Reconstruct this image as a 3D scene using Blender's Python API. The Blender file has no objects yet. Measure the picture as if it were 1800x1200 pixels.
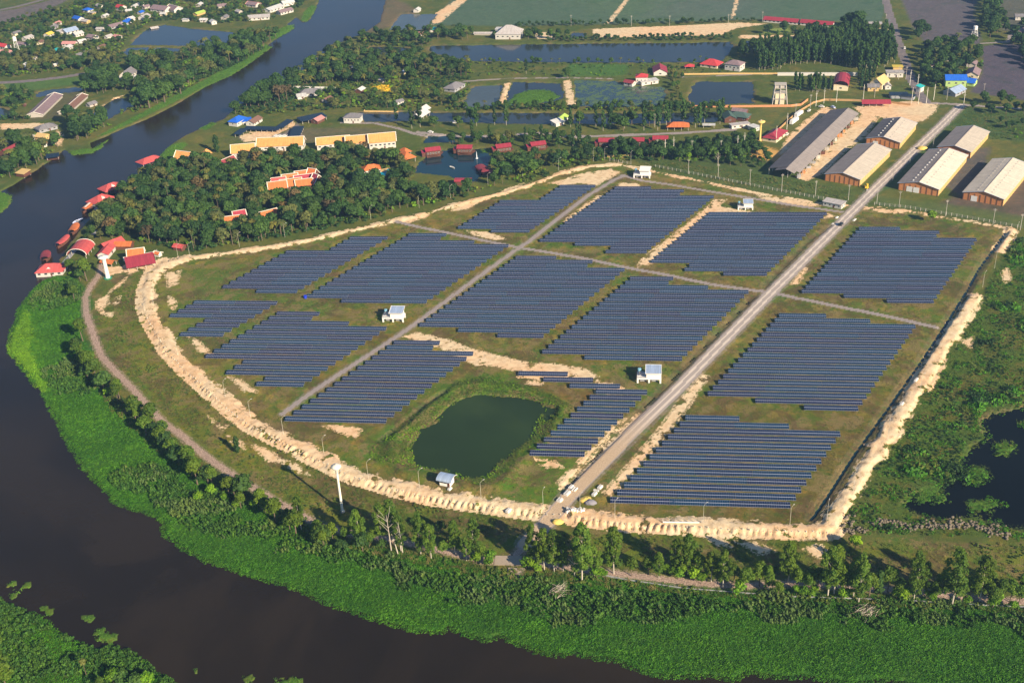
import bpy, math, random
import numpy as np
from mathutils import Vector, Matrix

random.seed(7)
rng = np.random.default_rng(11)
scene = bpy.context.scene
COL = scene.collection

# ------------------------------------------------------------------ camera
TH, RO, FPX, CH = 0.50298578, -0.05163184, 2080.0, 316.08
AL = -0.13587375                       # direction of the panel rows
cam = bpy.data.cameras.new("camera"); camo = bpy.data.objects.new("camera", cam); COL.objects.link(camo)
cam.sensor_width = 36.0; cam.lens = FPX / 1800.0 * 36.0
cam.clip_start = 1.0; cam.clip_end = 20000.0
_c, _s = math.cos(TH), math.sin(TH)
FW = np.array([0, _c, -_s]); R0 = np.array([1.0, 0, 0]); U0 = np.array([0, _s, _c])
RT = math.cos(RO) * R0 + math.sin(RO) * U0
UP = -math.sin(RO) * R0 + math.cos(RO) * U0
camo.matrix_world = Matrix(((RT[0], UP[0], -FW[0], 0), (RT[1], UP[1], -FW[1], 0), (RT[2], UP[2], -FW[2], CH), (0, 0, 0, 1)))
scene.camera = camo

# ------------------------------------------------------------------ sky, sun, exposure
SUN_EL = math.radians(27.0)
SUN_DIR = Vector((0.640 * math.cos(SUN_EL), -0.768 * math.cos(SUN_EL), math.sin(SUN_EL)))
world = bpy.data.worlds.new("World"); scene.world = world; world.use_nodes = True
wn = world.node_tree; wn.nodes.clear()
sky = wn.nodes.new("ShaderNodeTexSky"); sky.sky_type = 'NISHITA'; sky.sun_disc = False
sky.sun_elevation = SUN_EL
sky.sun_rotation = math.atan2(SUN_DIR.x, SUN_DIR.y)
sky.altitude = 50; sky.air_density = 1.0; sky.dust_density = 0.2; sky.ozone_density = 5.0
bg = wn.nodes.new("ShaderNodeBackground"); bg.inputs[1].default_value = 0.062
wo = wn.nodes.new("ShaderNodeOutputWorld")
wn.links.new(sky.outputs[0], bg.inputs[0]); wn.links.new(bg.outputs[0], wo.inputs[0])
sl = bpy.data.lights.new("sun", 'SUN'); sl.energy = 5.0; sl.angle = math.radians(0.5); sl.color = (1.0, 0.84, 0.62)
so = bpy.data.objects.new("sun", sl); COL.objects.link(so)
so.rotation_euler = SUN_DIR.to_track_quat('Z', 'Y').to_euler()
scene.view_settings.view_transform = 'Standard'
scene.view_settings.look = 'None'
scene.view_settings.exposure = 0.96
scene.view_settings.gamma = 1.0
scene.view_settings.use_curve_mapping = False
scene.render.engine = 'CYCLES'
scene.cycles.max_bounces = 5
scene.cycles.diffuse_bounces = 2
scene.cycles.glossy_bounces = 2
scene.cycles.transmission_bounces = 2
scene.cycles.volume_bounces = 0
scene.cycles.transparent_max_bounces = 6
scene.cycles.use_denoising = True

# ------------------------------------------------------------------ survey helpers (ground survey of the photo's points)
def G(x, y, z=0.0):
    d = FW + (x - 900) / FPX * RT - (y - 600) / FPX * UP
    k = (CH - z) / -d[2]
    return np.array([d[0] * k, d[1] * k])
def Gs(pts, z=0.0): return np.array([G(x, y, z) for x, y in pts])
def yaw_of(p, d):
    a = G(*p); b = G(p[0] + d[0], p[1] + d[1]); return math.atan2(b[1] - a[1], b[0] - a[0])

def sstep(a, b, x):
    t = np.clip((x - a) / (b - a), 0, 1); return t * t * (3 - 2 * t)
def _hash(i, j, s):
    h = (i.astype(np.int64) * 374761393 + j.astype(np.int64) * 668265263 + s * 974634777) & 0xffffffff
    h = ((h ^ (h >> 13)) * 1274126177) & 0xffffffff
    return ((h ^ (h >> 16)) & 0xffff) / 65535.0
def vnoise(x, y, sc, seed=0):
    x = x / sc; y = y / sc; i = np.floor(x); j = np.floor(y); u = x - i; v = y - j
    u = u * u * (3 - 2 * u); v = v * v * (3 - 2 * v); i = i.astype(np.int64); j = j.astype(np.int64)
    return (_hash(i, j, seed) * (1 - u) + _hash(i + 1, j, seed) * u) * (1 - v) + (_hash(i, j + 1, seed) * (1 - u) + _hash(i + 1, j + 1, seed) * u) * v
def fbm(x, y, sc, seed=0, o=4):
    a = 0; w = 0; k = 1.0
    for n in range(o):
        a = a + k * vnoise(x, y, sc, seed + n * 17); w += k; k *= .55; sc *= .5
    return a / w
def seg_dist(px, py, a, b):
    dx, dy = b - a; L = dx * dx + dy * dy + 1e-9
    t = np.clip(((px - a[0]) * dx + (py - a[1]) * dy) / L, 0, 1)
    return np.hypot(px - a[0] - t * dx, py - a[1] - t * dy)
def poly_sdf(px, py, P, far=25.0):
    out = np.full(px.shape, -far)
    m = (px > P[:, 0].min() - far) & (px < P[:, 0].max() + far) & (py > P[:, 1].min() - far) & (py < P[:, 1].max() + far)
    if not m.any(): return out
    x = px[m]; y = py[m]; d = np.full(x.shape, 1e9); ins = np.zeros(x.shape, bool)
    for k in range(len(P)):
        a = P[k]; b = P[(k + 1) % len(P)]
        lo = (min(a[0], b[0]) - far, max(a[0], b[0]) + far)
        q = seg_dist(x, y, a, b); np.minimum(d, q, out=d)
        if a[1] != b[1]:
            c = ((a[1] > y) != (b[1] > y)) & (x < (b[0] - a[0]) * (y - a[1]) / (b[1] - a[1]) + a[0]); ins ^= c
    out[m] = np.where(ins, d, -np.minimum(d, far)); return out
def line_sdf(px, py, P, hw, far=25.0):
    out = np.full(px.shape, -far)
    for k in range(len(P) - 1):
        a, b = P[k], P[k + 1]
        w = hw if np.isscalar(hw) else max(hw[k], hw[k + 1])
        m = (px > min(a[0], b[0]) - far) & (px < max(a[0], b[0]) + far) & (py > min(a[1], b[1]) - far) & (py < max(a[1], b[1]) + far)
        if not m.any(): continue
        if np.isscalar(hw): ww = hw
        else: ww = .5 * (hw[k] + hw[k + 1])
        out[m] = np.maximum(out[m], ww - seg_dist(px[m], py[m], a, b))
    return out
def inside(pt, P):
    return poly_sdf(np.array([pt[0]]), np.array([pt[1]]), P)[0] > 0

# ------------------------------------------------------------------ survey data: shores, roads, banks (photo points on the ground)
RIVER = [(700,-60),(678,0),(668,38),(640,58),(612,68),(590,78),(570,92),(552,112),(520,132),(490,145),(470,156),(440,172),(412,190),(395,208),(372,217),(350,226),(330,235),(310,246),(290,262),(282,276),
 (262,290),(240,306),(222,322),(208,336),(190,352),(172,368),(158,385),(142,402),(128,420),(112,440),(104,462),(100,480),(90,487),(75,496),(58,511),(45,524),(40,538),(35,552),(28,570),(22,585),(18,603),(25,620),(36,636),(50,650),
 (60,665),(75,680),(86,700),(95,720),(108,740),(115,760),(130,788),(143,802),(150,820),(175,845),(200,870),(212,881),(250,893),(285,905),(293,915),(293,937),(312,948),(332,965),(365,978),(400,992),(425,1003),(470,1013),
 (510,1023),(545,1040),(590,1058),(640,1075),(690,1092),(735,1103),(775,1104),(790,1094),(812,1105),(855,1118),(880,1112),(920,1128),(950,1140),(985,1146),(1010,1140),(1045,1150),(1080,1152),(1110,1165),(1150,1178),(1200,1181),
 (1230,1182),(1245,1178),(1290,1187),(1302,1175),(1320,1172),(1345,1180),(1380,1183),(1410,1179),(1450,1187),(1500,1195),(1540,1189),(1580,1193),(1620,1197),(1700,1203),(1900,1215),(1900,1500),(340,1500),(312,1220),
 (295,1197),(270,1185),(250,1165),(225,1150),(190,1143),(165,1146),(150,1140),(120,1127),(100,1115),(75,1092),(60,1082),(30,1075),(10,1068),(0,1060),(-300,950),(-700,760),(-500,500),(-120,390),(0,372),(14,360),(20,345),(0,336),(20,325),(45,310),(60,300),
 (82,285),(100,275),(112,262),(125,268),(140,268),(160,266),(158,250),(180,241),(215,226),(230,220),(265,205),(296,190),(318,178),(350,158),(395,131),(430,112),(462,88),(474,76),(500,58),(512,50),(505,42),(520,30),(532,38),(545,34),(556,12),(560,0),(590,-60)]
PONDS = {
 'left_pond': [(228,78),(243,62),(262,48),(290,43),(330,49),(370,53),(412,56),(405,66),(395,80),(340,80),(290,79)],
 'left_pond_b': [(222,83),(280,83),(322,85),(302,95),(265,103),(225,100),(218,92)],
 'bank_pool': [(155,209),(168,196),(185,183),(205,172),(225,172),(242,176),(235,186),(215,196),(190,208),(165,213)],
 'slim_pool': [(65,162),(90,157),(130,153),(147,155),(140,160),(112,163),(65,170)],
 'edge_pool': [(-30,185),(18,192),(15,205),(-30,207)],
 'lake': [(728,303),(738,285),(758,270),(780,264),(852,260),(866,280),(858,290),(850,303),(836,318),(815,318),(790,309),(760,305)],
 'lake_b': [(745,250),(752,238),(792,238),(805,249)],
 'canal_a': [(628,197),(722,195),(724,212),(640,214)],
 'canal_b': [(752,197),(982,198),(985,217),(900,217),(755,212)],
 'canal_c': [(1010,198),(1160,198),(1258,196),(1262,214),(1040,217),(1010,216)],
 'long_pond': [(760,80),(900,78),(1050,76),(1200,75),(1283,73),(1288,80),(1280,95),(1265,108),(1150,109),(1000,109),(900,108),(830,106),(790,100),(762,92),(752,86)],
 'slim_pond': [(650,82),(700,82),(728,86),(720,96),(655,95)],
 'north_pond': [(1308,71),(1405,71),(1402,83),(1370,88),(1310,86)],
 'grey_pond': [(832,152),(884,148),(878,165),(872,186),(815,188),(812,183)],
 'blue_pond': [(902,143),(985,147),(990,160),(988,172),(965,180),(890,184),(893,160)],
 'algae_pond': [(1012,140),(1080,142),(1100,150),(1165,152),(1172,165),(1165,182),(1120,186),(1050,186),(1018,186),(1010,160)],
 'square_pond': [(1222,143),(1322,143),(1327,150),(1323,165),(1323,181),(1215,184),(1211,165)],
 'field_pond': [(683,52),(705,25),(770,24),(757,38),(740,52)],
 'mini_pond': [(997,65),(1005,57),(1030,58),(1026,66)],
 'farm_pond': [(723,800),(722,783),(740,752),(765,740),(800,705),(820,695),(845,690),(880,697),(925,700),(945,705),(957,720),(942,745),(936,770),(905,790),(880,812),(855,837),(830,840),(770,822),(735,813)],
 'farm_pond_b': [(958,714),(976,718),(972,734),(953,742)],
 'swamp': [(1735,728),(1800,712),(1860,700),(1860,905),(1800,925),(1775,925),(1750,912),(1700,905),(1665,912),(1630,905),(1585,890),(1600,870),(1640,858),(1668,845),(1690,820),(1700,790),(1735,770),(1728,745)],
}
CANAL = [(1426,911),(1440,893),(1463,858),(1500,800),(1560,718),(1620,633),(1660,573),(1700,510),(1720,473),(1767,408)]
DITCH1 = [(990,862),(1010,840),(1047,800),(1195,652),(1303,542),(1328,517)]
DITCH2 = [(1342,504),(1420,423),(1466,393)]
DITCH3 = [(671,772),(710,745),(745,713),(782,688)]
MAIN = [(925,955),(960,920),(1000,872),(1040,832),(1100,772),(1180,695),(1260,612),(1345,525),(1400,470),(1480,390),(1540,330),(1600,272),(1650,225),(1690,185)]
SECOND = [(497,727),(540,695),(600,655),(700,590),(740,562),(800,517),(860,473),(912,436),(930,424),(960,401),(1000,370),(1040,340),(1080,316),(1098,309)]
CROSS1 = [(697,390),(740,400),(800,412),(860,425),(915,436),(960,443),(1030,455),(1100,470),(1180,485),(1250,500),(1320,510),(1350,513)]
CROSS2 = [(1355,514),(1400,524),(1450,534),(1540,552),(1645,575)]
TOPRD = [(1092,308),(1130,318),(1180,325),(1250,337),(1310,347),(1400,362),(1482,373)]
RPATH = [(180,462),(174,485),(160,502),(150,522),(150,545),(158,570),(168,600),(178,625),(195,645),(215,665),(235,685),(260,715),(290,745),(320,765),(335,780),(370,808),(420,842),(480,878),(520,900),(560,922),(620,938),(700,950),(780,968),(850,985),(900,985),(925,955)]
RPATH2 = [(880,985),(950,988),(1000,997),(1100,1010),(1200,1022),(1300,1030),(1400,1025),(1480,1030),(1560,1035),(1700,1050),(1860,1062)]
HIWAY = [(-60,146),(0,146),(60,142),(110,136),(165,127)]
HIWAY2 = [(-30,24),(30,12),(75,0),(130,-12)]
NROAD = [(1553,-20),(1562,20),(1572,50),(1582,85),(1592,110),(1602,140),(1618,168),(1628,180)]
NROAD2 = [(1628,181),(1690,184),(1740,188),(1860,196)]
NROAD3 = [(1860,78),(1800,74),(1776,62),(1772,74),(1724,77)]
MIDRD = [(735,233),(800,240),(860,240),(950,234),(1000,241),(1100,238),(1200,234),(1290,228)]
RESRD = [(600,216),(660,217),(700,226),(730,236),(752,240)]
FARMRD = [(790,146),(820,143),(900,138),(1000,137),(1075,139)]
EASTRD = [(1200,136),(1290,132),(1370,130),(1395,128)]
DIKE_N = [(1088,289),(1040,292),(990,304),(930,326),(880,341),(800,361),(720,383),(640,401),(560,419),(500,431),(430,441),(370,449),(325,456)]
DIKE_W = [(325,456),(292,465),(272,480),(262,500),(258,530),(268,560),(285,590),(302,617),(332,648),(370,682),(410,717),(450,747),(500,772),(560,803),(620,833),(700,857),(760,871),(840,883),(900,892),(960,899),(990,897)]
DIKE_S = [(1015,907),(1100,917),(1200,922),(1300,927),(1400,930),(1452,930)]
DIKE_E = [(1455,926),(1480,885),(1530,808),(1595,712),(1640,640),(1680,575),(1715,522)]
DIKE_E2 = [(1755,440),(1772,418),(1778,405)]
DIKE_T1 = [(1095,291),(1160,304),(1250,323),(1350,343),(1430,357),(1490,363)]
DIKE_T2 = [(1530,363),(1600,373),(1700,388),(1778,402)]
SAND = [
 [(708,592),(735,584),(790,597),(830,613),(880,625),(930,638),(925,650),(900,652),(870,643),(835,642),(800,625),(760,606)],
 [(935,637),(985,640),(1030,648),(1052,661),(1040,664),(1000,664),(955,668),(908,663),(918,648)],
 [(1050,668),(1090,677),(1103,690),(1085,692),(1045,690)], [(930,668),(955,672),(950,678),(925,676)],
 [(565,747),(600,748),(637,752),(628,768),(612,766),(590,758)],
 [(1258,350),(1278,350),(1262,362),(1325,373),(1300,377),(1248,377),(1215,412),(1180,442),(1150,462),(1120,470),(1128,455),(1160,430),(1205,395),(1240,366)],
 [(962,322),(985,317),(1020,305),(1075,297),(1092,303),(1050,326),(1020,322),(990,326)], [(1090,322),(1120,322),(1128,330),(1082,332)],
 [(1005,388),(1040,360),(1062,345),(1052,343),(1020,365),(990,390)],
 [(1235,655),(1247,662),(1205,722),(1155,782),(1105,842),(1072,872),(1060,866),(1100,820),(1160,750),(1200,695)],
 [(1140,710),(1160,702),(1110,760),(1062,815),(1030,842),(1018,838),(1055,795),(1100,745)], [(1085,740),(1100,735),(1050,790),(1020,822),(1000,850),(985,858),(978,850),(1010,815)],
 [(170,527),(190,518),(190,535),(178,545),(190,550),(200,548),(196,558),(180,552),(168,540)], [(200,525),(212,520),(205,538),(200,532)], [(195,508),(225,485),(215,500),(190,516)],
 [(250,462),(290,452),(320,458),(300,472),(270,485),(255,478)],
 [(1240,944),(1270,946),(1285,960),(1262,958)], [(1290,950),(1330,953),(1365,968),(1335,975),(1315,962)], [(1412,965),(1440,955),(1480,975),(1440,980)],
 [(365,730),(385,745),(400,747),(392,755),(378,745)], [(400,765),(425,775),(430,790),(410,780)], [(440,780),(475,790),(500,815),(470,810)], [(480,800),(520,815),(545,835),(515,828)],
 [(1515,362),(1560,368),(1590,376),(1555,374),(1520,370)],
 [(1500,188),(1540,182),(1600,178),(1652,181),(1645,196),(1625,212),(1600,218),(1545,206),(1522,240),(1490,262),(1452,302),(1418,318),(1398,312),(1440,275),(1475,240),(1515,202)],
 [(1448,188),(1470,190),(1420,235),(1385,270),(1368,272),(1385,240),(1415,212)],
 [(1040,51),(1200,45),(1300,40),(1352,42),(1295,50),(1265,63),(1200,63),(1100,66),(1045,66)], [(940,57),(976,57),(978,69),(943,69)], [(1300,62),(1405,62),(1412,68),(1300,68)],
 [(500,212),(514,212),(520,220),(470,245),(430,250),(420,240),(440,232),(500,228)],
 [(1300,40),(1350,40)], [(1515,48),(1562,50),(1560,58),(1518,56)],
 [(1175,338),(1190,345),(1160,346)], [(1340,345),(1400,355),(1370,352)], [(235,455),(262,470),(225,482),(212,470)],
 [(180,470),(230,466),(262,462),(240,478),(200,482),(186,492)],
 [(765,24),(812,-6),(828,-6),(775,40),(758,44)], [(1066,40),(1105,-8),(1112,-8),(1075,40),(1062,43)], [(1285,32),(1294,-10),(1301,-10),(1292,28),(1285,34)],
 [(990,143),(1002,140),(1012,186),(998,186)], [(888,146),(897,146),(888,182),(876,182)],
 [(0,218),(70,216),(95,222),(60,226),(0,228)], [(100,228),(112,236),(108,258),(92,252)], [(150,225),(200,172),(222,166),(180,185),(165,205)],
]
SAND = [s for s in SAND if len(s) > 2]
SHEDS = [  # eave-height corners: front-left, front-right, back-right, back-left
 [(1580,322.3),(1649.3,332.7),(1705,274),(1630,261)],
 [(1450,306),(1511.7,316),(1570,263.3),(1504,253.3)],
 [(1521,242.7),(1583.3,251.7),(1613.3,216.7),(1552.3,208.3)],
 [(1646,259.3),(1708.3,266.7),(1741.7,231.7),(1680,222.7)],
 [(1692.7,339.3),(1764.3,349.3),(1816.7,293.3),(1743.3,276)],
]
# ------------------------------------------------------------------ node helpers and materials
class NT:
    def __init__(s, mat): s.t = mat.node_tree; s.n = s.t.nodes; s.l = s.t.links
    def new(s, typ, **kw):
        n = s.n.new(typ)
        for k, v in kw.items(): setattr(n, k, v)
        return n
    def put(s, sock, v):
        if isinstance(v, bpy.types.NodeSocket): s.l.new(v, sock)
        else: sock.default_value = v
    def math(s, op, a, b=0.0, c=0.0, clamp=False):
        n = s.new("ShaderNodeMath", operation=op, use_clamp=clamp)
        s.put(n.inputs[0], a); s.put(n.inputs[1], b); s.put(n.inputs[2], c); return n.outputs[0]
    def mix(s, f, a, b, mode='MIX'):
        n = s.new("ShaderNodeMix", data_type='RGBA', blend_type=mode)
        s.put(n.inputs[0], f)
        s.put(n.inputs[6], a if isinstance(a, bpy.types.NodeSocket) else (*a, 1)); s.put(n.inputs[7], b if isinstance(b, bpy.types.NodeSocket) else (*b, 1)); return n.outputs[2]
    def noise(s, vec, scale, detail=4, rough=.55, dist=0.0):
        n = s.new("ShaderNodeTexNoise"); s.put(n.inputs["Vector"], vec)
        n.inputs["Scale"].default_value = scale; n.inputs["Detail"].default_value = detail; n.inputs["Roughness"].default_value = rough; n.inputs["Distortion"].default_value = dist
        return n.outputs[0]
    def smooth(s, x, lo, hi):
        n = s.new("ShaderNodeMapRange", interpolation_type='SMOOTHSTEP'); s.put(n.inputs[0], x)
        n.inputs[1].default_value = lo; n.inputs[2].default_value = hi; return n.outputs[0]
    def attr(s, name):
        n = s.new("ShaderNodeAttribute"); n.attribute_name = name; return n
def newmat(name):
    m = bpy.data.materials.new(name); m.use_nodes = True; m.node_tree.nodes.clear(); return m, NT(m)
def finish(k, col, rough=.9, spec=.2, bump=None, bstr=.3, bdist=.1, metal=0.0, trans=None):
    b = k.new("ShaderNodeBsdfPrincipled"); o = k.new("ShaderNodeOutputMaterial")
    k.put(b.inputs["Base Color"], col if isinstance(col, bpy.types.NodeSocket) else (*col, 1)); k.put(b.inputs["Roughness"], rough)
    b.inputs["Specular IOR Level"].default_value = spec; b.inputs["Metallic"].default_value = metal
    if bump is not None:
        q = k.new("ShaderNodeBump"); q.inputs["Strength"].default_value = bstr; q.inputs["Distance"].default_value = bdist
        k.put(q.inputs["Height"], bump); k.l.new(q.outputs[0], b.inputs["Normal"])
    k.l.new(b.outputs[0], o.inputs[0]); return b

_mats = {}
def M(name, col=None, rough=.8, var=.18, scale=.6, spec=.25, metal=0.0, stripes=None, bstr=.25, dirt=None):
    """plain worn surface: colour, slow and fast noise, optional ribs (stripes = period in metres along local x)"""
    if name in _mats: return _mats[name]
    m, k = newmat(name)
    tc = k.new("ShaderNodeTexCoord").outputs["Object"]
    n1 = k.noise(tc, scale, 5); n2 = k.noise(tc, scale * 7, 3)
    f = k.math('MULTIPLY_ADD', k.math('ADD', k.math('MULTIPLY', n1, .65), k.math('MULTIPLY', n2, .35)), 2 * var, 1 - var)
    oi = k.new("ShaderNodeObjectInfo").outputs["Random"]
    f = k.math('MULTIPLY', f, k.math('MULTIPLY_ADD', oi, .12, .94))
    c = k.mix(1.0, col, k.mix(0.0, (1, 1, 1), (1, 1, 1)), 'MULTIPLY')
    cb = k.new("ShaderNodeCombineColor"); [k.put(cb.inputs[i], f) for i in range(3)]
    c = k.mix(1.0, c, cb.outputs[0], 'MULTIPLY')
    if stripes:
        mp = k.new("ShaderNodeMapping"); mp.inputs["Scale"].default_value = (1.6, .10, .10); k.put(mp.inputs[0], tc); sv = k.noise(mp.outputs[0], 1.0, 4, .7)
        f2 = k.math('MULTIPLY_ADD', sv, 1.1, .45); mp2 = k.new("ShaderNodeMapping"); mp2.inputs["Scale"].default_value = (.12, 1.2, .1); k.put(mp2.inputs[0], tc); f2 = k.math('MULTIPLY', f2, k.math('MULTIPLY_ADD', k.noise(mp2.outputs[0], 1.0, 3), .35, .83))
        c2 = k.new("ShaderNodeCombineColor"); [k.put(c2.inputs[i], f2) for i in range(3)]; c = k.mix(1.0, c, c2.outputs[0], 'MULTIPLY')
    if dirt: c = k.mix(k.smooth(k.noise(tc, scale * 1.7, 6, .65), .48, .68), c, dirt)
    h = n2
    if stripes:
        sx = k.new("ShaderNodeSeparateXYZ"); k.put(sx.inputs[0], tc)
        w = k.math('SINE', k.math('MULTIPLY', sx.outputs[0], 2 * math.pi / stripes)); h = k.math('ADD', w, n2)
    finish(k, c, rough, spec, h, bstr, .05, metal); _mats[name] = m; return m

def leafmat(name, c1, c2, hueshift=.25, transl=.25):
    if name in _mats: return _mats[name]
    m, k = newmat(name)
    g = k.new("ShaderNodeNewGeometry"); oi = k.new("ShaderNodeObjectInfo").outputs["Random"]
    n = k.noise(g.outputs["Position"], .55, 3)
    c = k.mix(k.smooth(n, .35, .65), c1, c2)
    c = k.mix(k.math('MULTIPLY', k.smooth(oi, .45, 1.0), min(1.0, hueshift * 3.2)), c, (c2[0] * 1.35, c2[1] * 1.25, c2[2] * .8))
    c = k.mix(k.math('MULTIPLY', k.smooth(k.noise(g.outputs["Position"], .028, 6, .65, .6), .48, .62), .6), c, k.mix(1.0, c, (1.38, 1.2, .85), 'MULTIPLY'))
    v = k.math('MULTIPLY_ADD', k.noise(g.outputs["Position"], .05, 4), .9, .55)
    v = k.math('MULTIPLY', v, k.math('MULTIPLY_ADD', k.math('FRACT', k.math('MULTIPLY', oi, 7.31)), min(.9, hueshift * 2.6), 1.0 - min(.45, hueshift * 1.3)))
    cb = k.new("ShaderNodeCombineColor"); [k.put(cb.inputs[i], v) for i in range(3)]
    c = k.mix(1.0, c, cb.outputs[0], 'MULTIPLY')
    d = k.new("ShaderNodeBsdfPrincipled"); k.put(d.inputs["Base Color"], c); d.inputs["Roughness"].default_value = .65; d.inputs["Specular IOR Level"].default_value = .25
    t = k.new("ShaderNodeBsdfTranslucent"); k.put(t.inputs[0], k.mix(1.0, c, (1.5, 1.5, .6), 'MULTIPLY'))
    x = k.new("ShaderNodeMixShader"); x.inputs[0].default_value = transl; k.l.new(d.outputs[0], x.inputs[1]); k.l.new(t.outputs[0], x.inputs[2])
    o = k.new("ShaderNodeOutputMaterial"); k.l.new(x.outputs[0], o.inputs[0]); _mats[name] = m; return m

def watermat(name, col, rough=.12, wave=.02, silt=None, spec=.5):
    m, k = newmat(name); g = k.new("ShaderNodeNewGeometry").outputs["Position"]
    n = k.math('ADD', k.noise(g, .25, 4, .6), k.math('MULTIPLY', k.noise(g, 1.3, 3), .4))
    c = k.mix(k.smooth(k.noise(g, .015, 3), .35, .65), col, tuple(v * .75 for v in col))
    if silt: c = k.mix(k.smooth(k.noise(g, .006, 5, .6, 1.5), .45, .62), c, silt)
    b = finish(k, c, rough, spec, n, 1.0, wave); b.inputs["IOR"].default_value = 1.33
    rr = k.math('MULTIPLY_ADD', k.noise(g, .02, 4), .16, rough - .05); k.put(b.inputs["Roughness"], rr); return m

# ------------------------------------------------------------------ mesh helpers
def link(o, parent=None):
    COL.objects.link(o)
    if parent is not None: o.parent = parent
    return o
def tag(o, label=None, cat=None, group=None, kind=None):
    if label: o["label"] = label
    if cat: o["category"] = cat
    if group: o["group"] = group
    if kind: o["kind"] = kind
    return o
def empty(name, loc=(0, 0, 0), rz=0.0):
    o = bpy.data.objects.new(name, None); o.location = loc; o.rotation_euler = (0, 0, rz); o.empty_display_size = .5; COL.objects.link(o); return o
class MB:
    def __init__(s): s.v = []; s.f = []; s.m = []; s.ms = []
    def mi(s, mat):
        if mat not in s.ms: s.ms.append(mat)
        return s.ms.index(mat)
    def poly(s, pts, mat=None, faces=None):
        b = len(s.v); s.v += [tuple(map(float, p)) for p in pts]
        fs = faces or [tuple(range(len(pts)))]; i = s.mi(mat)
        for f in fs: s.f.append(tuple(b + q for q in f)); s.m.append(i)
    def box(s, c, d, mat=None, rz=0.0, top=1.0):
        x, y, z = d[0] / 2, d[1] / 2, d[2] / 2; cs, sn = math.cos(rz), math.sin(rz); P = []
        for dz, k in ((-z, 1), (z, top)):
            for dx, dy in ((-x, -y), (x, -y), (x, y), (-x, y)):
                dx *= k; dy *= k; P.append((c[0] + dx * cs - dy * sn, c[1] + dx * sn + dy * cs, c[2] + dz))
        s.poly(P, mat, [(0, 3, 2, 1), (4, 5, 6, 7), (0, 1, 5, 4), (1, 2, 6, 5), (2, 3, 7, 6), (3, 0, 4, 7)])
    def slab(s, a, b, c, d, t, mat=None):
        """quad with thickness t, grown downwards along its normal"""
        P = [Vector(q) for q in (a, b, c, d)]; n = (P[1] - P[0]).cross(P[3] - P[0]).normalized() * t
        s.poly([*P, *[p - n for p in P]], mat, [(0, 1, 2, 3), (7, 6, 5, 4), (1, 0, 4, 5), (2, 1, 5, 6), (3, 2, 6, 7), (0, 3, 7, 4)])
    def tube(s, pts, rad, mat=None, n=6, cap=True):
        pts = [Vector(p) for p in pts]; rad = [rad] * len(pts) if np.isscalar(rad) else rad; P = []
        for i, p in enumerate(pts):
            d = (pts[min(i + 1, len(pts) - 1)] - pts[max(i - 1, 0)]).normalized()
            u = d.cross(Vector((0, 0, 1)) if abs(d.z) < .9 else Vector((1, 0, 0))).normalized(); w = d.cross(u)
            P += [p + (u * math.cos(a) + w * math.sin(a)) * rad[i] for a in [2 * math.pi * k / n for k in range(n)]]
        F = [(i * n + k, i * n + (k + 1) % n, (i + 1) * n + (k + 1) % n, (i + 1) * n + k) for i in range(len(pts) - 1) for k in range(n)]
        if cap: F += [tuple(range(n))[::-1], tuple((len(pts) - 1) * n + k for k in range(n))]
        s.poly(P, mat, F)
    def lathe(s, prof, mat=None, n=16, c=(0, 0)):
        P = [(c[0] + r * math.cos(2 * math.pi * k / n), c[1] + r * math.sin(2 * math.pi * k / n), z) for r, z in prof for k in range(n)]
        F = [(i * n + k, i * n + (k + 1) % n, (i + 1) * n + (k + 1) % n, (i + 1) * n + k) for i in range(len(prof) - 1) for k in range(n)]
        s.poly(P, mat, F)
    def mesh(s, name, smooth=False):
        me = bpy.data.meshes.new(name); me.from_pydata(s.v, [], s.f)
        for m in s.ms:
            if m is not None: me.materials.append(m)
        if len(s.ms) > 1: me.polygons.foreach_set("material_index", s.m)
        if smooth: me.polygons.foreach_set("use_smooth", [True] * len(me.polygons))
        me.update(); return me
    def build(s, name, parent=None, smooth=False):
        return link(bpy.data.objects.new(name, s.mesh(name, smooth)), parent)
def inst(me, name, parent=None, loc=None, rz=None, sc=None):
    o = bpy.data.objects.new(name, me)
    if loc is not None: o.location = loc
    if rz is not None: o.rotation_euler = (0, 0, rz)
    if sc is not None: o.scale = sc if not np.isscalar(sc) else (sc, sc, sc)
    return link(o, parent)

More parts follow.
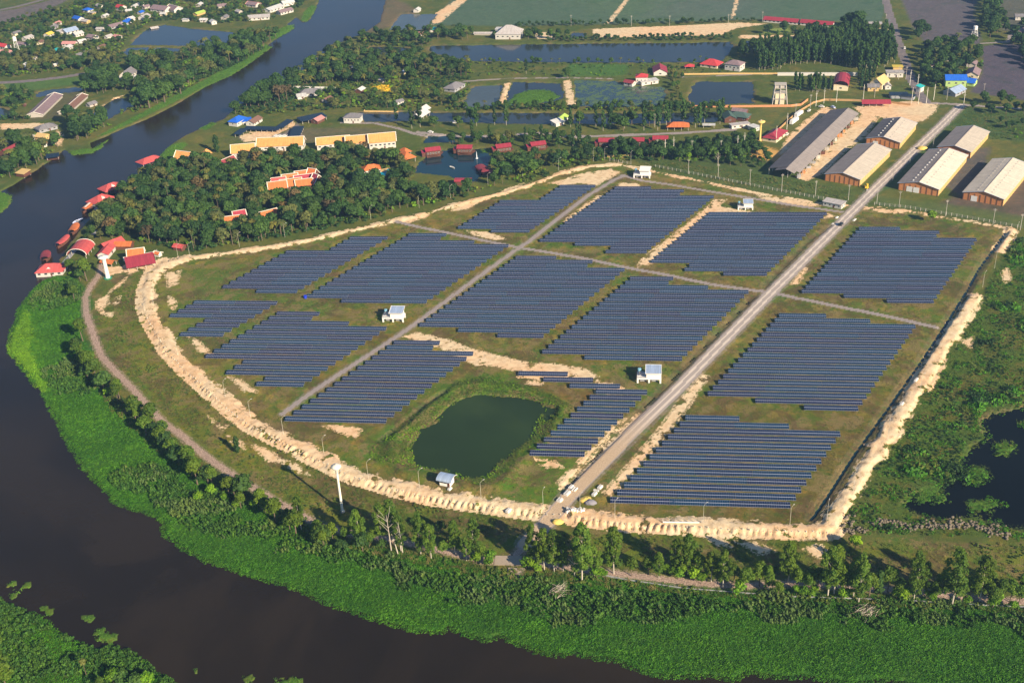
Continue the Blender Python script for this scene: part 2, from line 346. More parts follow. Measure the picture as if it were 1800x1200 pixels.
# ------------------------------------------------------------------ terrain
W_R = Gs(RIVER)
W_P = {k: Gs(v) for k, v in PONDS.items()}
WL = -0.7
MATS_ = [  # floating weed mats on the water (photo points)
 [(122,266),(150,262),(162,262),(178,252),(190,245),(175,262),(160,268),(128,272)],
 [(172,240),(205,222),(262,192),(300,172),(350,146),(420,108),(462,78),(478,82),(445,106),(410,130),(360,152),(330,168),(300,183),(258,203),(215,223),(182,238)],
 [(474,62),(490,52),(514,42),(518,48),(500,60),(478,70)], [(530,36),(536,20),(548,10),(556,12),(550,24),(538,38)],
 [(280,274),(300,256),(322,250),(330,254),(305,272),(290,280)], [(350,226),(372,214),(380,218),(362,228)],
 [(0,336),(20,344),(17,358),(0,373),(-60,385),(-60,350)],
 [(14,1021),(25,1020),(27,1025),(16,1026)], [(40,1023),(52,1022),(50,1030),(42,1030)], [(24,1034),(35,1034),(34,1039),(25,1038)], [(19,1042),(27,1042),(26,1048),(20,1048)],
 [(72,1063),(80,1062),(82,1070),(75,1070)], [(83,1070),(90,1069),(89,1078),(84,1078)], [(144,1079),(160,1078),(164,1084),(158,1090),(146,1086)],
 [(166,1110),(180,1101),(190,1110),(204,1113),(202,1122),(188,1126),(170,1121)], [(189,1132),(199,1130),(198,1139),(190,1140)],
 [(487,1192),(500,1189),(530,1191),(528,1215),(487,1215)], [(345,1174),(349,1173),(348,1180),(345,1179)], [(428,1190),(440,1184),(444,1190),(434,1194)],
 [(890,181),(905,166),(930,157),(960,157),(986,168),(970,176),(930,184)],
 [(1634,875),(1650,866),(1668,868),(1670,878),(1655,886),(1640,884)], [(1690,830),(1712,815),(1735,820),(1745,838),(1720,852),(1695,848)], [(1745,780),(1770,770),(1790,785),(1775,800),(1750,798)], [(1700,880),(1740,872),(1765,885),(1740,898),(1705,896)], [(1600,868),(1640,850),(1660,858),(1640,872),(1612,884)], [(1790,740),(1800,738),(1805,746),(1794,748)], [(1718,830),(1724,829),(1724,833),(1718,833)],
 [(845,262),(862,262),(866,266),(850,268)], [(268,121),(276,120),(275,126),(268,126)], [(405,120),(415,118),(416,125),(407,128)],
]
W_M = [Gs(m) for m in MATS_]
MARSH = [(84,490),(120,492),(142,515),(150,540),(128,560),(130,590),(148,618),(140,640),(165,685),(200,722),(250,765),(300,808),(350,845),(420,885),(480,902),(540,932),(600,960),(680,975),(760,988),(850,1012),(900,1020),(1000,1022),(1100,1028),
 (1200,1038),(1300,1046),(1400,1052),(1500,1058),(1600,1063),(1700,1068),(1870,1075),(1900,1215)] + [p for p in RIVER if p[1] > 486 and 0 < p[0] < 1800 and p not in [(340,1500)] and not (p[0] < 320 and p[1] > 1040)][::-1]
W_MARSH = Gs(MARSH)
ISLE = [(0,1060),(10,1068),(30,1075),(60,1082),(75,1092),(100,1115),(120,1127),(150,1140),(165,1146),(190,1143),(225,1150),(250,1165),(270,1185),(295,1197),(312,1220),(340,1300),(-100,1300),(-100,1030)]
W_ISLE = Gs(ISLE)
C_ROADS = [(MAIN, 4.6), (SECOND, 2.3), (CROSS1, 2.0), (CROSS2, 2.0), (TOPRD, 2.0), (MIDRD, 3.0), (RESRD, 2.2), (NROAD2, 2.5), (FARMRD, 1.8), (EASTRD, 2.0), (NROAD3, 2.2)]
W_ROADS = [(Gs(p), w) for p, w in C_ROADS]
W_MAIN = Gs(MAIN)
W_PATH = [(Gs(RPATH), 2.4), (Gs(RPATH2), 2.4)]
W_HI = [(Gs(HIWAY), 4.5), (Gs(HIWAY2), 4.0), (Gs(NROAD), 4.2)]
W_SAND = [Gs(s) for s in SAND + [[(290,480),(318,475),(312,500),(296,505)], [(296,520),(312,530),(306,545),(296,538)], [(330,590),(352,600),(372,622),(350,618)], [(400,660),(425,668),(455,690),(430,688)], [(700,388),(735,378),(762,372),(750,382),(715,394)], [(790,372),(830,352),(850,352),(820,368)], [(880,335),(920,322),(925,328),(892,340)], [(820,405),(860,408),(890,420),(870,422),(835,414)], [(1330,345),(1400,352),(1440,362),(1410,364),(1350,354)], [(1455,375),(1470,380),(1450,384)], [(1390,500),(1405,498),(1420,470),(1412,470)], [(940,806),(975,810),(990,822),(955,820)], [(1610,688),(1618,672),(1628,676),(1618,692)], [(1760,478),(1772,470),(1778,492),(1766,498)], [(1690,600),(1712,590),(1706,612)]]]
W_DIKE = [(Gs(DIKE_N), 3.4, .9), (Gs(DIKE_W), 4.4, 1.1), (Gs(DIKE_S), 5.0, 1.0), (Gs(DIKE_E), 4.8, 1.1), (Gs(DIKE_E2), 4.0, .9), (Gs(DIKE_T1), 1.7, .3), (Gs(DIKE_T2), 1.7, .3)]
W_CUT = [(Gs(CANAL), 1.5), (Gs(DITCH1), 1.1), (Gs(DITCH2), 1.0), (Gs(DITCH3), .5)]
SHED_DATA = []
for q in SHEDS:
    P = Gs(q, 5.2); a = ((P[1] - P[0]) + (P[2] - P[3])) / 2; b = ((P[3] - P[0]) + (P[2] - P[1])) / 2
    L = np.linalg.norm(b); b = b / L; a = a - b * (a @ b); Wd = np.linalg.norm(a); SHED_DATA.append((P.mean(0), L, Wd, math.atan2(b[1], b[0])))

def along(x, y, P, far=12.0):
    """distance along and signed distance across a line"""
    bt = np.zeros(x.shape); bs = np.full(x.shape, 99.0); acc = 0.0
    for k in range(len(P) - 1):
        a, b = P[k], P[k + 1]; d = b - a; L = np.hypot(*d); u = d / L
        t = (x - a[0]) * u[0] + (y - a[1]) * u[1]; tc = np.clip(t, 0, L)
        s = (x - a[0]) * -u[1] + (y - a[1]) * u[0]; dd = np.hypot(t - tc, s)
        m = dd < np.abs(bs); bt = np.where(m, acc + tc, bt); bs = np.where(m, np.where(s < 0, -dd, dd), bs); acc += L
    return bt, bs

def terrain(x, y):
    D = {}
    wat = poly_sdf(x, y, W_R)
    for P in W_P.values(): wat = np.maximum(wat, poly_sdf(x, y, P, 12))
    mats = np.full(x.shape, -12.0)
    for P in W_M: mats = np.maximum(mats, poly_sdf(x, y, P, 12))
    wat = wat + (fbm(x, y, 9, 41) - .5) * 2.4 + (fbm(x, y, 2.2, 43, 2) - .5) * 1.2
    cut = np.full(x.shape, -12.0)
    for P, w in W_CUT: cut = np.maximum(cut, line_sdf(x, y, P, w, 12))
    z = .25 * (fbm(x, y, 14, 5) - .5) + .1 * (fbm(x, y, 3, 6, 3) - .5)
    sand = np.full(x.shape, -8.0); dk = np.zeros(x.shape)
    for i, (P, w, h) in enumerate(W_DIKE):
        s = line_sdf(x, y, P, w, 12) + (fbm(x, y, 8, 60 + i, 5) - .5) * 5.6; sand = np.maximum(sand, s)
        dk = np.maximum(dk, h * sstep(-.5, 2.5, s) * (.8 + .4 * fbm(x, y, 4, 160 + i, 3)))
    for i, side in ((1, -1), (2, -1)):
        P = W_DIKE[i][0]; m = line_sdf(x, y, P, 9, 12) > 0
        t, s = along(x[m], y[m], P)
        jit = (vnoise(x[m], y[m], 5, 88) - .5) * 2.2
        k = .5 + .5 * np.cos(2 * math.pi * (t + jit) / 2.9)
        pr = np.exp(-((s * side - 3.6) / 1.5) ** 2)
        dk[m] += 1.5 * (.25 + .9 * vnoise(x[m], y[m], 11, 93)) * (sstep(.25, .75, k) - .42) * pr + .7 * (vnoise(x[m], y[m], 1.5, 89) - .5) * pr
        sand[m] = np.maximum(sand[m], np.where(np.abs(s * side - 4.2) < 3.4, 2.2 * k + .4, -8))
    # rough spoil on the east bank
    m = line_sdf(x, y, W_DIKE[3][0], 8, 12) > 0
    dk[m] += .45 * (vnoise(x[m], y[m], 2.2, 90) - .5) * sstep(0, 2, sand[m])
    for P in W_SAND: sand = np.maximum(sand, poly_sdf(x, y, P, 8) )
    rim = -poly_sdf(x, y, W_P['farm_pond'], 25); z = z + 1.2 * np.exp(-((rim - 8.5) / 3.5) ** 2) * (cut < -1.5)
    z = z + dk
    z = z + .35 * sstep(0, 2, sand) * (fbm(x, y, 2.0, 9, 2) - .5)
    road = np.full(x.shape, -8.0)
    for P, w in W_ROADS: road = np.maximum(road, line_sdf(x, y, P, w, 10))
    path = np.full(x.shape, -8.0)
    for P, w in W_PATH: path = np.maximum(path, line_sdf(x, y, P, w, 10))
    hi = np.full(x.shape, -8.0)
    for P, w in W_HI: hi = np.maximum(hi, line_sdf(x, y, P, w, 10))
    rr = np.maximum(np.maximum(road, hi), path)
    flat = sstep(-1.0, .5, rr); z = z * (1 - flat) + .12 * flat
    for c, L, Wd, yw in SHED_DATA:
        u = (x - c[0]) * math.cos(yw) + (y - c[1]) * math.sin(yw); v = -(x - c[0]) * math.sin(yw) + (y - c[1]) * math.cos(yw)
        m = (abs(u) < L / 2 + 1) & (abs(v) < Wd / 2 + 1); z = np.where(m, 0.0, z)
    marsh = poly_sdf(x, y, W_MARSH, 20)
    z = z - .25 * sstep(-2, 2, marsh)
    wz = -.6 * (wat + 1.0); wz2 = -1.1 * (cut + .4)
    z = np.where(wat > -1.2, np.minimum(z, np.maximum(wz, -2.6)), z)
    z = np.where((cut > -.6) & (rr < .3), np.minimum(z, np.maximum(wz2, -1.6)), z)
    mz = WL + .28 * sstep(-.4, 1.0, mats + (fbm(x, y, 3, 71, 3) - .5) * 2.5) + .0
    m = (mats + (fbm(x, y, 3, 71, 3) - .5) * 2.5) > -.4
    z = np.where(m & (z < mz), mz, z)
    D.update(z=z, wat=wat, sand=sand, road=road, path=path, hi=hi, mats=mats, marsh=marsh, cut=cut)
    return D
def zat(x, y):
    x = np.atleast_1d(np.asarray(x, float)); y = np.atleast_1d(np.asarray(y, float)); return terrain(x, y)['z']

NX, NY = 800, 820
Y0, Y1 = 236.0, 1960.0
vv = np.linspace(0, 1, NY); yy = Y0 * (Y1 / Y0) ** vv
uu = np.linspace(-1, 1, NX)
GX = uu[None, :] * (.47 * yy[:, None] + 85) + 0 * yy[:, None]; GY = np.repeat(yy[:, None], NX, 1)
gx, gy = GX.ravel(), GY.ravel()
T = terrain(gx, gy)

def zone(P, soft=4.0, nz=6.0, seed=0):
    W = Gs(P); s = poly_sdf(gx, gy, W, 25); return sstep(-soft, soft, s + (fbm(gx, gy, 8, 300 + seed, 3) - .5) * nz)
C = np.zeros((gx.size, 3))
def lay(w, col, k=1.0):
    global C
    C = C * (1 - (w * k)[:, None]) + np.array(col)[None] * (w * k)[:, None]
n20 = fbm(gx, gy, 34, 1); n8 = fbm(gx, gy, 9, 2); n3 = fbm(gx, gy, 3, 3, 3)
C[:] = (.062, .088, .032)
lay(sstep(.45, .65, n20), (.10, .105, .045), .7); lay(sstep(.55, .7, n8), (.14, .115, .06), .45)
FARM = [(275,470),(325,458),(430,444),(560,420),(720,385),(880,345),(1000,305),(1090,290),(1250,325),(1490,365),(1530,365),(1700,390),(1775,405),(1715,525),(1595,715),(1455,930),(1300,928),(1100,915),(1000,905),(960,900),(840,885),(700,858),(560,805),(450,748),(340,655),(285,590),(262,530)]
farm = zone(FARM, 1, 2, 1)
lay(farm, (.088, .118, .032)); lay(farm * sstep(.46, .6, n20), (.125, .115, .045), .75); lay(farm * sstep(.5, .66, fbm(gx, gy, 15, 8)), (.06, .11, .03), .7)
lay(farm * sstep(.54, .66, fbm(gx, gy, 6, 9, 5)), (.22, .17, .08), .7)
lay(farm * sstep(.5, .62, fbm(gx, gy, 11, 19, 5)), (.13, .085, .045), .5)
def Z(P, col, k=1.0, soft=4, nz=6, seed=0): lay(zone(P, soft, nz, seed), col, k)
Z([(395,470),(560,430),(600,560),(540,560),(500,600),(390,620),(300,600),(280,540),(290,480)], (.065,.115,.035), .7, 8, 14, 2)
Z([(270,480),(330,485),(345,530),(300,530),(320,620),(380,640),(440,730),(330,640),(280,580)], (.17,.15,.05), .6, 5, 12, 3)
Z([(1075,905),(1400,930),(1450,925),(1500,800),(1480,755),(1380,745),(1300,735),(1190,730)], (.10,.075,.04), .55, 6, 10, 4)
Z([(1230,700),(1520,730),(1600,600),(1640,640),(1460,900),(1400,870),(1490,760),(1230,725)], (.12,.095,.04), .6, 6, 10, 5)
Z([(640,780),(700,735),(780,690),(830,655),(900,662),(990,700),(1010,720),(960,790),(870,850),(660,820),(640,800)], (.055,.125,.018), .85, 3, 5, 6)
Z([(870,850),(950,800),(1030,812),(1000,860),(960,895),(880,880)], (.07,.13,.02), .8, 3, 5, 7)
Z([(940,668),(1050,690),(1040,712),(985,705),(940,690)], (.12,.07,.04), .7, 3, 5, 8)
# strip between river path and the bank
Z([(195,500),(240,480),(262,560),(330,660),(450,760),(560,815),(700,870),(900,905),(940,915),(900,975),(620,930),(480,870),(340,780),(240,690),(185,600),(160,540)], (.10,.125,.03), .95, 4, 6, 10)
Z([(250,560),(330,680),(430,770),(560,860),(640,900),(600,910),(470,840),(360,760),(250,640)], (.165,.145,.035), .55, 8, 22, 11)
Z([(262,520),(300,620),(400,720),(520,800),(640,860),(560,850),(420,770),(330,700),(270,620)], (.13,.09,.05), .4, 6, 18, 12)
Z([(640,862),(720,868),(790,885),(740,895),(680,885)], (.09,.065,.05), .9, 2, 3, 13)
Z([(735,895),(820,880),(920,915),(930,950),(880,975),(760,960),(620,925)], (.075,.105,.022), .8, 4, 8, 14)
Z([(980,930),(1130,930),(1240,935),(1460,945),(1800,960),(1860,1045),(1600,1030),(1200,1015),(980,985)], (.085,.115,.025), .9, 4, 8, 15)
Z([(1500,965),(1800,990),(1850,1030),(1560,1020)], (.12,.125,.03), .6, 6, 14, 16)
Z([(1400,965),(1560,985),(1550,1005),(1430,1000)], (.16,.12,.085), .8, 3, 8, 17)
mr = np.maximum(sstep(-6, -3, T['marsh']), sstep(-6, -3, poly_sdf(gx, gy, W_ISLE, 12))); lay(mr, (.024, .085, .014)); lay(mr * sstep(.5, .62, n8), (.04, .11, .018), .6)
Z(ISLE, (.04,.08,.016), 1, 2, 2, 18)
Z([(1530,870),(1600,720),(1690,600),(1730,500),(1790,420),(1870,400),(1870,960),(1480,920),(1490,890)], (.055,.095,.025), .95, 2, 4, 19)
lay(zone([(1530,870),(1600,720),(1690,600),(1730,500),(1790,420),(1870,400),(1870,960),(1480,920)], 2, 4, 20) * sstep(.5, .64, n8), (.11, .09, .045), .6)
C *= np.array([1.26, 1.20, .56])[None]
# far side
Z([(752,45),(832,-40),(1550,-40),(1556,22),(1550,40),(1340,34),(1240,37),(1060,43),(900,46)], (.075,.125,.075), 1, 2, 2, 21)
Z([(900,-40),(1240,-40),(1250,30),(1080,30)], (.085,.14,.065), .6, 30, 30, 22); Z([(1200,-40),(1330,-40),(1330,30),(1140,30)], (.10,.13,.11), .6, 30, 30, 23)
Z([(1572,-30),(1726,-30),(1712,22),(1725,72),(1720,79),(1622,72),(1605,48)], (.105,.095,.105), 1, 1.5, 2, 24)
Z([(1726,82),(1776,77),(1870,92),(1870,192),(1790,174),(1705,163),(1726,130)], (.09,.078,.10), 1, 1.5, 2, 25)
Z([(1750,-20),(1870,-20),(1870,60),(1760,55)], (.10,.10,.08), .9, 3, 4, 26)
Z([(-60,28),(30,16),(90,0),(110,-12),(140,-12),(80,22),(30,35),(-60,52)], (.14,.12,.115), 1, 2, 3, 27)
Z([(-40,152),(165,133),(152,146),(60,158),(-40,178)], (.075,.14,.03), 1, 2, 3, 28)
Z([(40,205),(100,163),(150,158),(110,205),(60,215)], (.10,.10,.045), 1, 2, 3, 29)
Z([(652,151),(676,150),(702,155),(696,162),(672,160),(656,160)], (.55,.50,.02), 1, .7, 1, 30)
Z([(1345,53),(1385,48),(1392,58),(1340,60)], (.20,.26,.06), 1, 1, 2, 31)
Z([(1000,112),(1105,113),(1100,134),(985,135)], (.06,.14,.025), .9, 3, 3, 32)
Z([(1390,185),(1330,250),(1360,290),(1440,320),(1400,330),(1290,310),(1190,300),(1100,280),(1330,262)], (.06,.10,.028), .8, 3, 5, 33)
Z([(1310,300),(1500,330),(1490,360),(1300,335),(1130,300)], (.075,.115,.03), .8, 3, 5, 34)
Z([(1700,190),(1860,200),(1860,250),(1740,245),(1660,225),(1620,270),(1560,330),(1540,345),(1560,325),(1640,250)], (.06,.11,.03), .9, 2, 4, 35)
Z([(1690,340),(1860,260),(1870,395),(1760,380),(1640,365)], (.12,.085,.07), .85, 3, 5, 36)
Z([(1645,320),(1720,262),(1740,258),(1735,290),(1690,345)], (.10,.09,.085), .9, 2, 2, 37)
Z([(1370,265),(1400,262),(1378,282),(1372,290),(1352,282),(1325,280),(1310,275),(1345,258)], (.55,.33,.10), 1, .7, 1, 38)
Z([(1545,345),(1680,360),(1860,390),(1860,408),(1780,398),(1530,360)], (.09,.125,.035), .8, 2, 3, 39)
Z([(395,245),(470,240),(520,225),(640,225),(700,228),(690,245),(560,250)], (.13,.115,.065), .8, 3, 5, 40)
Z([(420,240),(500,235),(525,215),(535,240),(500,246),(430,248)], (.19,.165,.17), .9, 1, 2, 41)
Z([(1560,330),(1585,322),(1640,262),(1625,258),(1545,335)], (.05,.10,.03), .7, 2, 3, 42)
Z([(630,10),(690,-5),(740,20),(670,55),(640,60)], (.15,.11,.075), .7, 3, 5, 43)
Z([(30,545),(55,545),(75,600),(70,650),(95,690),(75,690),(40,655),(15,610)], (.12,.25,.01), 1, 2, 3, 44)
dryA = np.maximum(farm, zone([(160,480),(262,470),(330,655),(560,800),(960,890),(1460,935),(1870,960),(1870,1050),(900,985),(480,880),(150,600)], 2, 4, 50)) * (1 - mr)
shore = sstep(-3.5, -.5, T['wat']) * (1 - sstep(-.5, .5, T['wat'])) * (1 - mr)
lay(shore * sstep(.4, .6, n8), (.19, .135, .08), .6)
cshore = sstep(-2.2, -.6, T['cut']); lay(cshore, (.12, .10, .07), .5)
lay(sstep(-.5, .5, T['mats']), (.075, .16, .02))
C *= (.85 + .5 * n3)[:, None]
under = sstep(.2, 1.2, T['wat']) * (T['z'] < WL - .05); lay(under, (.03, .03, .02))

def grid_faces(nx, ny, keep=None):
    i = np.arange(nx * ny).reshape(ny, nx)
    q = np.stack([i[:-1, :-1], i[:-1, 1:], i[1:, 1:], i[1:, :-1]], -1).reshape(-1, 4)
    return q if keep is None else q[keep]
def np_mesh(name, V, F, mat, smooth=True):
    me = bpy.data.meshes.new(name); me.vertices.add(len(V)); me.vertices.foreach_set("co", np.ascontiguousarray(V, dtype=np.float32).ravel())
    nf = len(F); k = F.shape[1]; me.loops.add(nf * k); me.loops.foreach_set("vertex_index", np.ascontiguousarray(F, dtype=np.int32).ravel())
    me.polygons.add(nf); me.polygons.foreach_set("loop_start", np.arange(0, nf * k, k, dtype=np.int32))
    me.update(calc_edges=True); me.materials.append(mat)
    if smooth: me.polygons.foreach_set("use_smooth", np.ones(nf, bool))
    return me
def fattr(me, name, a):
    at = me.attributes.new(name, 'FLOAT', 'POINT'); at.data.foreach_set("value", np.ascontiguousarray(a, dtype=np.float32))

gm, k = newmat("ground_soil_and_grass")
pos = k.new("ShaderNodeNewGeometry").outputs["Position"]
tint = k.attr("tint").outputs["Color"]
nf = k.noise(pos, 1.6, 5, .65); nm = k.noise(pos, .28, 5, .6); nb = k.noise(pos, .045, 4, .6); nv = k.noise(pos, 5.0, 3, .6)
f = k.math('MULTIPLY_ADD', nf, .9, .55); f = k.math('MULTIPLY', f, k.math('MULTIPLY_ADD', nv, .7, .65))
cb = k.new("ShaderNodeCombineColor"); [k.put(cb.inputs[i], f) for i in range(3)]
g0 = k.mix(1.0, tint, cb.outputs[0], 'MULTIPLY')
g0 = k.mix(k.smooth(nm, .52, .72), g0, k.mix(1.0, g0, (1.55, 1.2, 1.0), 'MULTIPLY'))
g0 = k.mix(k.smooth(nb, .5, .7), g0, k.mix(1.0, g0, (.75, .9, .8), 'MULTIPLY'))
dr = k.attr("dry").outputs["Fac"]
d1 = k.noise(pos, .085, 9, .72, .4); d2 = k.noise(k.math('ADD', 0, 0) if False else pos, .19, 8, .7, 1.0); d3 = k.noise(pos, .045, 8, .75, .8)
g0 = k.mix(k.math('MULTIPLY', dr, k.smooth(d2, .50, .60)), g0, k.mix(1.0, g0, (.62, .92, .7), 'MULTIPLY'))
g0 = k.mix(k.math('MULTIPLY', k.math('MULTIPLY', dr, .75), k.smooth(d1, .49, .57)), g0, k.mix(k.smooth(nf, .4, .6), (.17, .125, .05), (.27, .20, .085)))
g0 = k.mix(k.math('MULTIPLY', k.math('MULTIPLY', dr, .6), k.smooth(d3, .50, .58)), g0, (.10, .062, .03))
g0 = k.mix(k.math('MULTIPLY', k.math('MULTIPLY', dr, .6), k.smooth(k.noise(pos, .11, 8, .7, 2.0), .58, .66)), g0, (.10, .17, .025))
sa = k.attr("sand").outputs["Fac"]
jit = k.math('MULTIPLY_ADD', k.math('ADD', k.math('MULTIPLY', k.noise(pos, .5, 5, .65), .6), k.math('MULTIPLY', nf, .4)), 5.0, -2.5)
hole = k.math('MULTIPLY', k.smooth(k.noise(pos, .14, 7, .7), .54, .66), -6.5)
sm = k.smooth(k.math('ADD', k.math('ADD', sa, hole), jit), -.35, .35)
sandc = k.mix(k.smooth(nm, .35, .7), (.84, .66, .42), (.68, .48, .27))
sandc = k.mix(k.smooth(k.noise(pos, .9, 4, .7), .55, .75), sandc, (.84, .70, .48))
sandc = k.mix(k.smooth(k.noise(pos, .02, 2), .4, .6), sandc, k.mix(1.0, sandc, (1.05, .92, .85), 'MULTIPLY'))
c = k.mix(sm, g0, sandc)
pa = k.attr("path").outputs["Fac"]
pm = k.smooth(k.math('ADD', pa, k.math('MULTIPLY', jit, .35)), -.3, .5)
pc = k.mix(k.smooth(nf, .4, .6), (.30, .20, .17), (.55, .40, .31))
c = k.mix(k.math('MULTIPLY', pm, .92), c, pc)
ro = k.attr("road").outputs["Fac"]
rm = k.smooth(k.math('ADD', ro, k.math('MULTIPLY', jit, .3)), -.3, .6)
rc = k.mix(k.smooth(nf, .3, .7), (.29, .25, .245), (.40, .34, .31))
rc = k.mix(k.smooth(nm, .5, .75), rc, (.36, .29, .24))
c = k.mix(rm, c, rc)
md = k.attr("mdist").outputs["Fac"]
tr = k.math('SUBTRACT', 1.0, k.smooth(k.math('ADD', k.math('ABSOLUTE', k.math('SUBTRACT', md, 1.05)), k.math('MULTIPLY', jit, .06)), .42, .75))
pale = k.mix(k.smooth(nf, .3, .7), (.74, .62, .52), (.86, .75, .62))
c = k.mix(k.smooth(k.math('ADD', md, k.math('MULTIPLY', jit, .25)), 3.4, 2.0), c, k.mix(nf, (.36, .31, .28), (.52, .44, .38)))
c = k.mix(k.math('MULTIPLY', tr, .75), c, pale)
ends = k.math('MULTIPLY', k.smooth(md, 3.2, 2.2), k.attr("mend").outputs["Fac"])
c = k.mix(ends, c, k.mix(k.smooth(nf, .35, .65), (.52, .37, .24), (.62, .47, .31)))
hh = k.attr("hi").outputs["Fac"]
hm = k.smooth(hh, -.2, .3); c = k.mix(hm, c, k.mix(k.smooth(nm, .4, .7), (.19, .165, .17), (.27, .225, .215)))
hb = k.math('ADD', k.math('MULTIPLY', nf, 1.0), k.math('MULTIPLY', nv, .5))
bb = finish(k, c, .93, .12, hb, .8, .5)

V = np.stack([gx, gy, T['z']], 1)
me = np_mesh("ground", V, grid_faces(NX, NY), gm)
ca = me.color_attributes.new("tint", 'FLOAT_COLOR', 'POINT'); ca.data.foreach_set("color", np.concatenate([C, np.ones((len(C), 1))], 1).astype(np.float32).ravel())
md_ = np.minimum(-line_sdf(gx, gy, W_MAIN, 0.0, 12), 12)
tt, _ss = along(gx, gy, W_MAIN)
for nme, a in (("sand", np.clip(T['sand'], -8, 8)), ("road", T['road']), ("path", T['path']), ("hi", T['hi']), ("mdist", md_), ("mend", 1 - sstep(70, 130, tt)), ("dry", dryA)): fattr(me, nme, a)
ground = link(bpy.data.objects.new("ground", me)); tag(ground, kind="structure")

# land around the surveyed part, out to the horizon
hw0, hw1 = .47 * Y0 + 85, .47 * Y1 + 85; B = 4200.0
inner = [(-hw0, Y0), (hw0, Y0), (hw1, Y1), (-hw1, Y1)]; outer = [(-B, -1500), (B, -1500), (B, 7000), (-B, 7000)]
ob = MB(); fm = M("far_fields", (.075, .10, .045), .95, .4, .004)
z_ = -.45
ob.poly([(*p, z_) for p in inner] + [(*p, z_) for p in outer], fm, [(0, 1, 5, 4), (1, 2, 6, 5), (2, 3, 7, 6), (3, 0, 4, 7)])
tag(ob.build("far_ground"), kind="structure")

# water bodies: coarse sheets a little wider than the carved beds
st = 4; ix = np.arange(0, NX - 1, st); iy = np.arange(0, NY - 1, st)
ix = np.append(ix, NX - 1); iy = np.append(iy, NY - 1)
wx = GX[np.ix_(iy, ix)].ravel(); wy = GY[np.ix_(iy, ix)].ravel()
WF = grid_faces(len(ix), len(iy))
cx_ = wx[WF].mean(1); cy_ = wy[WF].mean(1)
_wl = [0]
def water(name, P, mat, m=6.0, z=WL):
    _wl[0] += 1; z = z + .007 * _wl[0]
    s = poly_sdf(wx, wy, P, 30); keep = s[WF].max(1) > -m; F = WF[keep]
    if len(F) == 0: return None
    ids, inv = np.unique(F.ravel(), return_inverse=True)
    Vv = np.stack([wx[ids], wy[ids], np.full(len(ids), z)], 1)
    o = link(bpy.data.objects.new(name, np_mesh(name, Vv, inv.reshape(-1, 4), mat))); return tag(o, kind="structure")
wm_river = watermat("river_water", (.019, .0125, .005), .13, .06, (.024, .016, .007), .42)
wm_pond = watermat("pond_water", (.030, .040, .042), .08, .02)
wm_lake = watermat("lake_water", (.008, .035, .045), .07, .02)
wm_green = watermat("green_pond_water", (.026, .050, .014), .10, .02, (.036, .060, .016), .28)
wm_black = watermat("swamp_water", (.004, .006, .006), .06, .01, None, .2)
wm_algae, k = newmat("weedy_pond_water"); g_ = k.new("ShaderNodeNewGeometry").outputs["Position"]
am_ = k.smooth(k.noise(g_, .12, 7, .72, 1.2), .46, .56); b_ = finish(k, k.mix(am_, (.03, .05, .045), k.mix(k.noise(g_, .9, 3), (.06, .12, .045), (.11, .17, .07))), k.math('MULTIPLY_ADD', am_, .6, .1), .4, k.noise(g_, 1.2, 3), .5, .05)
wm_grey = watermat("silty_pond_water", (.085, .105, .095), .12, .02)
water("river_water", W_R, wm_river)
for kx, P in W_P.items():
    mt = {'lake': wm_lake, 'lake_b': wm_lake, 'farm_pond': wm_green, 'farm_pond_b': wm_green, 'swamp': wm_black, 'grey_pond': wm_grey, 'algae_pond': wm_algae, 'field_pond': wm_grey, 'square_pond': wm_pond}.get(kx, wm_pond)
    water({'farm_pond_b': 'farm_pond', 'left_pond_b': 'left_pond', 'lake_b': 'lake'}.get(kx, kx) + "_water", P, mt)
for P, nm_, mt in ((Gs(CANAL), "canal_water", wm_lake), (Gs(DITCH1), "ditch_water", wm_black), (Gs(DITCH2), "ditch_water", wm_black)):
    L = []; R = []
    for i in range(len(P)):
        d = P[min(i + 1, len(P) - 1)] - P[max(i - 1, 0)]; d = d / np.hypot(*d); nrm = np.array([-d[1], d[0]]) * 4.0
        L.append(P[i] + nrm); R.append(P[i] - nrm)
    b = MB(); b.poly([(*p, WL - .1) for p in L] + [(*p, WL - .1) for p in R], mt, [(i, len(P) + i, len(P) + i + 1, i + 1) for i in range(len(P) - 1)])
    tag(b.build(nm_), kind="structure")
# ------------------------------------------------------------------ solar rows
ORD = ["zeroth","first","second","third","fourth","fifth","sixth","seventh","eighth","ninth","tenth","eleventh","twelfth","thirteenth","fourteenth","fifteenth","sixteenth","seventeenth","eighteenth","nineteenth","twentieth","twenty-first"] + ["twenty-" + w for w in ("second","third","fourth","fifth","sixth","seventh","eighth","ninth")]
UNIT, PITCH, SHIFT = 26.0, 5.7097, -2.8291
E2 = np.array([math.cos(AL), math.sin(AL)]); N2 = np.array([-E2[1], E2[0]])
m_glass, k = newmat("panel_glass")
oi = k.new("ShaderNodeObjectInfo").outputs["Random"]; gp = k.new("ShaderNodeNewGeometry").outputs["Position"]
gc = k.mix(k.math('MULTIPLY_ADD', k.noise(gp, .9, 2), 1.2, -.1), (.007, .020, .058), (.022, .022, .056))
gc = k.mix(k.math('MULTIPLY', oi, .9), gc, (.008, .040, .085))
b_ = finish(k, gc, .22, .5); b_.inputs["Coat Weight"].default_value = .4; b_.inputs["Coat Roughness"].default_value = .12
m_alu = M("aluminium_frame", (.44, .46, .56), .4, .1, 1.0, .5, .15)
m_steel = M("galvanised_post", (.34, .35, .36), .6, .1)
TILT = math.radians(10.5); SL = 3.7
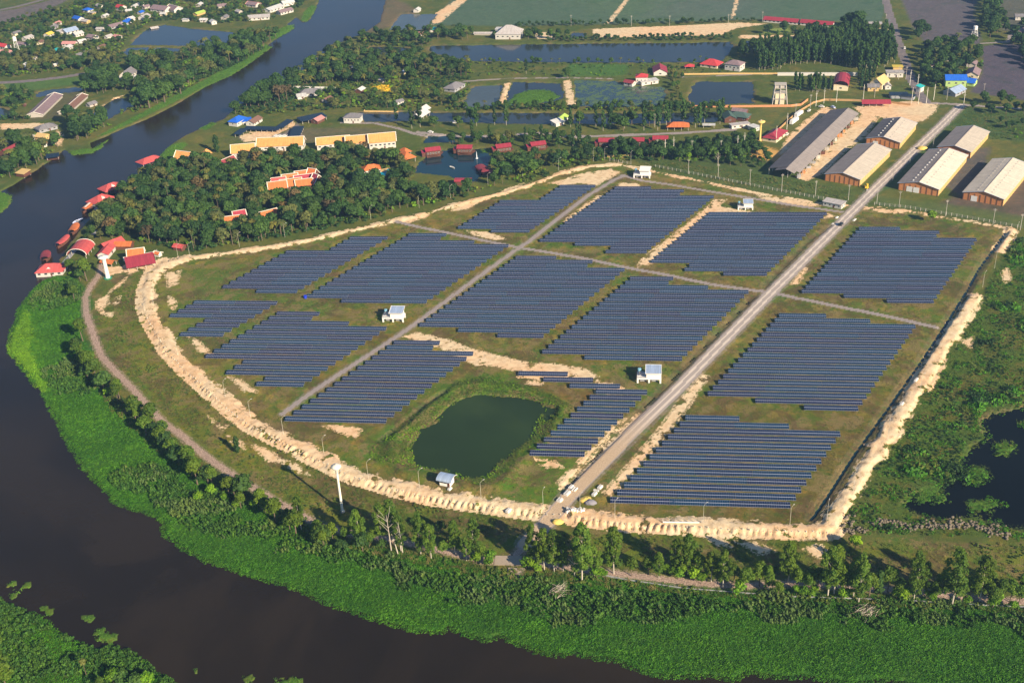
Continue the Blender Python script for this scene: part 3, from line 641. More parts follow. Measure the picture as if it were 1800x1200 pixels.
def tab(s, x, up): # point on the table plane; s = metres up the slope from the low edge
    return (x, -SL / 2 * math.cos(TILT) + s * math.cos(TILT) - up * math.sin(TILT), .85 + s * math.sin(TILT) + up * math.cos(TILT))
tb = MB(); tb.slab(tab(0, .06, 0), tab(0, UNIT - .06, 0), tab(SL, UNIT - .06, 0), tab(SL, .06, 0), .05, m_alu)
fb = MB()
for r_ in range(2):
    s0 = .05 + r_ * (SL / 2 + .06); s1 = s0 + SL / 2 - .21
    for c_ in range(26):
        x0 = .06 + c_ * (UNIT - .12) / 26 + .03; x1 = x0 + (UNIT - .12) / 26 - .06
        fb.poly([tab(s0, x0, .004), tab(s0, x1, .004), tab(s1, x1, .004), tab(s1, x0, .004), tab(s0, x0, .03), tab(s0, x1, .03), tab(s1, x1, .03), tab(s1, x0, .03)], m_glass, [(4, 5, 6, 7), (0, 1, 5, 4), (1, 2, 6, 5), (2, 3, 7, 6), (3, 0, 4, 7)])
pb = MB()
for c_ in range(9):
    x = 1 + c_ * 3
    for s in (.7, 3.2):
        q = tab(s, x, -.1); pb.box((q[0], q[1], q[2] / 2 - .1), (.09, .09, q[2] + .2), m_steel)
for s in (.7, 3.2):
    q = tab(s, UNIT / 2, -.11); pb.box(q, (UNIT - .3, .08, .1), m_steel)
me_back, me_mod, me_post = tb.mesh("table_back"), fb.mesh("solar_modules"), pb.mesh("support_frame")
BLK = {
 'A': ((227.62, 699.66), [(0,1)] + [(0,2)] * 2 + [(0,3)] * 14 + [(1,3), (2,3)], "far block between main road and canal"),
 'B': ((150.79, 586.85), [(0,1), (0,2)] + [(0,3)] * 14 + [(1,3), (2,3)], "middle block between main road and canal"),
 'C': ((82.62, 486.39), [(0,1), (0,2)] + [(0,3)] * 11, "front block inside the sandy dike corner"),
 'D': ((73.31, 643.93), [(0,1)] * 2 + [(0,2)] + [(0,3)] * 14 + [(1,3)], "block behind the white house beside the main road"),
 'E': ((4.88, 682.47), [(0,1)] + [(0,2)] * 2 + [(0,3)] * 14 + [(1,3), (2,3)], "central block between crossroads and sand patch"),
 'F': ((-65.58, 727.05), [(0,1)] * 2 + [(0,2)] + [(0,3)] * 14 + [(1,3)], "block just behind the switch house on the inner road"),
 'G': ((-130.41, 730.41), [(1,2)] * 4 + [(0,2)] * 10 + [(1,2)], "narrow block nearest the resort trees"),
 'H': ((-190.69, 642.08), [(0,2)] * 4 + [(1,2)] * 4, "small block at the western dike bend"),
 'I': ((-137.59, 621.6), [(0,1)] * 2 + [(0,2)] + [(0,3)] * 7 + [(1,3)] * 3 + [(2,3)] * 2, "block in front of the inner road switch house"),
 'J': ((-65.72, 578.47), [(0,1)] * 2 + [(0,2)] * 13, "block between inner road and green pond"),
 'L': ((14.1, 803.87), [(1,2)] * 5 + [(0,2)] * 9 + [(1,2)], "small far block below the hilltop road end"),
 'M': (tuple(G(1080, 333)), [(0,1)] + [(0,2)] * 2 + [(0,3)] * 14 + [(1,3), (2,3), (2,3)], "far block beside the long sand strip"),
 'N': (tuple(G(1245, 378)), [(0,3)] * 14 + [(1,3)] * 2 + [(2,3)], "far block under the roadside cabin"),
}
BLK['L'] = (BLK['L'][0], BLK['L'][1], "small far block below the road bend")
BLK['K'] = ((52.07, 531.01), None, "column of short tables right of the pond")
def solar_row(p, a, b, label, jitter):
    e = empty("solar_panel_row", (p[0], p[1], float(zat(*p)[0]) * .3), AL)
    tag(e, label, "solar panels", "solar panel rows of the farm")
    for u in range(a, b):
        x = (u - a) * UNIT
        o = inst(me_back, "table_back", e, (x, 0, jitter)); tag(inst(me_mod, "solar_modules", e, (x, 0, jitter)), kind="stuff"); tag(inst(me_post, "support_frame", e, (x, 0, 0)), kind="stuff")
LEN = {1: "short", 2: "two-table", 3: "long three-table"}
for kk, (O, rows, desc) in BLK.items():
    O = np.array(O)
    if kk == 'K':
        pts = [G(911.7, 659.2), G(955, 669.5), G(1001.2, 680.5)] + [O + i * (SHIFT * E2 - PITCH * N2) for i in range(3, 14)]
        rows = [(0, 1)] * 14
    else:
        ps = 1.02 if kk == 'N' else 1.0
        pts = [O + i * ps * (SHIFT * E2 - PITCH * N2) for i in range(len(rows))]
    n = len(pts)
    for i, (p, (a, b)) in enumerate(zip(pts, rows)):
        p = np.array(p) + a * UNIT * E2
        nm = ORD[n - i] if n - i > 1 else "nearest"
        solar_row(p, a, b, f"{nm} panel row of the {desc}" if n - i == 1 else f"{nm} panel row from the front, {desc}", random.uniform(-.04, .04))

# ------------------------------------------------------------------ plant prototypes
def rnd_unit(n):
    v = rng.normal(size=(n, 3)); return v / np.linalg.norm(v, axis=1)[:, None]
def leaves(cent, nrm, size, aspect=1.0):
    """bent quads, one per centre"""
    n = len(cent); t = np.cross(nrm, rnd_unit(n)); t /= np.linalg.norm(t, axis=1)[:, None] + 1e-9; b = np.cross(nrm, t)
    s = (size * (0.65 + .7 * rng.random(n)))[:, None] if np.isscalar(size) else size[:, None]
    V = np.stack([cent - t * s - b * s * aspect, cent + t * s - b * s * aspect * .6, cent + t * s * .8 + b * s * aspect, cent - t * s * .9 + b * s * aspect * .8], 1)
    return V.reshape(-1, 3), np.arange(n * 4).reshape(-1, 4)
def blob(c, r, nseg=6, nr=4):
    V = []; F = []
    for i in range(nr + 1):
        ph = math.pi * i / nr
        for j in range(nseg):
            a = 2 * math.pi * (j + .5 * (i % 2)) / nseg; q = 1 + random.uniform(-.18, .18)
            V.append((c[0] + r[0] * q * math.sin(ph) * math.cos(a), c[1] + r[1] * q * math.sin(ph) * math.sin(a), c[2] + r[2] * q * math.cos(ph)))
    for i in range(nr):
        for j in range(nseg): F.append((i * nseg + j, (i + 1) * nseg + j, (i + 1) * nseg + (j + 1) % nseg, i * nseg + (j + 1) % nseg))
    return np.array(V), np.array(F)
def crown_mesh(name, mat, clumps, per, size, core=.72, flat=.0):
    VV = []; FF = []; b = 0
    for (c, r) in clumps:
        c = np.array(c); r = np.array(r)
        if core: v, f = blob(c, r * core); VV.append(v); FF.append(f + b); b += len(v)
        n = max(6, int(per * (r[0] * r[1] + r[0] * r[2] * 2) / 3)); d = rnd_unit(n); d[:, 2] = np.where(d[:, 2] < -.3, -d[:, 2] * .6, d[:, 2]); d /= np.linalg.norm(d, axis=1)[:, None]
        cen = c + d * r * (.8 + .3 * rng.random((n, 1))); nn = d * 1.0 + rnd_unit(n) * .75; nn /= np.linalg.norm(nn, axis=1)[:, None]
        v, f = leaves(cen, nn, size); VV.append(v); FF.append(f + b); b += len(v)
    return np_mesh(name, np.concatenate(VV), np.concatenate(FF), mat, False)
m_bark = M("bark", (.16, .12, .085), .9, .3, 2); m_bark_pale = M("pale_bark", (.50, .44, .35), .85, .25, 2)
lf_dark = leafmat("foliage_dark", (.019, .058, .016), (.040, .090, .020), .18); lf_mid = leafmat("foliage_mid", (.032, .085, .018), (.058, .120, .022), .15)
lf_olive = leafmat("foliage_olive", (.075, .105, .03), (.12, .135, .04), .15); lf_bright = leafmat("foliage_bright", (.08, .20, .010), (.14, .26, .012))
lf_brown = leafmat("foliage_dry", (.11, .085, .04), (.15, .115, .055)); lf_palm = leafmat("foliage_palm", (.06, .10, .022), (.13, .14, .04))
lf_euc = leafmat("foliage_eucalypt", (.07, .15, .016), (.125, .20, .022), .15, .4); lf_yel = leafmat("foliage_yellow", (.45, .36, .03), (.6, .45, .04))
def round_clumps(R, H, h0, n, cr):
    L = [((0, 0, h0 + (H - h0) * .55), (R * .62, R * .62, (H - h0) * .42))]
    for i in range(n):
        a = random.uniform(0, 2 * math.pi); e = random.uniform(-.25, 1.3); q = R * .62 * math.cos(e) * random.uniform(.8, 1.15)
        zc = h0 + (H - h0) * (.5 + .36 * math.sin(e)); s = cr * random.uniform(.75, 1.25); L.append(((q * math.cos(a), q * math.sin(a), zc), (s, s, s * .8)))
    return L
def trunk_mesh(name, h, r, mat, br=4, lean=0.0, spread=2.0, fork=.5):
    b = MB(); b.tube([(0, 0, -.4), (lean * .3, 0, h * .4), (lean, 0, h)], [r, r * .75, r * .35], mat, 6)
    for i in range(br):
        a = random.uniform(0, 6.28); z = h * random.uniform(fork, .85)
        b.tube([(lean * z / h, 0, z), (spread * .5 * math.cos(a), spread * .5 * math.sin(a), z + h * .13), (spread * math.cos(a), spread * math.sin(a), z + h * .2)], [r * .4, r * .28, r * .12], mat, 5)
    return b.mesh(name)
PROTO = {}
def proto(kind, variants): PROTO[kind] = variants       # each: (crown mesh, trunk mesh)
for kd, lm, R, H in (("dark", lf_dark, 5.0, 12.5), ("mid", lf_mid, 4.6, 11.5), ("olive", lf_olive, 4.4, 11.0)):
    proto(kd, [(crown_mesh("crown", lm, round_clumps(R * random.uniform(.95, 1.15), H * random.uniform(.9, 1.1), 1.2, 15, 1.9), 7.0, .48), trunk_mesh("trunk", 7.5, .32, m_bark)) for _ in range(3)])
proto("big", [(crown_mesh("crown", lf_mid, round_clumps(7.5, 13.5, 2.0, 24, 2.1), 9.0, .45), trunk_mesh("trunk", 9, .5, m_bark, 5, 0, 4)) for _ in range(2)])
proto("brown", [(crown_mesh("crown", lf_brown, round_clumps(4.8, 11, 3, 12, 1.7), 6, .45, 0), trunk_mesh("trunk", 8, .3, m_bark)) for _ in range(1)])
def tall_clumps(R, H, h0, n, s0=1.0):
    L = []
    for i in range(n):
        t = (i + random.random()) / n; z = h0 + (H - h0) * t; w = R * (math.sin(math.pi * min(1, .18 + .8 * t)) ** .7) * random.uniform(.3, 1.05); a = i * 2.4 + random.uniform(-.5, .5)
        s = s0 * random.uniform(.75, 1.25); L.append(((w * math.cos(a), w * math.sin(a), z), (s, s, s * 1.5)))
    return L
proto("tall", [(crown_mesh("crown", lf_dark if v else lf_mid, tall_clumps(1.7, 17, 3.5, 15, 1.15), 8, .42), trunk_mesh("trunk", 15, .18, m_bark_pale, 0)) for v in range(3)])
proto("euc", [(crown_mesh("crown", lf_euc, tall_clumps(4.3, 23 + v, 5.5, 34, 1.35), 24, .30, .5), trunk_mesh("trunk", 21, .34, m_bark_pale, 6, .8, 2.6, .35)) for v in range(4)])
proto("bushy", [(crown_mesh("crown", lf_bright if v % 2 else lf_mid, round_clumps(2.6, 5.5, .4, 12, 1.0), 22, .27, .6), trunk_mesh("trunk", 3.5, .15, m_bark, 3, 0, 1.2)) for v in range(4)])
proto("column", [(crown_mesh("crown", lf_mid, tall_clumps(1.4, 12, .8, 16, 1.2), 14, .3), trunk_mesh("trunk", 8, .2, m_bark, 0)) for v in range(1)])
proto("shade", [(crown_mesh("crown", lf_euc, round_clumps(4.2, 13, 2.4, 26, 1.3), 18, .30, .6), trunk_mesh("trunk", 9.5, .32, m_bark, 5, .5, 2.6)) for v in range(3)])
def palm(H, fr, L, mat, lean):
    V = []; F = []; top = np.array((lean, 0, H))
    for i in range(fr):
        a = 2 * math.pi * i / fr + random.uniform(-.2, .2); el = random.uniform(-.1, .9); d = np.array((math.cos(a), math.sin(a), 0)); sd = np.array((-d[1], d[0], 0)); b = len(V)
        for j in range(5):
            t = j / 4; p = top + d * L * (t * math.cos(el * (1 - .4 * t))) + np.array((0, 0, L * (math.sin(el) * t - .75 * t * t)))
            w = .85 * math.sin(math.pi * (.15 + .8 * t)); V += [p + sd * w - (0, 0, w * .45), p, p - sd * w - (0, 0, w * .45)]
        for j in range(4):
            for q in (0, 1): F.append((b + j * 3 + q, b + j * 3 + q + 1, b + j * 3 + q + 4, b + j * 3 + q + 3))
    b = MB(); b.tube([(0, 0, -.3), (lean * .25, 0, H * .5), (lean, 0, H)], [.28, .2, .15], m_bark, 6)
    return (np_mesh("fronds", np.array(V), np.array(F), mat, False), b.mesh("trunk"))
proto("palm", [palm(H_, 15, 3.9, lf_palm, l_) for H_, l_ in ((9, .8), (11, 1.4), (8, -.6), (10, .3))])
proto("fanpalm", [(crown_mesh("crown", lf_palm, [((0, 0, 12.5), (2.1, 2.1, 1.9))], 16, .55, .4), trunk_mesh("trunk", 12, .24, m_bark, 0))])
proto("dead", [None])
def make_tree(name, x, y, kind, sc, label, group=None, cat="tree", v=None, z=None, rz=None, zs=1.0):
    V_ = PROTO[kind]; cr, tk = V_[random.randrange(len(V_)) if v is None else v % len(V_)]
    e = empty(name, (x, y, float(zat(x, y)[0]) if z is None else z), random.uniform(0, 6.28) if rz is None else rz); e.scale = (sc, sc, sc * zs)
    tag(e, label, cat, group)
    inst(cr, "fronds" if kind == "palm" else "crown", e); inst(tk, "trunk", e); return e

# keep-out footprints for trees
KEEP = []
def keep(x, y, r): KEEP.append((x, y, r))
def free(x, y):
    for a, b, r in KEEP:
        if (x - a) ** 2 + (y - b) ** 2 < r * r: return False
    return True
# ------------------------------------------------------------------ buildings
WHITE = (.78, .76, .72)
m_white = M("white_paint", WHITE, .7, .1); m_cream = M("cream_wall", (.72, .62, .42), .8, .12); m_brickwall = M("brick_wall", (.56, .23, .085), .9, .25, 1.2)
m_ochre = M("ochre_wall", (.62, .42, .17), .85, .15); m_dark = M("dark_opening", (.02, .02, .022), .9, .1); m_pane = M("window_glass", (.03, .04, .05), .15, .1, 1, .5)
m_frame = M("window_frame", (.55, .52, .48), .6, .1); m_conc = M("concrete", (.46, .42, .37), .9, .2, .8); m_wood = M("dark_timber", (.13, .055, .035), .8, .25, 1)
m_trim = M("white_trim", (.80, .74, .64), .6, .08); m_green = M("green_wall", (.42, .58, .20), .8, .1); m_grey = M("grey_wall", (.34, .34, .36), .85, .15)
ROOF = {
 'red': M("red_roof", (.52, .055, .06), .6, .2, .5, stripes=.5), 'crimson': M("crimson_roof", (.32, .04, .06), .5, .15, .5, stripes=.5), 'darkred': M("dark_red_roof", (.26, .045, .055), .6, .25, .5, stripes=.5),
 'pinkred': M("pink_red_roof", (.50, .09, .085), .6, .15, .5, stripes=.5), 'orange': M("orange_tile_roof", (.56, .16, .05), .7, .2, .6, stripes=.4), 'gold': M("golden_tile_roof", (.70, .32, .10), .7, .3, .6, stripes=.4),
 'blue': M("blue_roof", (.02, .13, .60), .5, .15, .5, stripes=.5), 'teal': M("turquoise_roof", (.03, .42, .42), .5, .12, .5, stripes=.5), 'grey': M("grey_roof", (.20, .19, .20), .7, .25, .4, stripes=.5),
 'mauve': M("mauve_brown_roof", (.24, .17, .18), .8, .25, .4, stripes=.5), 'pale': M("pale_roof", (.46, .43, .41), .7, .2, .4, stripes=.5, dirt=(.40, .34, .32)), 'white': M("white_roof", (.56, .55, .53), .6, .2, .4, stripes=.5),
 'yellow': M("yellow_roof", (.65, .50, .08), .7, .15), 'lime': M("lime_roof", (.40, .55, .10), .7, .15), 'brown': M("brown_roof", (.20, .11, .08), .8, .25), 'black': M("blue_black_roof", (.015, .03, .055), .45, .2, .5, stripes=.6),
 'green': M("green_grey_roof", (.07, .12, .10), .7, .25, .5), 'pink': M("pink_roof", (.55, .26, .24), .7, .2), 'bluewhite': M("steel_blue_roof", (.40, .50, .66), .35, .1, .4, .5, .2, stripes=.35),
 'fibre': M("weathered_fibre_roof", (.27, .235, .22), .9, .25, .25, stripes=1.1), 'fibrepale': M("pale_fibre_roof", (.54, .47, .38), .85, .22, .22, stripes=1.1),
 'fibrewhite': M("bright_fibre_roof", (.66, .59, .47), .85, .2, .25, stripes=1.1), 'fibredark': M("dark_fibre_roof", (.11, .105, .115), .85, .3, .12, stripes=1.1, dirt=(.16, .145, .15)), 'thatch': M("straw_roof", (.60, .42, .18), .9, .2),
}
WALLS = {'white': M('limewashed_wall', (.60, .57, .52), .8, .2), 'cream': m_cream, 'brick': m_brickwall, 'ochre': m_ochre, 'wood': m_wood, 'grey': m_grey, 'green': m_green, 'conc': m_conc}
def win_mesh(w=1.2, h=1.2):
    f = MB(); f.box((0, -.03, 0), (w, .06, h), m_frame); g = MB(); g.box((0, -.065, 0), (w - .22, .02, h - .22), m_pane); return f.mesh("window"), g.mesh("pane")
WINM = win_mesh(); WINL = win_mesh(2.0, 1.3)
db = MB(); db.box((0, -.04, 1.05), (1.1, .08, 2.1), m_wood); DOORM = db.mesh("door")
def roof_gable(b, L, W, z0, rise, over, mat, t=.16):
    x = L / 2 + over; y = W / 2 + over; dz = rise * over / (W / 2)
    b.slab((-x, -y, z0 - dz), (x, -y, z0 - dz), (x, 0, z0 + rise), (-x, 0, z0 + rise), t, mat)
    b.slab((x, y, z0 - dz), (-x, y, z0 - dz), (-x, 0, z0 + rise), (x, 0, z0 + rise), t, mat)
def roof_hip(b, L, W, z0, rise, over, mat, ridge=None):
    x = L / 2 + over; y = W / 2 + over; r = max(.15, (L - W) / 2) if ridge is None else ridge; e = z0 - .15
    b.poly([(-x, -y, e), (x, -y, e), (x, y, e), (-x, y, e), (-r, 0, z0 + rise), (r, 0, z0 + rise), (-x, -y, e - .15), (x, -y, e - .15), (x, y, e - .15), (-x, y, e - .15)], mat,
           [(0, 1, 5, 4), (1, 2, 5), (2, 3, 4, 5), (3, 0, 4), (6, 9, 8, 7), (0, 6, 7, 1), (1, 7, 8, 2), (2, 8, 9, 3), (3, 9, 6, 0)])
def curved_roof(b, L, W, z0, rise, over, mat, n=8):
    x = L / 2 + over; P = []
    for i in range(n + 1):
        a = math.pi * i / n; y = -(W / 2 + over) * math.cos(a); z = z0 + rise * math.sin(a)
        P += [(-x, y, z), (x, y, z), (-x, y, z - .12), (x, y, z - .12)]
    F = []
    for i in range(n):
        a = 4 * i; c = a + 4; F += [(a, a + 1, c + 1, c), (a + 2, c + 2, c + 3, a + 3), (a, c, c + 2, a + 2), (a + 1, a + 3, c + 3, c + 1)]
    b.poly(P, mat, F)
def trims(b, L, W, z0, rise, over, mat, w=.6):
    x = L / 2 + over; y = W / 2 + over; dz = rise * over / (W / 2)
    b.box((0, 0, z0 + rise + .07), (2 * x, .55, .25), mat)
    for sx in (-1, 1):
        for sy in (-1, 1): b.tube([(sx * (x + .02), sy * y, z0 - dz + .02), (sx * (x + .02), 0, z0 + rise + .08)], w * .55, mat, 4)
def house(px, L, W, h, d, label, roof='gable', rc='grey', wc='white', rise=None, stilt=0.0, over=.7, trim=None, win=3, name="house", cat="house", z=None, group=None, door=True, tiers=0, open_sides=False, dormer=False, mid=.5, yaw=None):
    rise = (.26 * W if rise is None else rise); zb = 0.0 if z is None else z
    c = G(px[0], px[1], zb + stilt + h + rise * mid); yw = yaw_of(px, d) if yaw is None else yaw
    zg = float(zat(*c)[0]) if z is None else z
    e = empty(name, (c[0], c[1], zg), yw); tag(e, label, cat, group); keep(c[0], c[1], max(L, W) * .5 + 3.0); keep(c[0], c[1] - 8, L * .42 + 1 if z != -.3 else 4); keep(c[0], c[1] - 17, L * .3 if z != -.3 else 1)
    z0 = stilt + h
    b = MB()
    if open_sides:
        for sx in np.linspace(-1, 1, max(2, int(L / 5) + 1)):
            for sy in (-1, 1): b.box((sx * (L / 2 - .3), sy * (W / 2 - .3), z0 / 2 - .2), (.3, .3, z0 + .4), m_conc)
        b.build("post", e)
    else:
        lo = stilt - (.5 if not stilt else 0)
        b.box((0, 0, (lo + z0) / 2), (L, W, z0 - lo), WALLS[wc])
        if roof == 'gable':
            for sx in (-1, 1): b.poly([(sx * L / 2, -W / 2, z0), (sx * L / 2, W / 2, z0), (sx * L / 2, 0, z0 + rise - .12)], WALLS[wc])
        b.build("wall", e)
    if stilt:
        s = MB(); s.box((0, 0, stilt - .12), (L + 1.2, W + 1.2, .22), m_wood if wc == 'wood' else m_conc); s.build("deck", e)
        q = MB(); q.box((0, 0, -.3), (.28, .28, 2 * stilt + .3), m_conc); qm = q.mesh("leg")
        for sx in (-1, 0, 1) if L > 9 else (-1, 1):
            for sy in (-1, 1): inst(qm, "leg", e, (sx * (L / 2 - .2), sy * (W / 2 - .2), 0))
    r = MB(); RM = ROOF[rc]
    if roof == 'gable': roof_gable(r, L, W, z0, rise, over, RM)
    elif roof == 'hip': roof_hip(r, L, W, z0, rise, over, RM)
    elif roof == 'curve': curved_roof(r, L, W, z0, rise, over, RM)
    elif roof == 'flat': r.box((0, 0, z0 + .12), (L + 2 * over, W + 2 * over, .24), RM)
    elif roof == 'shed': r.slab((-L / 2 - over, -W / 2 - over, z0 - .1), (L / 2 + over, -W / 2 - over, z0 - .1), (L / 2 + over, W / 2 + over, z0 + rise), (-L / 2 - over, W / 2 + over, z0 + rise), .16, RM)
    elif roof == 'thai':
        roof_hip(r, L + 1, W + 2.4, z0 - .3, rise * .5, over, RM, ridge=L / 2 - .4); roof_gable(r, L * .86, W * .62, z0 + rise * .22, rise * .95, .35, RM)
    ro = r.build("roof", e)
    if dormer:
        dm = MB(); dm.poly([(-1.6, -W * .33, z0 + rise * .35), (1.6, -W * .33, z0 + rise * .35), (0, -W * .33, z0 + rise * .35 + 1.3)], m_white); dm.slab((-2.1, -W * .36, z0 + rise * .3), (0, -W * .36, z0 + rise * .35 + 1.6), (0, 0, z0 + rise * .35 + 1.6), (-2.1, 0, z0 + rise * .3), .12, m_trim)
        dm.slab((0, -W * .36, z0 + rise * .35 + 1.6), (2.1, -W * .36, z0 + rise * .3), (2.1, 0, z0 + rise * .3), (0, 0, z0 + rise * .35 + 1.6), .12, RM); dm.build("dormer", ro)
    if trim:
        t = MB()
        if roof == 'thai': trims(t, L * .86, W * .62, z0 + rise * .22, rise * .95, .35, trim)
        elif roof == 'gable': trims(t, L, W, z0, rise, over, trim)
        elif roof == 'curve':
            for sx in (-1, 1): t.tube([(sx * (L / 2 + over + .03), -(W / 2 + over) * math.cos(a), z0 + rise * math.sin(a)) for a in np.linspace(0, math.pi, 9)], .2, trim, 4)
        t.build("ridge_trim", ro)
    cx, sy_ = math.cos(yw), math.sin(yw)
    if win and not open_sides:
        wm = WINL if L > 14 else WINM
        for (nx, ny, ln, off) in ((0, -1, L, W / 2), (0, 1, L, W / 2), (1, 0, W, L / 2), (-1, 0, W, L / 2)):
            wx_, wy_ = nx * cx - ny * sy_, nx * sy_ + ny * cx
            if wx_ * -c[0] + wy_ * -c[1] < 0: continue
            nw = win if ny else max(1, win // 2)
            for i in range(nw):
                t = (i + .5) / nw * ln - ln / 2
                o = inst(wm[0], "window", e, (nx * off + (t if ny else 0), ny * off + (t if nx else 0), stilt + h * .55), math.atan2(ny, nx) + math.pi / 2)
                inst(wm[1], "pane", o)
            if door and ny: inst(DOORM, "door", e, (ln * .08, ny * off, stilt), math.atan2(ny, nx) + math.pi / 2)
    return e

# --- warehouses (surveyed at eave height)
SH_INFO = [("fibrewhite", "fibre", "long pale roofed brick warehouse with two white doors beside the gravel road", 2, 13),
 ("fibrepale", "fibre", "brick warehouse with streaky grey and tan roof, nearest the dark long shed", 0, 0),
 ("fibrepale", "fibredark", "shorter dark roofed brick warehouse by the sandy yard, row of white roof vents", 1, 8),
 ("fibrepale", "fibre", "brick warehouse behind the white doored one, roof half dark half streaked tan", 0, 0),
 ("fibrewhite", "fibrepale", "white roofed brick warehouse at the edge of the photo with one white door", 1, 14)]
vb = MB(); vb.box((0, 0, .25), (.9, .9, .5), m_conc, top=.6); VENT = vb.mesh("roof_vent")
vb = MB(); vb.box((0, 0, .3), (1.0, 1.0, .6), m_white, top=.6); VENTW = vb.mesh("roof_vent")
bb_ = MB(); bb_.box((0, -.09, 2.6), (.5, .18, 5.2), M("dark_pier", (.24, .11, .06), .9)); PIER = bb_.mesh("pier")
bb_ = MB(); bb_.box((0, -.05, 1.9), (4.0, .1, 3.8), m_white); WDOOR = bb_.mesh("door")
bb_ = MB(); bb_.box((0, -.09, 2.6), (.45, .18, 5.2), m_ochre); OPIER = bb_.mesh("pier")
for (c, L, Wd, yw), (r1, r2, lab, nd, nv) in zip(SHED_DATA, SH_INFO):
    e = empty("warehouse", (c[0], c[1], 0), yw); tag(e, lab, "warehouse", "brick warehouses by the gravel road"); keep(c[0], c[1], L * .35)
    u = Vector((math.cos(yw), math.sin(yw)))
    for t_ in (-.3, .3): keep(c[0] + u.x * L * t_, c[1] + u.y * L * t_, Wd * .8)
    h = 5.2; Li, Wi = L - 1.6, Wd - 1.8; rise = 3.1; b = MB()
    b.box((0, 0, h / 2 - .2), (Li, Wi, h + .4), m_ochre)
    for sx in (-1, 1): b.poly([(sx * Li / 2, -Wi / 2, h), (sx * Li / 2, Wi / 2, h), (sx * Li / 2, 0, h + rise - .3)], m_brickwall)
    b.build("wall", e)
    for sx in (-1, 1): f = MB(); f.box((sx * (Li / 2 + .03), 0, h / 2 - .2), (.06, Wi, h + .4), m_brickwall); f.build("brick_end", e)
    for i in range(8):
        inst(PIER, "pier", e, (-Li / 2 - .06, -Wi / 2 + Wi * (i + .0) / 7 * .98 + .2, 0), -math.pi / 2)
    for i in range(int(Li / 5)):
        inst(OPIER, "pier", e, (-Li / 2 + 2 + i * 5, -Wi / 2, 0), 0)
    for i in range(nd): inst(WDOOR, "door", e, (-Li / 2 - .17, Wi * .22 - i * 4.6, 0), -math.pi / 2)
    for sy, rm in ((-1, r1), (1, r2)):  # sunward slope gets the lighter colour, the other the darker: light painted in
        r = MB(); y = Wd / 2; A = [(-L / 2, sy * y, h - .1), (L / 2, sy * y, h - .1), (L / 2, 0, h + rise), (-L / 2, 0, h + rise)]
        if sy > 0: A = A[::-1]
        r.slab(*A, .14, ROOF[rm]); ro = r.build("roof", e)
        for i in range(nv):
            x = -L / 2 + L * (i + .7) / (nv + .6); q = .33; inst(VENTW if rm in ('fibre', 'fibredark') else VENT, "roof_vent", ro, (x, sy * y * q, h + rise * (1 - q) - .1))
    rc_ = MB(); rc_.box((0, 0, h + rise + .05), (L, .5, .18), ROOF[r2]); rc_.build("ridge_cap", e)
    gt = MB()
    for sx in (-1, 1):
        for sy in (-1, 1): gt.tube([(sx * (L / 2 + .05), sy * Wd / 2, h - .1), (sx * (L / 2 + .05), 0, h + rise)], .14, ROOF['bluewhite'], 4)
    gt.build("gable_trim", e)
# long dark shed with open sides and a stepped roof
q = Gs([(1356.5, 296), (1400, 301.5), (1515, 200), (1455, 190.5)], 5.5); b_ax = ((q[3] - q[0]) + (q[2] - q[1])) / 2; L = np.linalg.norm(b_ax); yw = math.atan2(b_ax[1], b_ax[0]); bu = b_ax / L
a_ax = ((q[1] - q[0]) + (q[2] - q[3])) / 2; a_ax = a_ax - bu * (a_ax @ bu); Wd = np.linalg.norm(a_ax); c = q.mean(0)
e = empty("open_shed", (c[0], c[1], 0), yw); tag(e, "very long dark roofed open shed with stored goods beneath its eaves", "shed")
for t_ in (-.4, -.2, 0, .2, .4): keep(c[0] + bu[0] * L * t_, c[1] + bu[1] * L * t_, Wd * .62)
for sy, rm in ((-1, 'fibre'), (1, 'fibredark')):  # far slope darker than the sunward one: its shade is put into the colour
    r = MB(); A = [(-L / 2, sy * Wd / 2, 5.0), (L / 2, sy * Wd / 2, 5.0), (L / 2, -Wd * .12, 8.6), (-L / 2, -Wd * .12, 8.6)]
    if sy > 0: A = A[::-1]
    r.slab(*A, .16, ROOF[rm]); r.build("roof", e)
r = MB(); r.slab((-L / 2 - 5, -Wd * .40, 6.0), (-L / 2, -Wd * .40, 6.0), (-L / 2, -Wd * .12, 8.4), (-L / 2 - 5, -Wd * .12, 8.4), .16, ROOF['fibre']); r.slab((-L / 2, Wd * .22, 6.3), (-L / 2 - 5, Wd * .22, 6.3), (-L / 2 - 5, -Wd * .12, 8.4), (-L / 2, -Wd * .12, 8.4), .16, ROOF['fibredark']); r.build("porch_roof", e)  # porch slopes repeat the painted lit and shaded pair
pq = MB(); pq.box((0, 0, 2.5), (.35, .35, 5), m_conc); PM = pq.mesh("post")
for i in range(int(L / 8) + 1):
    for sy in (-1, -.12, 1): inst(PM, "post", e, (-L / 2 + .5 + i * (L - 1) / int(L / 8), sy * (Wd / 2 - .5) if abs(sy) == 1 else sy * Wd, 0))
for i in range(14):
    g = MB(); w = random.uniform(2, 4); hgt = random.uniform(1.2, 2.8); g.box((0, 0, hgt / 2), (w, random.uniform(1.5, 2.5), hgt), random.choice([m_wood, m_conc, m_grey, m_brickwall]), random.uniform(-.2, .2))
    o = g.build("goods_pile"); P_ = c + bu * (-L / 2 + 3 + i * (L - 6) / 13) + np.array((bu[1], -bu[0])) * (Wd / 2 - 1.5); o.location = (P_[0], P_[1], .05)
    tag(o, f"{ORD[i + 1]} pile of goods from the front under the long dark shed eaves", "pile", "goods under the long shed")

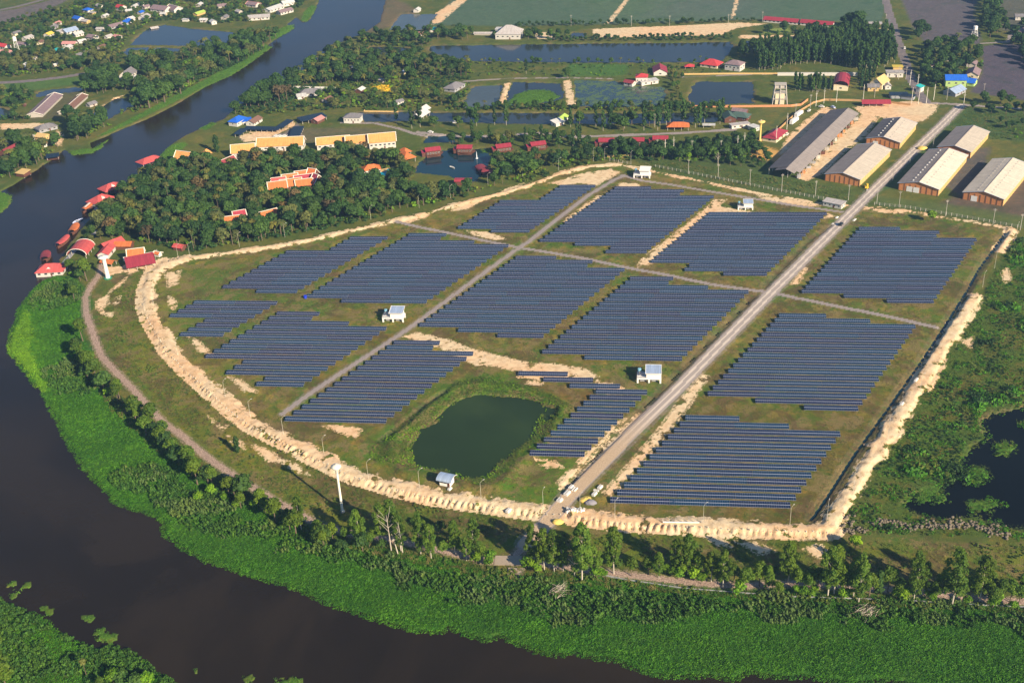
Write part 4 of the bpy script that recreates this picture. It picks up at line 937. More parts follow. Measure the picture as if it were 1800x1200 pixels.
# --- switch houses on stilts in the solar farm
def switch_house(px, label, yaw, s=1.0, L=12.5):
    c = G(*px); e = empty("switch_house", (c[0], c[1], float(zat(*c)[0])), yaw); e.scale = (s, s, s); tag(e, label, "switch house", "white switch houses of the solar farm"); keep(c[0], c[1], 9)
    b = MB(); b.box((2.1, 0, 4.6), (7.0, 6.0, 3.4), m_white); b.build("wall", e)
    b = MB(); b.box((0, 0, 2.55), (L, 6.4, .75), m_white); b.build("deck", e)
    lg = MB(); lg.box((0, 0, 1.1), (.9, .5, 2.4), m_white); lm_ = lg.mesh("leg")
    for x in (-L / 2 + .45, 0, L / 2 - .45):
        for y in (-2.9, 2.9): inst(lm_, "leg", e, (x, y, 0))
    r = MB(); r.slab((-1.9, -4.0, 6.25), (6.2, -4.0, 6.25), (6.2, 3.9, 7.1), (-1.9, 3.9, 7.1), .18, ROOF['bluewhite']); ro = r.build("roof", e)
    t = MB(); t.box((2.15, -4.03, 6.2), (8.2, .1, .32), m_trim); [t.tube([(x, -4.0, 6.25), (x, 3.9, 7.1)], .14, m_trim, 4) for x in (-1.92, 6.22)]; t.box((2.15, 3.95, 7.05), (8.2, .1, .3), m_trim); t.build("roof_edge", ro)
    d = MB(); d.box((-4.0, .6, 3.7), (2.6, 1.8, 1.6), m_grey); d.box((-4.0, .6, 4.6), (1.8, 1.2, .3), m_conc); d.build("transformer", e)
    w = MB(); w.lathe([(.0, 5.6), (.95, 5.5), (1.0, 4.2), (.0, 4.15)], M("tank_blue", (.25, .50, .62), .3, .05), 14, (-5.0, 2.3)); w.build("water_tank", e)
    rl = MB()
    for z in (3.4, 3.9): rl.box((-3.8, -3.1, z), (4.8, .08, .08), m_frame); rl.box((-6.1, 0, z), (.08, 6.1, .08), m_frame)
    for x in (-6.1, -4.9, -3.7, -2.5): rl.box((x, -3.1, 3.4), (.08, .08, 1.0), m_frame)
    rl.build("railing", e)
    u = MB(); [u.box((x, .5, 1.0), (3.2, 3.6, 1.9), m_grey) for x in (-3.0, 2.9)]; u.build("switchgear", e)
    return e
switch_house((693, 562), "white stilted switch house with blue roof and tank, beside the inner road", AL)
switch_house((1141, 668), "white stilted switch house with blue roof below the longest block, near the main road", AL)
switch_house((1310, 367), "small white stilted switch house with pale blue roof at the top road", AL, .82)
e = switch_house((1129, 311), "white flat roofed stilted building at the bend of the farm road", AL - .1, .98)
for o in e.children:
    if o.name.startswith("roof"):
        me2 = o.data.copy(); me2.materials.clear(); me2.materials.append(M('flat_white_roof', (.78, .76, .72), .7, .1)); o.data = me2
house((1467, 352), 13, 7, 3.2, (10, 2), "small white gate building with flat roof beside the gravel road", 'flat', 'pale', 'white', over=.6, name="gate_house", cat="building", win=4)
# guard hut with rounded roof, by the pond
c = G(786, 853); e = empty("guard_hut", (c[0], c[1], float(zat(*c)[0])), -.42); tag(e, "white guard hut with curved blue and white roof between pond and dike", "hut"); keep(c[0], c[1], 5)
b = MB(); b.box((0, 0, 1.7), (5.2, 4.4, 3.6), m_white); b.build("wall", e)
r = MB(); curved_roof(r, 6.0, 4.8, 3.1, 1.5, .8, ROOF['bluewhite']); ro = r.build("roof", e); t = MB(); t.tube([(3.85, -3.2 * math.cos(a), 3.1 + 1.5 * math.sin(a)) for a in np.linspace(0, math.pi, 9)], .12, m_trim, 4); t.build("roof_edge", ro)
for x in (-1.6, .2): inst(WINL[1], "window", e, (x, -2.2, 2.1), 0)
inst(DOORM, "door", e, (1.9, -2.2, 0), 0)

# --- houses and other buildings, listed by the photo position of their roof
H = house
VG = "houses of the riverside village"
H((212,10), 11, 8, 4.5, (6,1), "white two storey house with a red roof in the far village", 'gable', 'red', 'white', group=VG)
H((154,15), 10, 8, 3, (6,1), "small house with vivid blue hip roof, upper village", 'hip', 'blue', 'white', group=VG)
H((162,21), 7, 5, 2.8, (6,1), "little yellow walled annex below the vivid blue hip roof", 'flat', 'pale', 'ochre', group=VG, win=1)
H((137,30), 13, 8, 3, (8,2), "purple and blue roofed bungalow, middle of the far village", 'gable', 'blue', 'white', group=VG)
H((150,35), 10, 6, 3, (8,1), "cream walled bungalow right of the blue roofed one", 'gable', 'pale', 'ochre', group=VG)
H((100,39), 8, 6, 2.8, (5,-2), "small pink gabled hut among the village trees", 'gable', 'pink', 'white', group=VG, win=1)
H((94,45), 8, 6, 2.8, (5,-2), "grey roofed hut just below the small pink gabled one", 'gable', 'grey', 'grey', group=VG, win=1)
H((122,51), 15, 11, 3.2, (8,-2), "large steel blue and white roofed house in the village centre", 'gable', 'bluewhite', 'white', group=VG)
H((136,57), 10, 8, 3, (8,-2), "white roofed extension of the large steel blue roofed house", 'gable', 'white', 'pink' if False else 'white', group=VG)
H((108,54), 9, 6, 3, (6,-2), "pink tinged white lean-to beside the steel blue roof", 'shed', 'pale', 'white', group=VG, win=1)
H((85,58), 9, 7, 3, (5,-2), "yellow roofed house in the village", 'gable', 'yellow', 'white', group=VG)
H((48,64), 11, 7, 3, (6,-2), "pinkish white roofed cottage by the orange bare ground", 'gable', 'pale', 'white', group=VG)
H((40,75), 14, 6, 2.6, (8,1), "low dark mauve roof behind the white tank tower", 'gable', 'mauve', 'grey', group=VG)
H((221,36), 14, 8, 3, (6,-3), "house with long bright blue roof and white gable end", 'gable', 'blue', 'white', group=VG)
H((228,31), 9, 7, 3.2, (6,-2), "white roofed wing behind the long bright blue roof", 'gable', 'white', 'white', group=VG, win=1)
H((201,43), 15, 8, 2.6, (8,-2), "dark low roof just left of the long bright blue roof", 'gable', 'mauve', 'grey', group=VG)
H((253,27), 13, 8, 3, (7,-3), "white house with pale mauve roof above the pond corner", 'gable', 'pale', 'white', group=VG)
H((247,20), 7, 5, 2.5, (5,-2), "small deep blue roof above the pale mauve roofed house", 'gable', 'blue', 'grey', group=VG, win=0)
H((162,62), 11, 8, 3, (7,1), "mauve tiled bungalow with white gable in the middle of the palms", 'gable', 'mauve', 'white', group=VG)
H((190,62), 8, 5, 2.6, (6,-2), "tiny white shed between mauve bungalow and pond", 'gable', 'pale', 'white', group=VG, win=0)
H((206,62), 8, 6, 2.6, (6,1), "pink roofed hut beside the pond dam palms", 'gable', 'pink', 'pink' if False else 'white', group=VG, win=1)
H((122,74), 15, 7, 3, (8,0), "long brown pink roofed house above the turquoise roof", 'gable', 'pink', 'white', group=VG, win=4)
H((119,81), 9, 6, 3.2, (6,-3), "white house wedged behind the turquoise roof", 'gable', 'white', 'white', group=VG)
H((102,86), 12, 8, 3, (6,1), "white house with a bright turquoise roof", 'hip', 'teal', 'white', group=VG)
H((141,94), 12, 8, 2.8, (6,-2), "dark grey roofed house, white front, right of the turquoise roof", 'gable', 'grey', 'white', group=VG)
H((159,90), 6, 5, 3.5, (2,5), "small white gable hut with red edge near the dark grey roof", 'gable', 'white', 'white', group=VG, win=1)
H((6,78), 14, 8, 3, (6,1), "red and white roofed house at the far edge of the photo", 'gable', 'red', 'white', group=VG)
H((6,89), 16, 9, 3, (6,0), "brown red roof below the red and white one", 'hip', 'pink', 'white', group=VG)
H((224,125), 17, 11, 4, (10,-7), "grey barn roof above white open pavilion near the river trees", 'gable', 'grey', 'white', group=VG, rise=4)
H((240,134), 7, 4, 2.6, (6,-1), "white lean-to at the side of the grey barn", 'shed', 'white', 'white', win=0)
H((43,183), 2, 2, 2, (6,-5), "small brown pump hut beside the long pink sheds", 'gable', 'brown', 'wood', win=0)
H((78,182), 58, 14, 2.6, (35,-33), "very long low pink brown livestock shed left of the river", 'gable', 'mauve', 'conc', trim=m_trim, rise=2.4, win=0, name="livestock_shed", cat="shed")
H((128,180), 48, 10, 2.6, (38,-33), "second long low shed with pink ridge beside the bank pool", 'gable', 'brown', 'conc', trim=m_trim, rise=2.0, win=0, name="livestock_shed", cat="shed")
H((160,180), 8, 6, 2.6, (6,-2), "grey hut at the sandy edge of the bank pool", 'gable', 'grey', 'conc', win=1)
H((17,262), 14, 10, 4.5, (8,-4), "dark red brown gabled house among trees on the far bank", 'gable', 'darkred', 'wood', rise=4, stilt=0, trim=ROOF['darkred'])
H((68,252), 10, 7, 3, (7,-3), "small white house with orange edged roof on the far bank", 'gable', 'pale', 'white', trim=ROOF['orange'])
H((75,236), 10, 8, 3, (7,1), "pale sand coloured house on the far bank", 'gable', 'thatch', 'ochre')
H((50,238), 9, 6, 3, (6,0), "low white walled house half hidden by trees, far bank", 'gable', 'pale', 'white')
H((80,220), 16, 10, 3, (8,-2), "grey dark roofed hall beside the sandy river cut", 'hip', 'grey', 'grey')
H((18,238), 12, 8, 3, (7,-3), "dark gable with white edges at the photo edge, far bank", 'gable', 'mauve', 'white', trim=m_trim)
H((40,301), 8, 7, 2.4, (7,1), "straw yellow roofed river hut standing in the water", 'shed', 'thatch', 'wood', stilt=1.2, z=WL, win=0, rise=1.0)
H((92,273), 9, 6, 2.2, (7,-1), "black roofed landing hut by the far bank", 'shed', 'black', 'wood', stilt=.8, z=WL, win=0, rise=.8, open_sides=True)
H((455,27), 24, 13, 3.2, (14,-1), "pinkish white roofed hall, lowest of the walled riverside compound", 'gable', 'pale', 'white', rise=2, win=5, group="halls of the walled riverside compound")
H((480,12), 24, 12, 3.2, (12,-4), "bright white slab roof in the centre of the riverside compound", 'gable', 'white', 'white', rise=2, win=4, group="halls of the walled riverside compound")
H((500,17), 18, 9, 3.2, (12,-3), "mauve and white roof nearest the river in the compound", 'gable', 'mauve', 'white', rise=2, win=4, group="halls of the walled riverside compound")
H((505,2), 14, 9, 4, (12,-2), "white house at the top edge behind the compound", 'gable', 'white', 'white')
H((445,5), 16, 9, 3.2, (8,1), "mauve roof with red fascia at the top edge left of the river", 'gable', 'mauve', 'pink' if False else 'white', trim=ROOF['pink'])
H((283,12), 24, 13, 3.4, (9,1), "large dark mauve roof in the upper village", 'gable', 'mauve', 'white', group=VG)
H((306,12), 20, 12, 3.4, (7,2), "dark mauve roof with white edge, right one of the upper village pair", 'gable', 'mauve', 'white', trim=m_trim, group=VG)
H((350,21), 14, 6, 2.6, (9,-3), "yellow green roofed shelter in the village orchard", 'gable', 'lime', 'ochre', win=0)
H((358,33), 8, 5, 3, (6,0), "tiny white house above the pond, left one of two", 'gable', 'white', 'white', win=2)
H((374,36), 8, 6, 3.4, (5,3), "tiny white house above the pond, right one of two", 'gable', 'white', 'white', win=2)
H((326,33), 7, 4, 2.6, (6,0), "white flat shed at the pond bank", 'flat', 'white', 'white', win=0)
H((895,50), 26, 20, 5.5, (10,0), "big white house with pyramid roof at the edge of the flooded field", 'hip', 'pale', 'white', rise=7, win=5)
H((882,48), 12, 9, 4.5, (10,0), "flat white wing left of the big pyramid roofed house", 'flat', 'white', 'white', win=1)
H((852,57), 22, 5, 2, (10,0), "long low pale shed left of the big white house", 'gable', 'pale', 'conc', win=0, rise=1)
H((733,15), 9, 6, 3, (4,-3), "small white shed on the bare dam near the river", 'gable', 'white', 'white', win=0)
H((762,50), 7, 5, 3, (5,0), "tiny turquoise roofed hut at the end of the dirt dam", 'shed', 'teal', 'white', win=1)
H((738,57), 9, 5, 2.6, (6,0), "pink brown hut among trees below the field pond", 'gable', 'pink', 'white', win=1)
H((545,158), 20, 11, 3, (10,-1), "low dark roofed house with white and green front near the red leaved tree", 'hip', 'grey', 'white')
H((530,167), 8, 5, 2.6, (8,-1), "small white porch hut in front of the low dark roof", 'shed', 'white', 'white', win=1)
H((798,148), 19, 12, 3, (9,-5), "grey hipped house with white ridge line beside the grey pond", 'hip', 'grey', 'grey', trim=None)
H((633,155), 8, 6, 3, (5,-3), "small white roofed hut left of the yellow plants", 'gable', 'white', 'wood', win=0)
H((1128,131), 10, 9, 6.5, (6,0), "white two storey house with bright red roof by the algae pond", 'hip', 'red', 'white', win=3)
H((1140,139), 16, 8, 3, (8,-1), "white ground floor wing beside the bright red roof", 'flat', 'white', 'white', win=2)
H((1107,142), 9, 6, 3, (6,1), "dark red porch house left of the white two storey house", 'gable', 'darkred', 'white', win=2)
H((1160,119), 18, 12, 3.5, (1,6), "crimson roofed hall standing end on beside the pond dam", 'gable', 'crimson', 'white', win=2)
H((1251,107), 17, 13, 3, (8,1), "red hip roofed house on the far pond bank", 'hip', 'red', 'cream', rise=4)
H((1212,114), 8, 6, 2.6, (6,0), "small red roofed shelter left of the red hip roofed house", 'hip', 'red', 'white', open_sides=True)
H((1292,108), 15, 11, 6, (8,1), "two storey white house with mauve roof beside the red hip roof", 'hip', 'mauve', 'white', win=4)
H((1374,33), 36, 8, 3, (12,1), "left one of two long red roofed rows at the flooded field", 'gable', 'crimson', 'white', win=8, rise=2.4)
H((1437,38), 33, 8, 3, (12,1), "right one of two long red roofed rows, beside the dark tree", 'gable', 'crimson', 'white', win=7, rise=2.4)
H((1539,39), 12, 8, 3, (8,0), "grey roofed open stall beside the tarmac road", 'flat', 'pale', 'wood', open_sides=True)
H((1463,64), 9, 6, 3, (8,-1), "small red roof behind the tree plantation", 'gable', 'red', 'white', win=0)
H((1480,139), 26, 12, 4.2, (-2,10), "crimson curved roof barn with cream gable between plantations", 'curve', 'crimson', 'cream', rise=4.5, win=2)
H((1437,128), 70, .7, 2.6, (20,0), "long white wall cutting through the plantation", 'flat', 'white', 'white', win=0, over=.1, name="garden_wall", cat="wall", door=False)
H((1573,124), 14, 8, 4.2, (8,0), "long flat white building beside the tarmac road", 'flat', 'pale', 'white', win=3)
H((1578,115), 8, 6, 3.5, (5,0), "bright yellow kiosk behind the flat white roadside building", 'flat', 'yellow', 'ochre', win=0)
H((1547,138), 15, 11, 5, (5,-3), "cream house with pointed roof at the plantation corner", 'gable', 'thatch', 'cream', rise=4.5)
H((1535,149), 9, 7, 4, (5,0), "ochre house in front of the cream pointed roof", 'gable', 'grey', 'ochre', win=2)
H((1560,147), 8, 5, 3.5, (3,4), "narrow white house right of the cream pointed roof", 'gable', 'pale', 'white', win=1)
H((1680,134), 17, 11, 6.4, (8,0), "two storey lime green house with vivid blue roof", 'gable', 'blue', 'green', rise=3.2, win=3)
H((1700,139), 15, 10, 3.2, (8,1), "low vivid blue roofed wing right of the lime green house", 'gable', 'blue', 'green', win=1)
H((1679,155), 17, 11, 3.2, (9,-4), "steel grey and white roofed hall in front of the lime green house", 'gable', 'bluewhite', 'grey', win=2)
H((1712,124), 18, 10, 3.2, (4,-9), "brown grey roofed house behind the vivid blue roofs", 'gable', 'mauve', 'cream', win=2)
H((1709,108), 12, 8, 3, (4,-9), "mauve shed behind the palms right of the blue roofs", 'gable', 'mauve', 'conc', win=0)
H((1618,151), 6, 4, 4.5, (4,-2), "small sky blue kiosk at the road junction", 'shed', 'teal', 'white', win=0)
H((1540,177), 22, 8, 3.2, (12,0), "long red roofed stall at the top of the sandy yard", 'gable', 'crimson', 'wood', open_sides=True, rise=2)
H((1580,163), 14, 8, 3, (8,0), "black roofed shed above the long red stall", 'flat', 'black', 'grey', win=0)
H((1597,166), 10, 6, 3, (8,1), "second black roofed shed, right of the first above the yard", 'flat', 'black', 'grey', win=0)
H((1363,232), 22, 11, 3.2, (8,-6), "crimson hipped house at the orange wall beside the long shed", 'hip', 'crimson', 'cream', rise=3)
H((1794,26), 10, 7, 4, (5,0), "white house at the far edge, topmost among trees", 'gable', 'grey', 'white'); H((1792,52), 14, 8, 3.4, (6,-1), "white walled house at the far edge beside the bending lane", 'gable', 'mauve', 'white')
H((1796,66), 9, 7, 3.4, (6,-1), "small white house below the far edge house", 'gable', 'white', 'white')
H((1192,217), 17, 9, 3.4, (8,0), "orange roofed open pavilion on the canal bank", 'hip', 'orange', 'wood', open_sides=True, rise=2.6)
H((1282,201), 12, 9, 4, (3,6), "green roofed house at the canal, left of the pair", 'gable', 'green', 'wood'); H((1300,199), 16, 10, 3.6, (8,1), "grey green roofed house at the canal, right of the pair", 'hip', 'green', 'wood')
H((1301,192), 12, 6, 3.2, (8,1), "mauve ridge roof behind the green roofed pair", 'gable', 'mauve', 'wood', win=0)
H((1246,218), 9, 4, 2.4, (8,0), "white roofed boat shelter near the canal", 'flat', 'white', 'wood', open_sides=True); H((1300,216), 15, 5, 3, (8,-1), "low white fronted shed below the green roofs", 'flat', 'pale', 'white', win=3)
H((1326,220), 8, 6, 3, (6,2), "white boxy hut at the wood edge by the ochre tower", 'flat', 'white', 'white', win=1)
H((742,190), 14, 8, 3.2, (8,-5), "white roofed pavilion on the canal, upper of the two roofs", 'gable', 'white', 'white', open_sides=True, rise=2.6); H((739,198), 16, 9, 3.2, (8,-5), "white roofed pavilion on the canal, lower of the two roofs", 'gable', 'white', 'white', open_sides=True, rise=2.6)
H((620,201), 14, 10, 5, (8,0), "white fronted dark roofed villa beside the canal start", 'hip', 'grey', 'white', win=5)
H((988,204), 10, 7, 3, (5,-4), "green roofed hut at the canal trees", 'gable', 'lime', 'white', win=1); H((980,212), 9, 6, 3, (6,-2), "white roofed hut in front of the green roofed one", 'shed', 'white', 'white', win=1)
H((417,207), 14, 9, 4, (8,-4), "white house with vivid blue roof on the river bank", 'hip', 'blue', 'white', rise=3); H((433,210), 8, 5, 2.6, (6,-1), "small vivid blue shed beside the blue roofed house", 'shed', 'blue', 'white', win=0)
H((446,209), 14, 8, 3, (8,-5), "brown roofed house with white gable near the blue roofed one", 'gable', 'brown', 'white')
H((548,203), 22, 12, 2.8, (10,-2), "dark blue roofed carport beyond the resort parking", 'flat', 'black', 'wood', open_sides=True); H((558,207), 10, 7, 3, (8,-4), "pink gabled gatehouse beside the dark carport", 'gable', 'pink', 'wood', win=1)
for x_, y_, L_, rc_, lb_ in ((43,112,6,'white',"tiny white hut in the palm belt, left of a pair"),(47,116,5,'bluewhite',"tiny bluish hut in the palm belt, right of a pair"),(61,100,6,'white',"tiny white roof below the white tank tower"),(99,112,6,'white',"tiny white roof in the middle of the palm belt"),(24,102,8,'mauve',"mauve hut below the left village edge"),(236,9,8,'white',"white cottage right of the red roofed two storey house"),(246,6,8,'pale',"pale cottage near the top edge, village"),(256,10,8,'mauve',"mauve cottage near the top edge, village"),
 (226,17,7,'white',"white hut just below the red roofed two storey house"),(287,23,7,'white',"white hut below the large dark mauve roof"),(174,8,8,'pale',"pale hut left of the red roofed two storey house"),(184,26,8,'white',"white hut between blue roofed bungalows"),(176,49,8,'pale',"pale hut in the village centre meadow"),(28,56,9,'grey',"grey roofed hut above the pinkish cottage"),(70,72,8,'brown',"brown hut left of the yellow roofed house"),(178,80,8,'brown',"brown hut beside the small white gable hut"),(143,70,8,'white',"white hut below the steel blue roofed house"),
 (270,44,8,'pale',"pale boathouse above the pond corner"),(395,28,9,'grey',"grey cottage in the orchard above the pond"),(420,18,9,'pale',"pale cottage left of the riverside compound"),(390,8,10,'mauve',"mauve roofed cottage at the top edge above the orchard"),(350,6,9,'white',"white cottage at the top edge of the village"),(620,117,6,'white',"tiny white hut in the palm grove"),(709,124,5,'bluewhite',"tiny blue tank house in the palm grove"),(725,126,5,'white',"tiny white hut in the palm grove, right one"),(670,138,6,'pale',"tiny pale hut at the foot of the palm grove"),
 (500,148,7,'pale',"pale hut among the near bank trees"),(575,172,9,'brown',"brown roofed hut in the gardens below the white wall"),(700,176,8,'grey',"grey hut in the gardens above the canal"),(1460,50,9,'pale',"pale hut below the right long red roofed row"),(1640,112,8,'brown',"brown hut in the flooded grove"),(1665,100,8,'grey',"grey hut in the flooded grove")):
    H((x_, y_), L_, L_ * .65, 2.7, (6, random.uniform(-4, 2)), lb_, 'gable', rc_, random.choice(['white', 'cream', 'conc']), group=VG if x_ < 450 else None, win=1, door=False)
# resort
OG = "golden roofed halls of the resort"
H((493,246), 37, 12, 5, (12,-.5), "golden tiled Thai hall with white walls, widest of the left pair", 'gable', 'gold', 'white', trim=m_trim, rise=4.8, win=8, name="thai_hall", cat="hall", group=OG)
H((427,258), 18, 11, 5, (12,-1), "short golden tiled Thai hall left of the widest one", 'gable', 'gold', 'white', trim=m_trim, rise=4.8, win=5, name="thai_hall", cat="hall", group=OG)
H((585,244), 26, 10, 5, (12,-1), "golden tiled hall, lower left part of the long stepped row", 'gable', 'gold', 'white', trim=m_trim, rise=4, win=6, name="thai_hall", cat="hall", group=OG)
H((632,242), 22, 11, 5.4, (12,-1), "golden tiled hall, middle part of the long stepped row", 'gable', 'gold', 'white', trim=m_trim, rise=4.4, win=6, name="thai_hall", cat="hall", group=OG)
H((671,239), 21, 12, 6, (12,-1), "golden tiled hall, tallest right end of the long stepped row", 'gable', 'gold', 'white', trim=m_trim, rise=5, win=6, name="thai_hall", cat="hall", group=OG)
H((325,272), 15, 11, 4, (8,1), "golden orange Thai house beside the river trees", 'gable', 'gold', 'wood', trim=m_trim, rise=5.5, name="thai_house"); H((334,278), 9, 8, 3.6, (3,-6), "orange cross wing of the golden Thai house", 'gable', 'orange', 'wood', trim=m_trim, rise=4, name="thai_house")
H((363,265), 6, 5, 3, (5,-1), "tiny golden pavilion right of the riverside Thai house", 'hip', 'gold', 'wood', rise=3, open_sides=True, name="pavilion", cat="pavilion")
H((399,283), 14, 9, 4, (7,-3), "dark red Thai roof below the short golden hall", 'gable', 'darkred', 'wood', trim=m_trim, rise=5, name="thai_house")
TG = "red roofs of the Thai house cluster"
for i, (px_, L_, W_, d_, rc_, lb_) in enumerate([((487,323), 13, 7, (8,-1), 'orange', "lowest left orange red Thai roof of the cluster in the wood"), ((511,318), 15, 7, (8,-1), 'orange', "second orange red Thai roof, joined right of the lowest left one"), ((509,309), 11, 6, (8,-1), 'orange', "orange red Thai roof behind the second one"),
   ((489,314), 10, 4, (8,-1), 'pinkred', "thin red Thai roof behind the lowest left one"), ((533,303), 12, 6, (8,-1), 'orange', "topmost red Thai roof of the right hand stack"), ((533,311), 13, 7, (8,-1), 'crimson', "crimson middle Thai roof of the right hand stack"), ((534,318), 12, 6, (8,-1), 'orange', "lowest orange Thai roof of the right hand stack"),
   ((549,301), 6, 8, (8,1), 'orange', "small orange Thai roof at the far right of the cluster"), ((556,312), 5, 10, (6,2), 'crimson', "steep crimson Thai gable at the far right of the cluster")]):
    H(px_, L_, W_, 4.5, d_, lb_, 'gable', rc_, 'wood', trim=m_trim, rise=W_ * .55, name="thai_house", group=TG, win=1)
H((409,383), 12, 6, 4, (8,-1), "orange Thai roof with white edges in the lower wood", 'gable', 'orange', 'wood', trim=m_trim, rise=3.4, name="thai_house"); H((420,374), 8, 7, 4, (8,-1.5), "crimson Thai roof touching the orange one in the lower wood", 'gable', 'crimson', 'wood', trim=m_trim, rise=3.6, name="thai_house")
H((471,373), 12, 6, 4, (8,-2), "single orange Thai roof in the lower wood, right of the touching pair", 'gable', 'orange', 'wood', trim=m_trim, rise=3.2, name="thai_house")
# black carports round the resort parking
CG = "black roofed carports of the resort parking"
H((423,231), 13, 5, 2.6, (12,-9), "black roofed carport, slanting lower left one", 'shed', 'black', 'ochre', rise=.8, open_sides=True, name="carport", cat="carport", group=CG)
H((461,225), 30, 5, 2.6, (12,.3), "black roofed carport, long straight one", 'shed', 'black', 'ochre', rise=.8, open_sides=True, name="carport", cat="carport", group=CG)
H((501,217), 19, 5, 2.6, (10,-7), "black roofed carport, slanting upper right one", 'shed', 'black', 'ochre', rise=.8, open_sides=True, name="carport", cat="carport", group=CG)
H((521,229), 24, 8, 2.8, (4,-9), "dark blue roofed wide carport standing alone right of the parking", 'flat', 'black', 'ochre', open_sides=True, name="carport", cat="carport", group=CG)
# lake houses
LG = "dark red raft houses round the resort lake"
for px_, lb_, dd in (((760,260), "leftmost dark red raft house on the resort lake", (8,-1)), ((817,256), "second dark red raft house, behind the lake fountain", (8,0)), ((884,254), "third dark red raft house, half hidden by lake trees", (8,-1)), ((945,250), "fourth dark red raft house, in the trees east of the lake", (8,-1)),
                     ((1066,244), "fifth dark red raft house, left one of the eastern three", (8,0)), ((1119,243), "sixth dark red raft house, middle of the eastern three", (8,0)), ((1161,240), "seventh dark red raft house, nearest the pole group", (8,0))):
    e = H(px_, 11, 7, 5.2, dd, lb_, 'gable', 'crimson', 'wood', rise=1.6, win=5, z=-.3, name="raft_house", group=LG)
    b = MB(); b.slab((-9.0, -3.0, 3.7), (-5.3, -3.0, 3.7), (-5.3, 2.8, 4.4), (-9.0, 2.8, 4.4), .15, ROOF['crimson']); b.box((-7.1, 0, 2), (3.4, 5, 3.2), m_wood); b.build("side_room", e)
    b = MB(); b.lathe([(0, -.3), (6.6, -.2), (8.4, 1.5), (8.4, 1.8), (0, 1.8)], m_wood, 16); o = b.build("hull", e); o.scale = (1, .55, 1)
H((712,270), 14, 10, 4, (6,3), "orange tent roofed lakeside pavilion", 'hip', 'orange', 'wood', rise=3.6, open_sides=True, name="pavilion", cat="pavilion"); H((712,262), 8, 6, 3.4, (6,3), "little orange roof behind the lakeside pavilion", 'hip', 'orange', 'wood', rise=2.5, name="pavilion", cat="pavilion", open_sides=True)
H((652,292), 13, 8, 3.4, (8,-1), "orange roofed pool house above the swimming pool", 'hip', 'orange', 'white', rise=3, win=4, name="pool_house")
H((847,290), 9, 7, 3, (5,4), "small dark red curved roof on the lake's tree side", 'curve', 'darkred', 'wood', rise=2, win=0, name="pavilion", cat="pavilion"); H((861,299), 10, 5, 3, (8,1), "crimson roof half hidden behind the lake trees", 'gable', 'darkred', 'wood', win=0, name="pavilion", cat="pavilion"); H((814,315), 11, 5, 3.2, (8,0), "crimson curved roof at the lake's near shore", 'curve', 'crimson', 'wood', rise=1.4, win=0, name="pavilion", cat="pavilion")
# river front
e = H((262,278), 18, 10, 3, (9,-3), "crimson hip roofed raft restaurant, farthest upriver", 'hip', 'pinkred', 'wood', z=WL + .4, open_sides=True, rise=2.6, name="raft_house", group="red roofed rafts on the river")
H((195,325), 16, 11, 3, (9,-3), "pink red hip roofed raft with white gable dormer, second from upriver", 'hip', 'pinkred', 'wood', z=WL + .4, rise=3.2, dormer=True, win=3, name="raft_house", group="red roofed rafts on the river")
H((176,346), 16, 12, 3.2, (9,-4), "pink red hip roofed raft with dormer next to the covered boat", 'hip', 'pinkred', 'white', z=WL + .4, rise=3.6, dormer=True, win=3, name="raft_house", group="red roofed rafts on the river")
H((89,467), 17, 11, 3, (9,-.5), "pink red raft with white walls and dormer, nearest downriver", 'hip', 'pinkred', 'white', z=WL + .4, rise=3.6, dormer=True, win=4, name="raft_house", group="red roofed rafts on the river")
H((141,434), 15, 12, 3, (6,-7), "broad pink red hipped pavilion with curved white front on the bank", 'curve', 'pinkred', 'wood', rise=4.4, trim=m_trim, open_sides=True, name="pavilion", cat="pavilion")
H((246,457), 17, 9, 3.2, (8,-1.5), "crimson square roof with white edge next to the sandy dike", 'shed', 'crimson', 'ochre', rise=3.4, open_sides=True, name="pavilion", cat="pavilion")
H((243,449), 17, 4, 3.6, (8,-1.5), "low orange tiled roof directly behind the crimson square roof", 'gable', 'orange', 'white', trim=m_trim, name="thai_house", win=0); H((238,441), 10, 6, 5.2, (8,-1), "white Thai shrine with orange roof, above the crimson square roof", 'gable', 'orange', 'white', trim=m_trim, rise=3.6, name="shrine", cat="shrine", win=2)
H((186,437), 14, 7, 3.4, (5,-6), "crimson slanting roof above the green and white water tower", 'gable', 'pinkred', 'white', name="house", win=1); H((196,424), 14, 8, 3.4, (8,-3), "faded pink roof partly under trees, above the slanting crimson one", 'gable', 'pinkred', 'wood', win=0); H((217,426), 11, 7, 3, (8,0), "orange brown roof beside the faded pink one", 'gable', 'orange', 'wood', win=0)
H((315,430), 7, 5, 2.8, (6,1), "small pink hut at the wood edge above the dike", 'gable', 'pinkred', 'wood', win=0); H((190,457), 9, 5, 2.6, (6,1), "small orange roofed stall behind the white tower", 'gable', 'orange', 'white', open_sides=True); H((277,443), 4, 3, 2.4, (5,1), "tiny orange spirit house beside the dike light", 'gable', 'orange', 'white', trim=m_trim, win=0, name="spirit_house", cat="shrine")

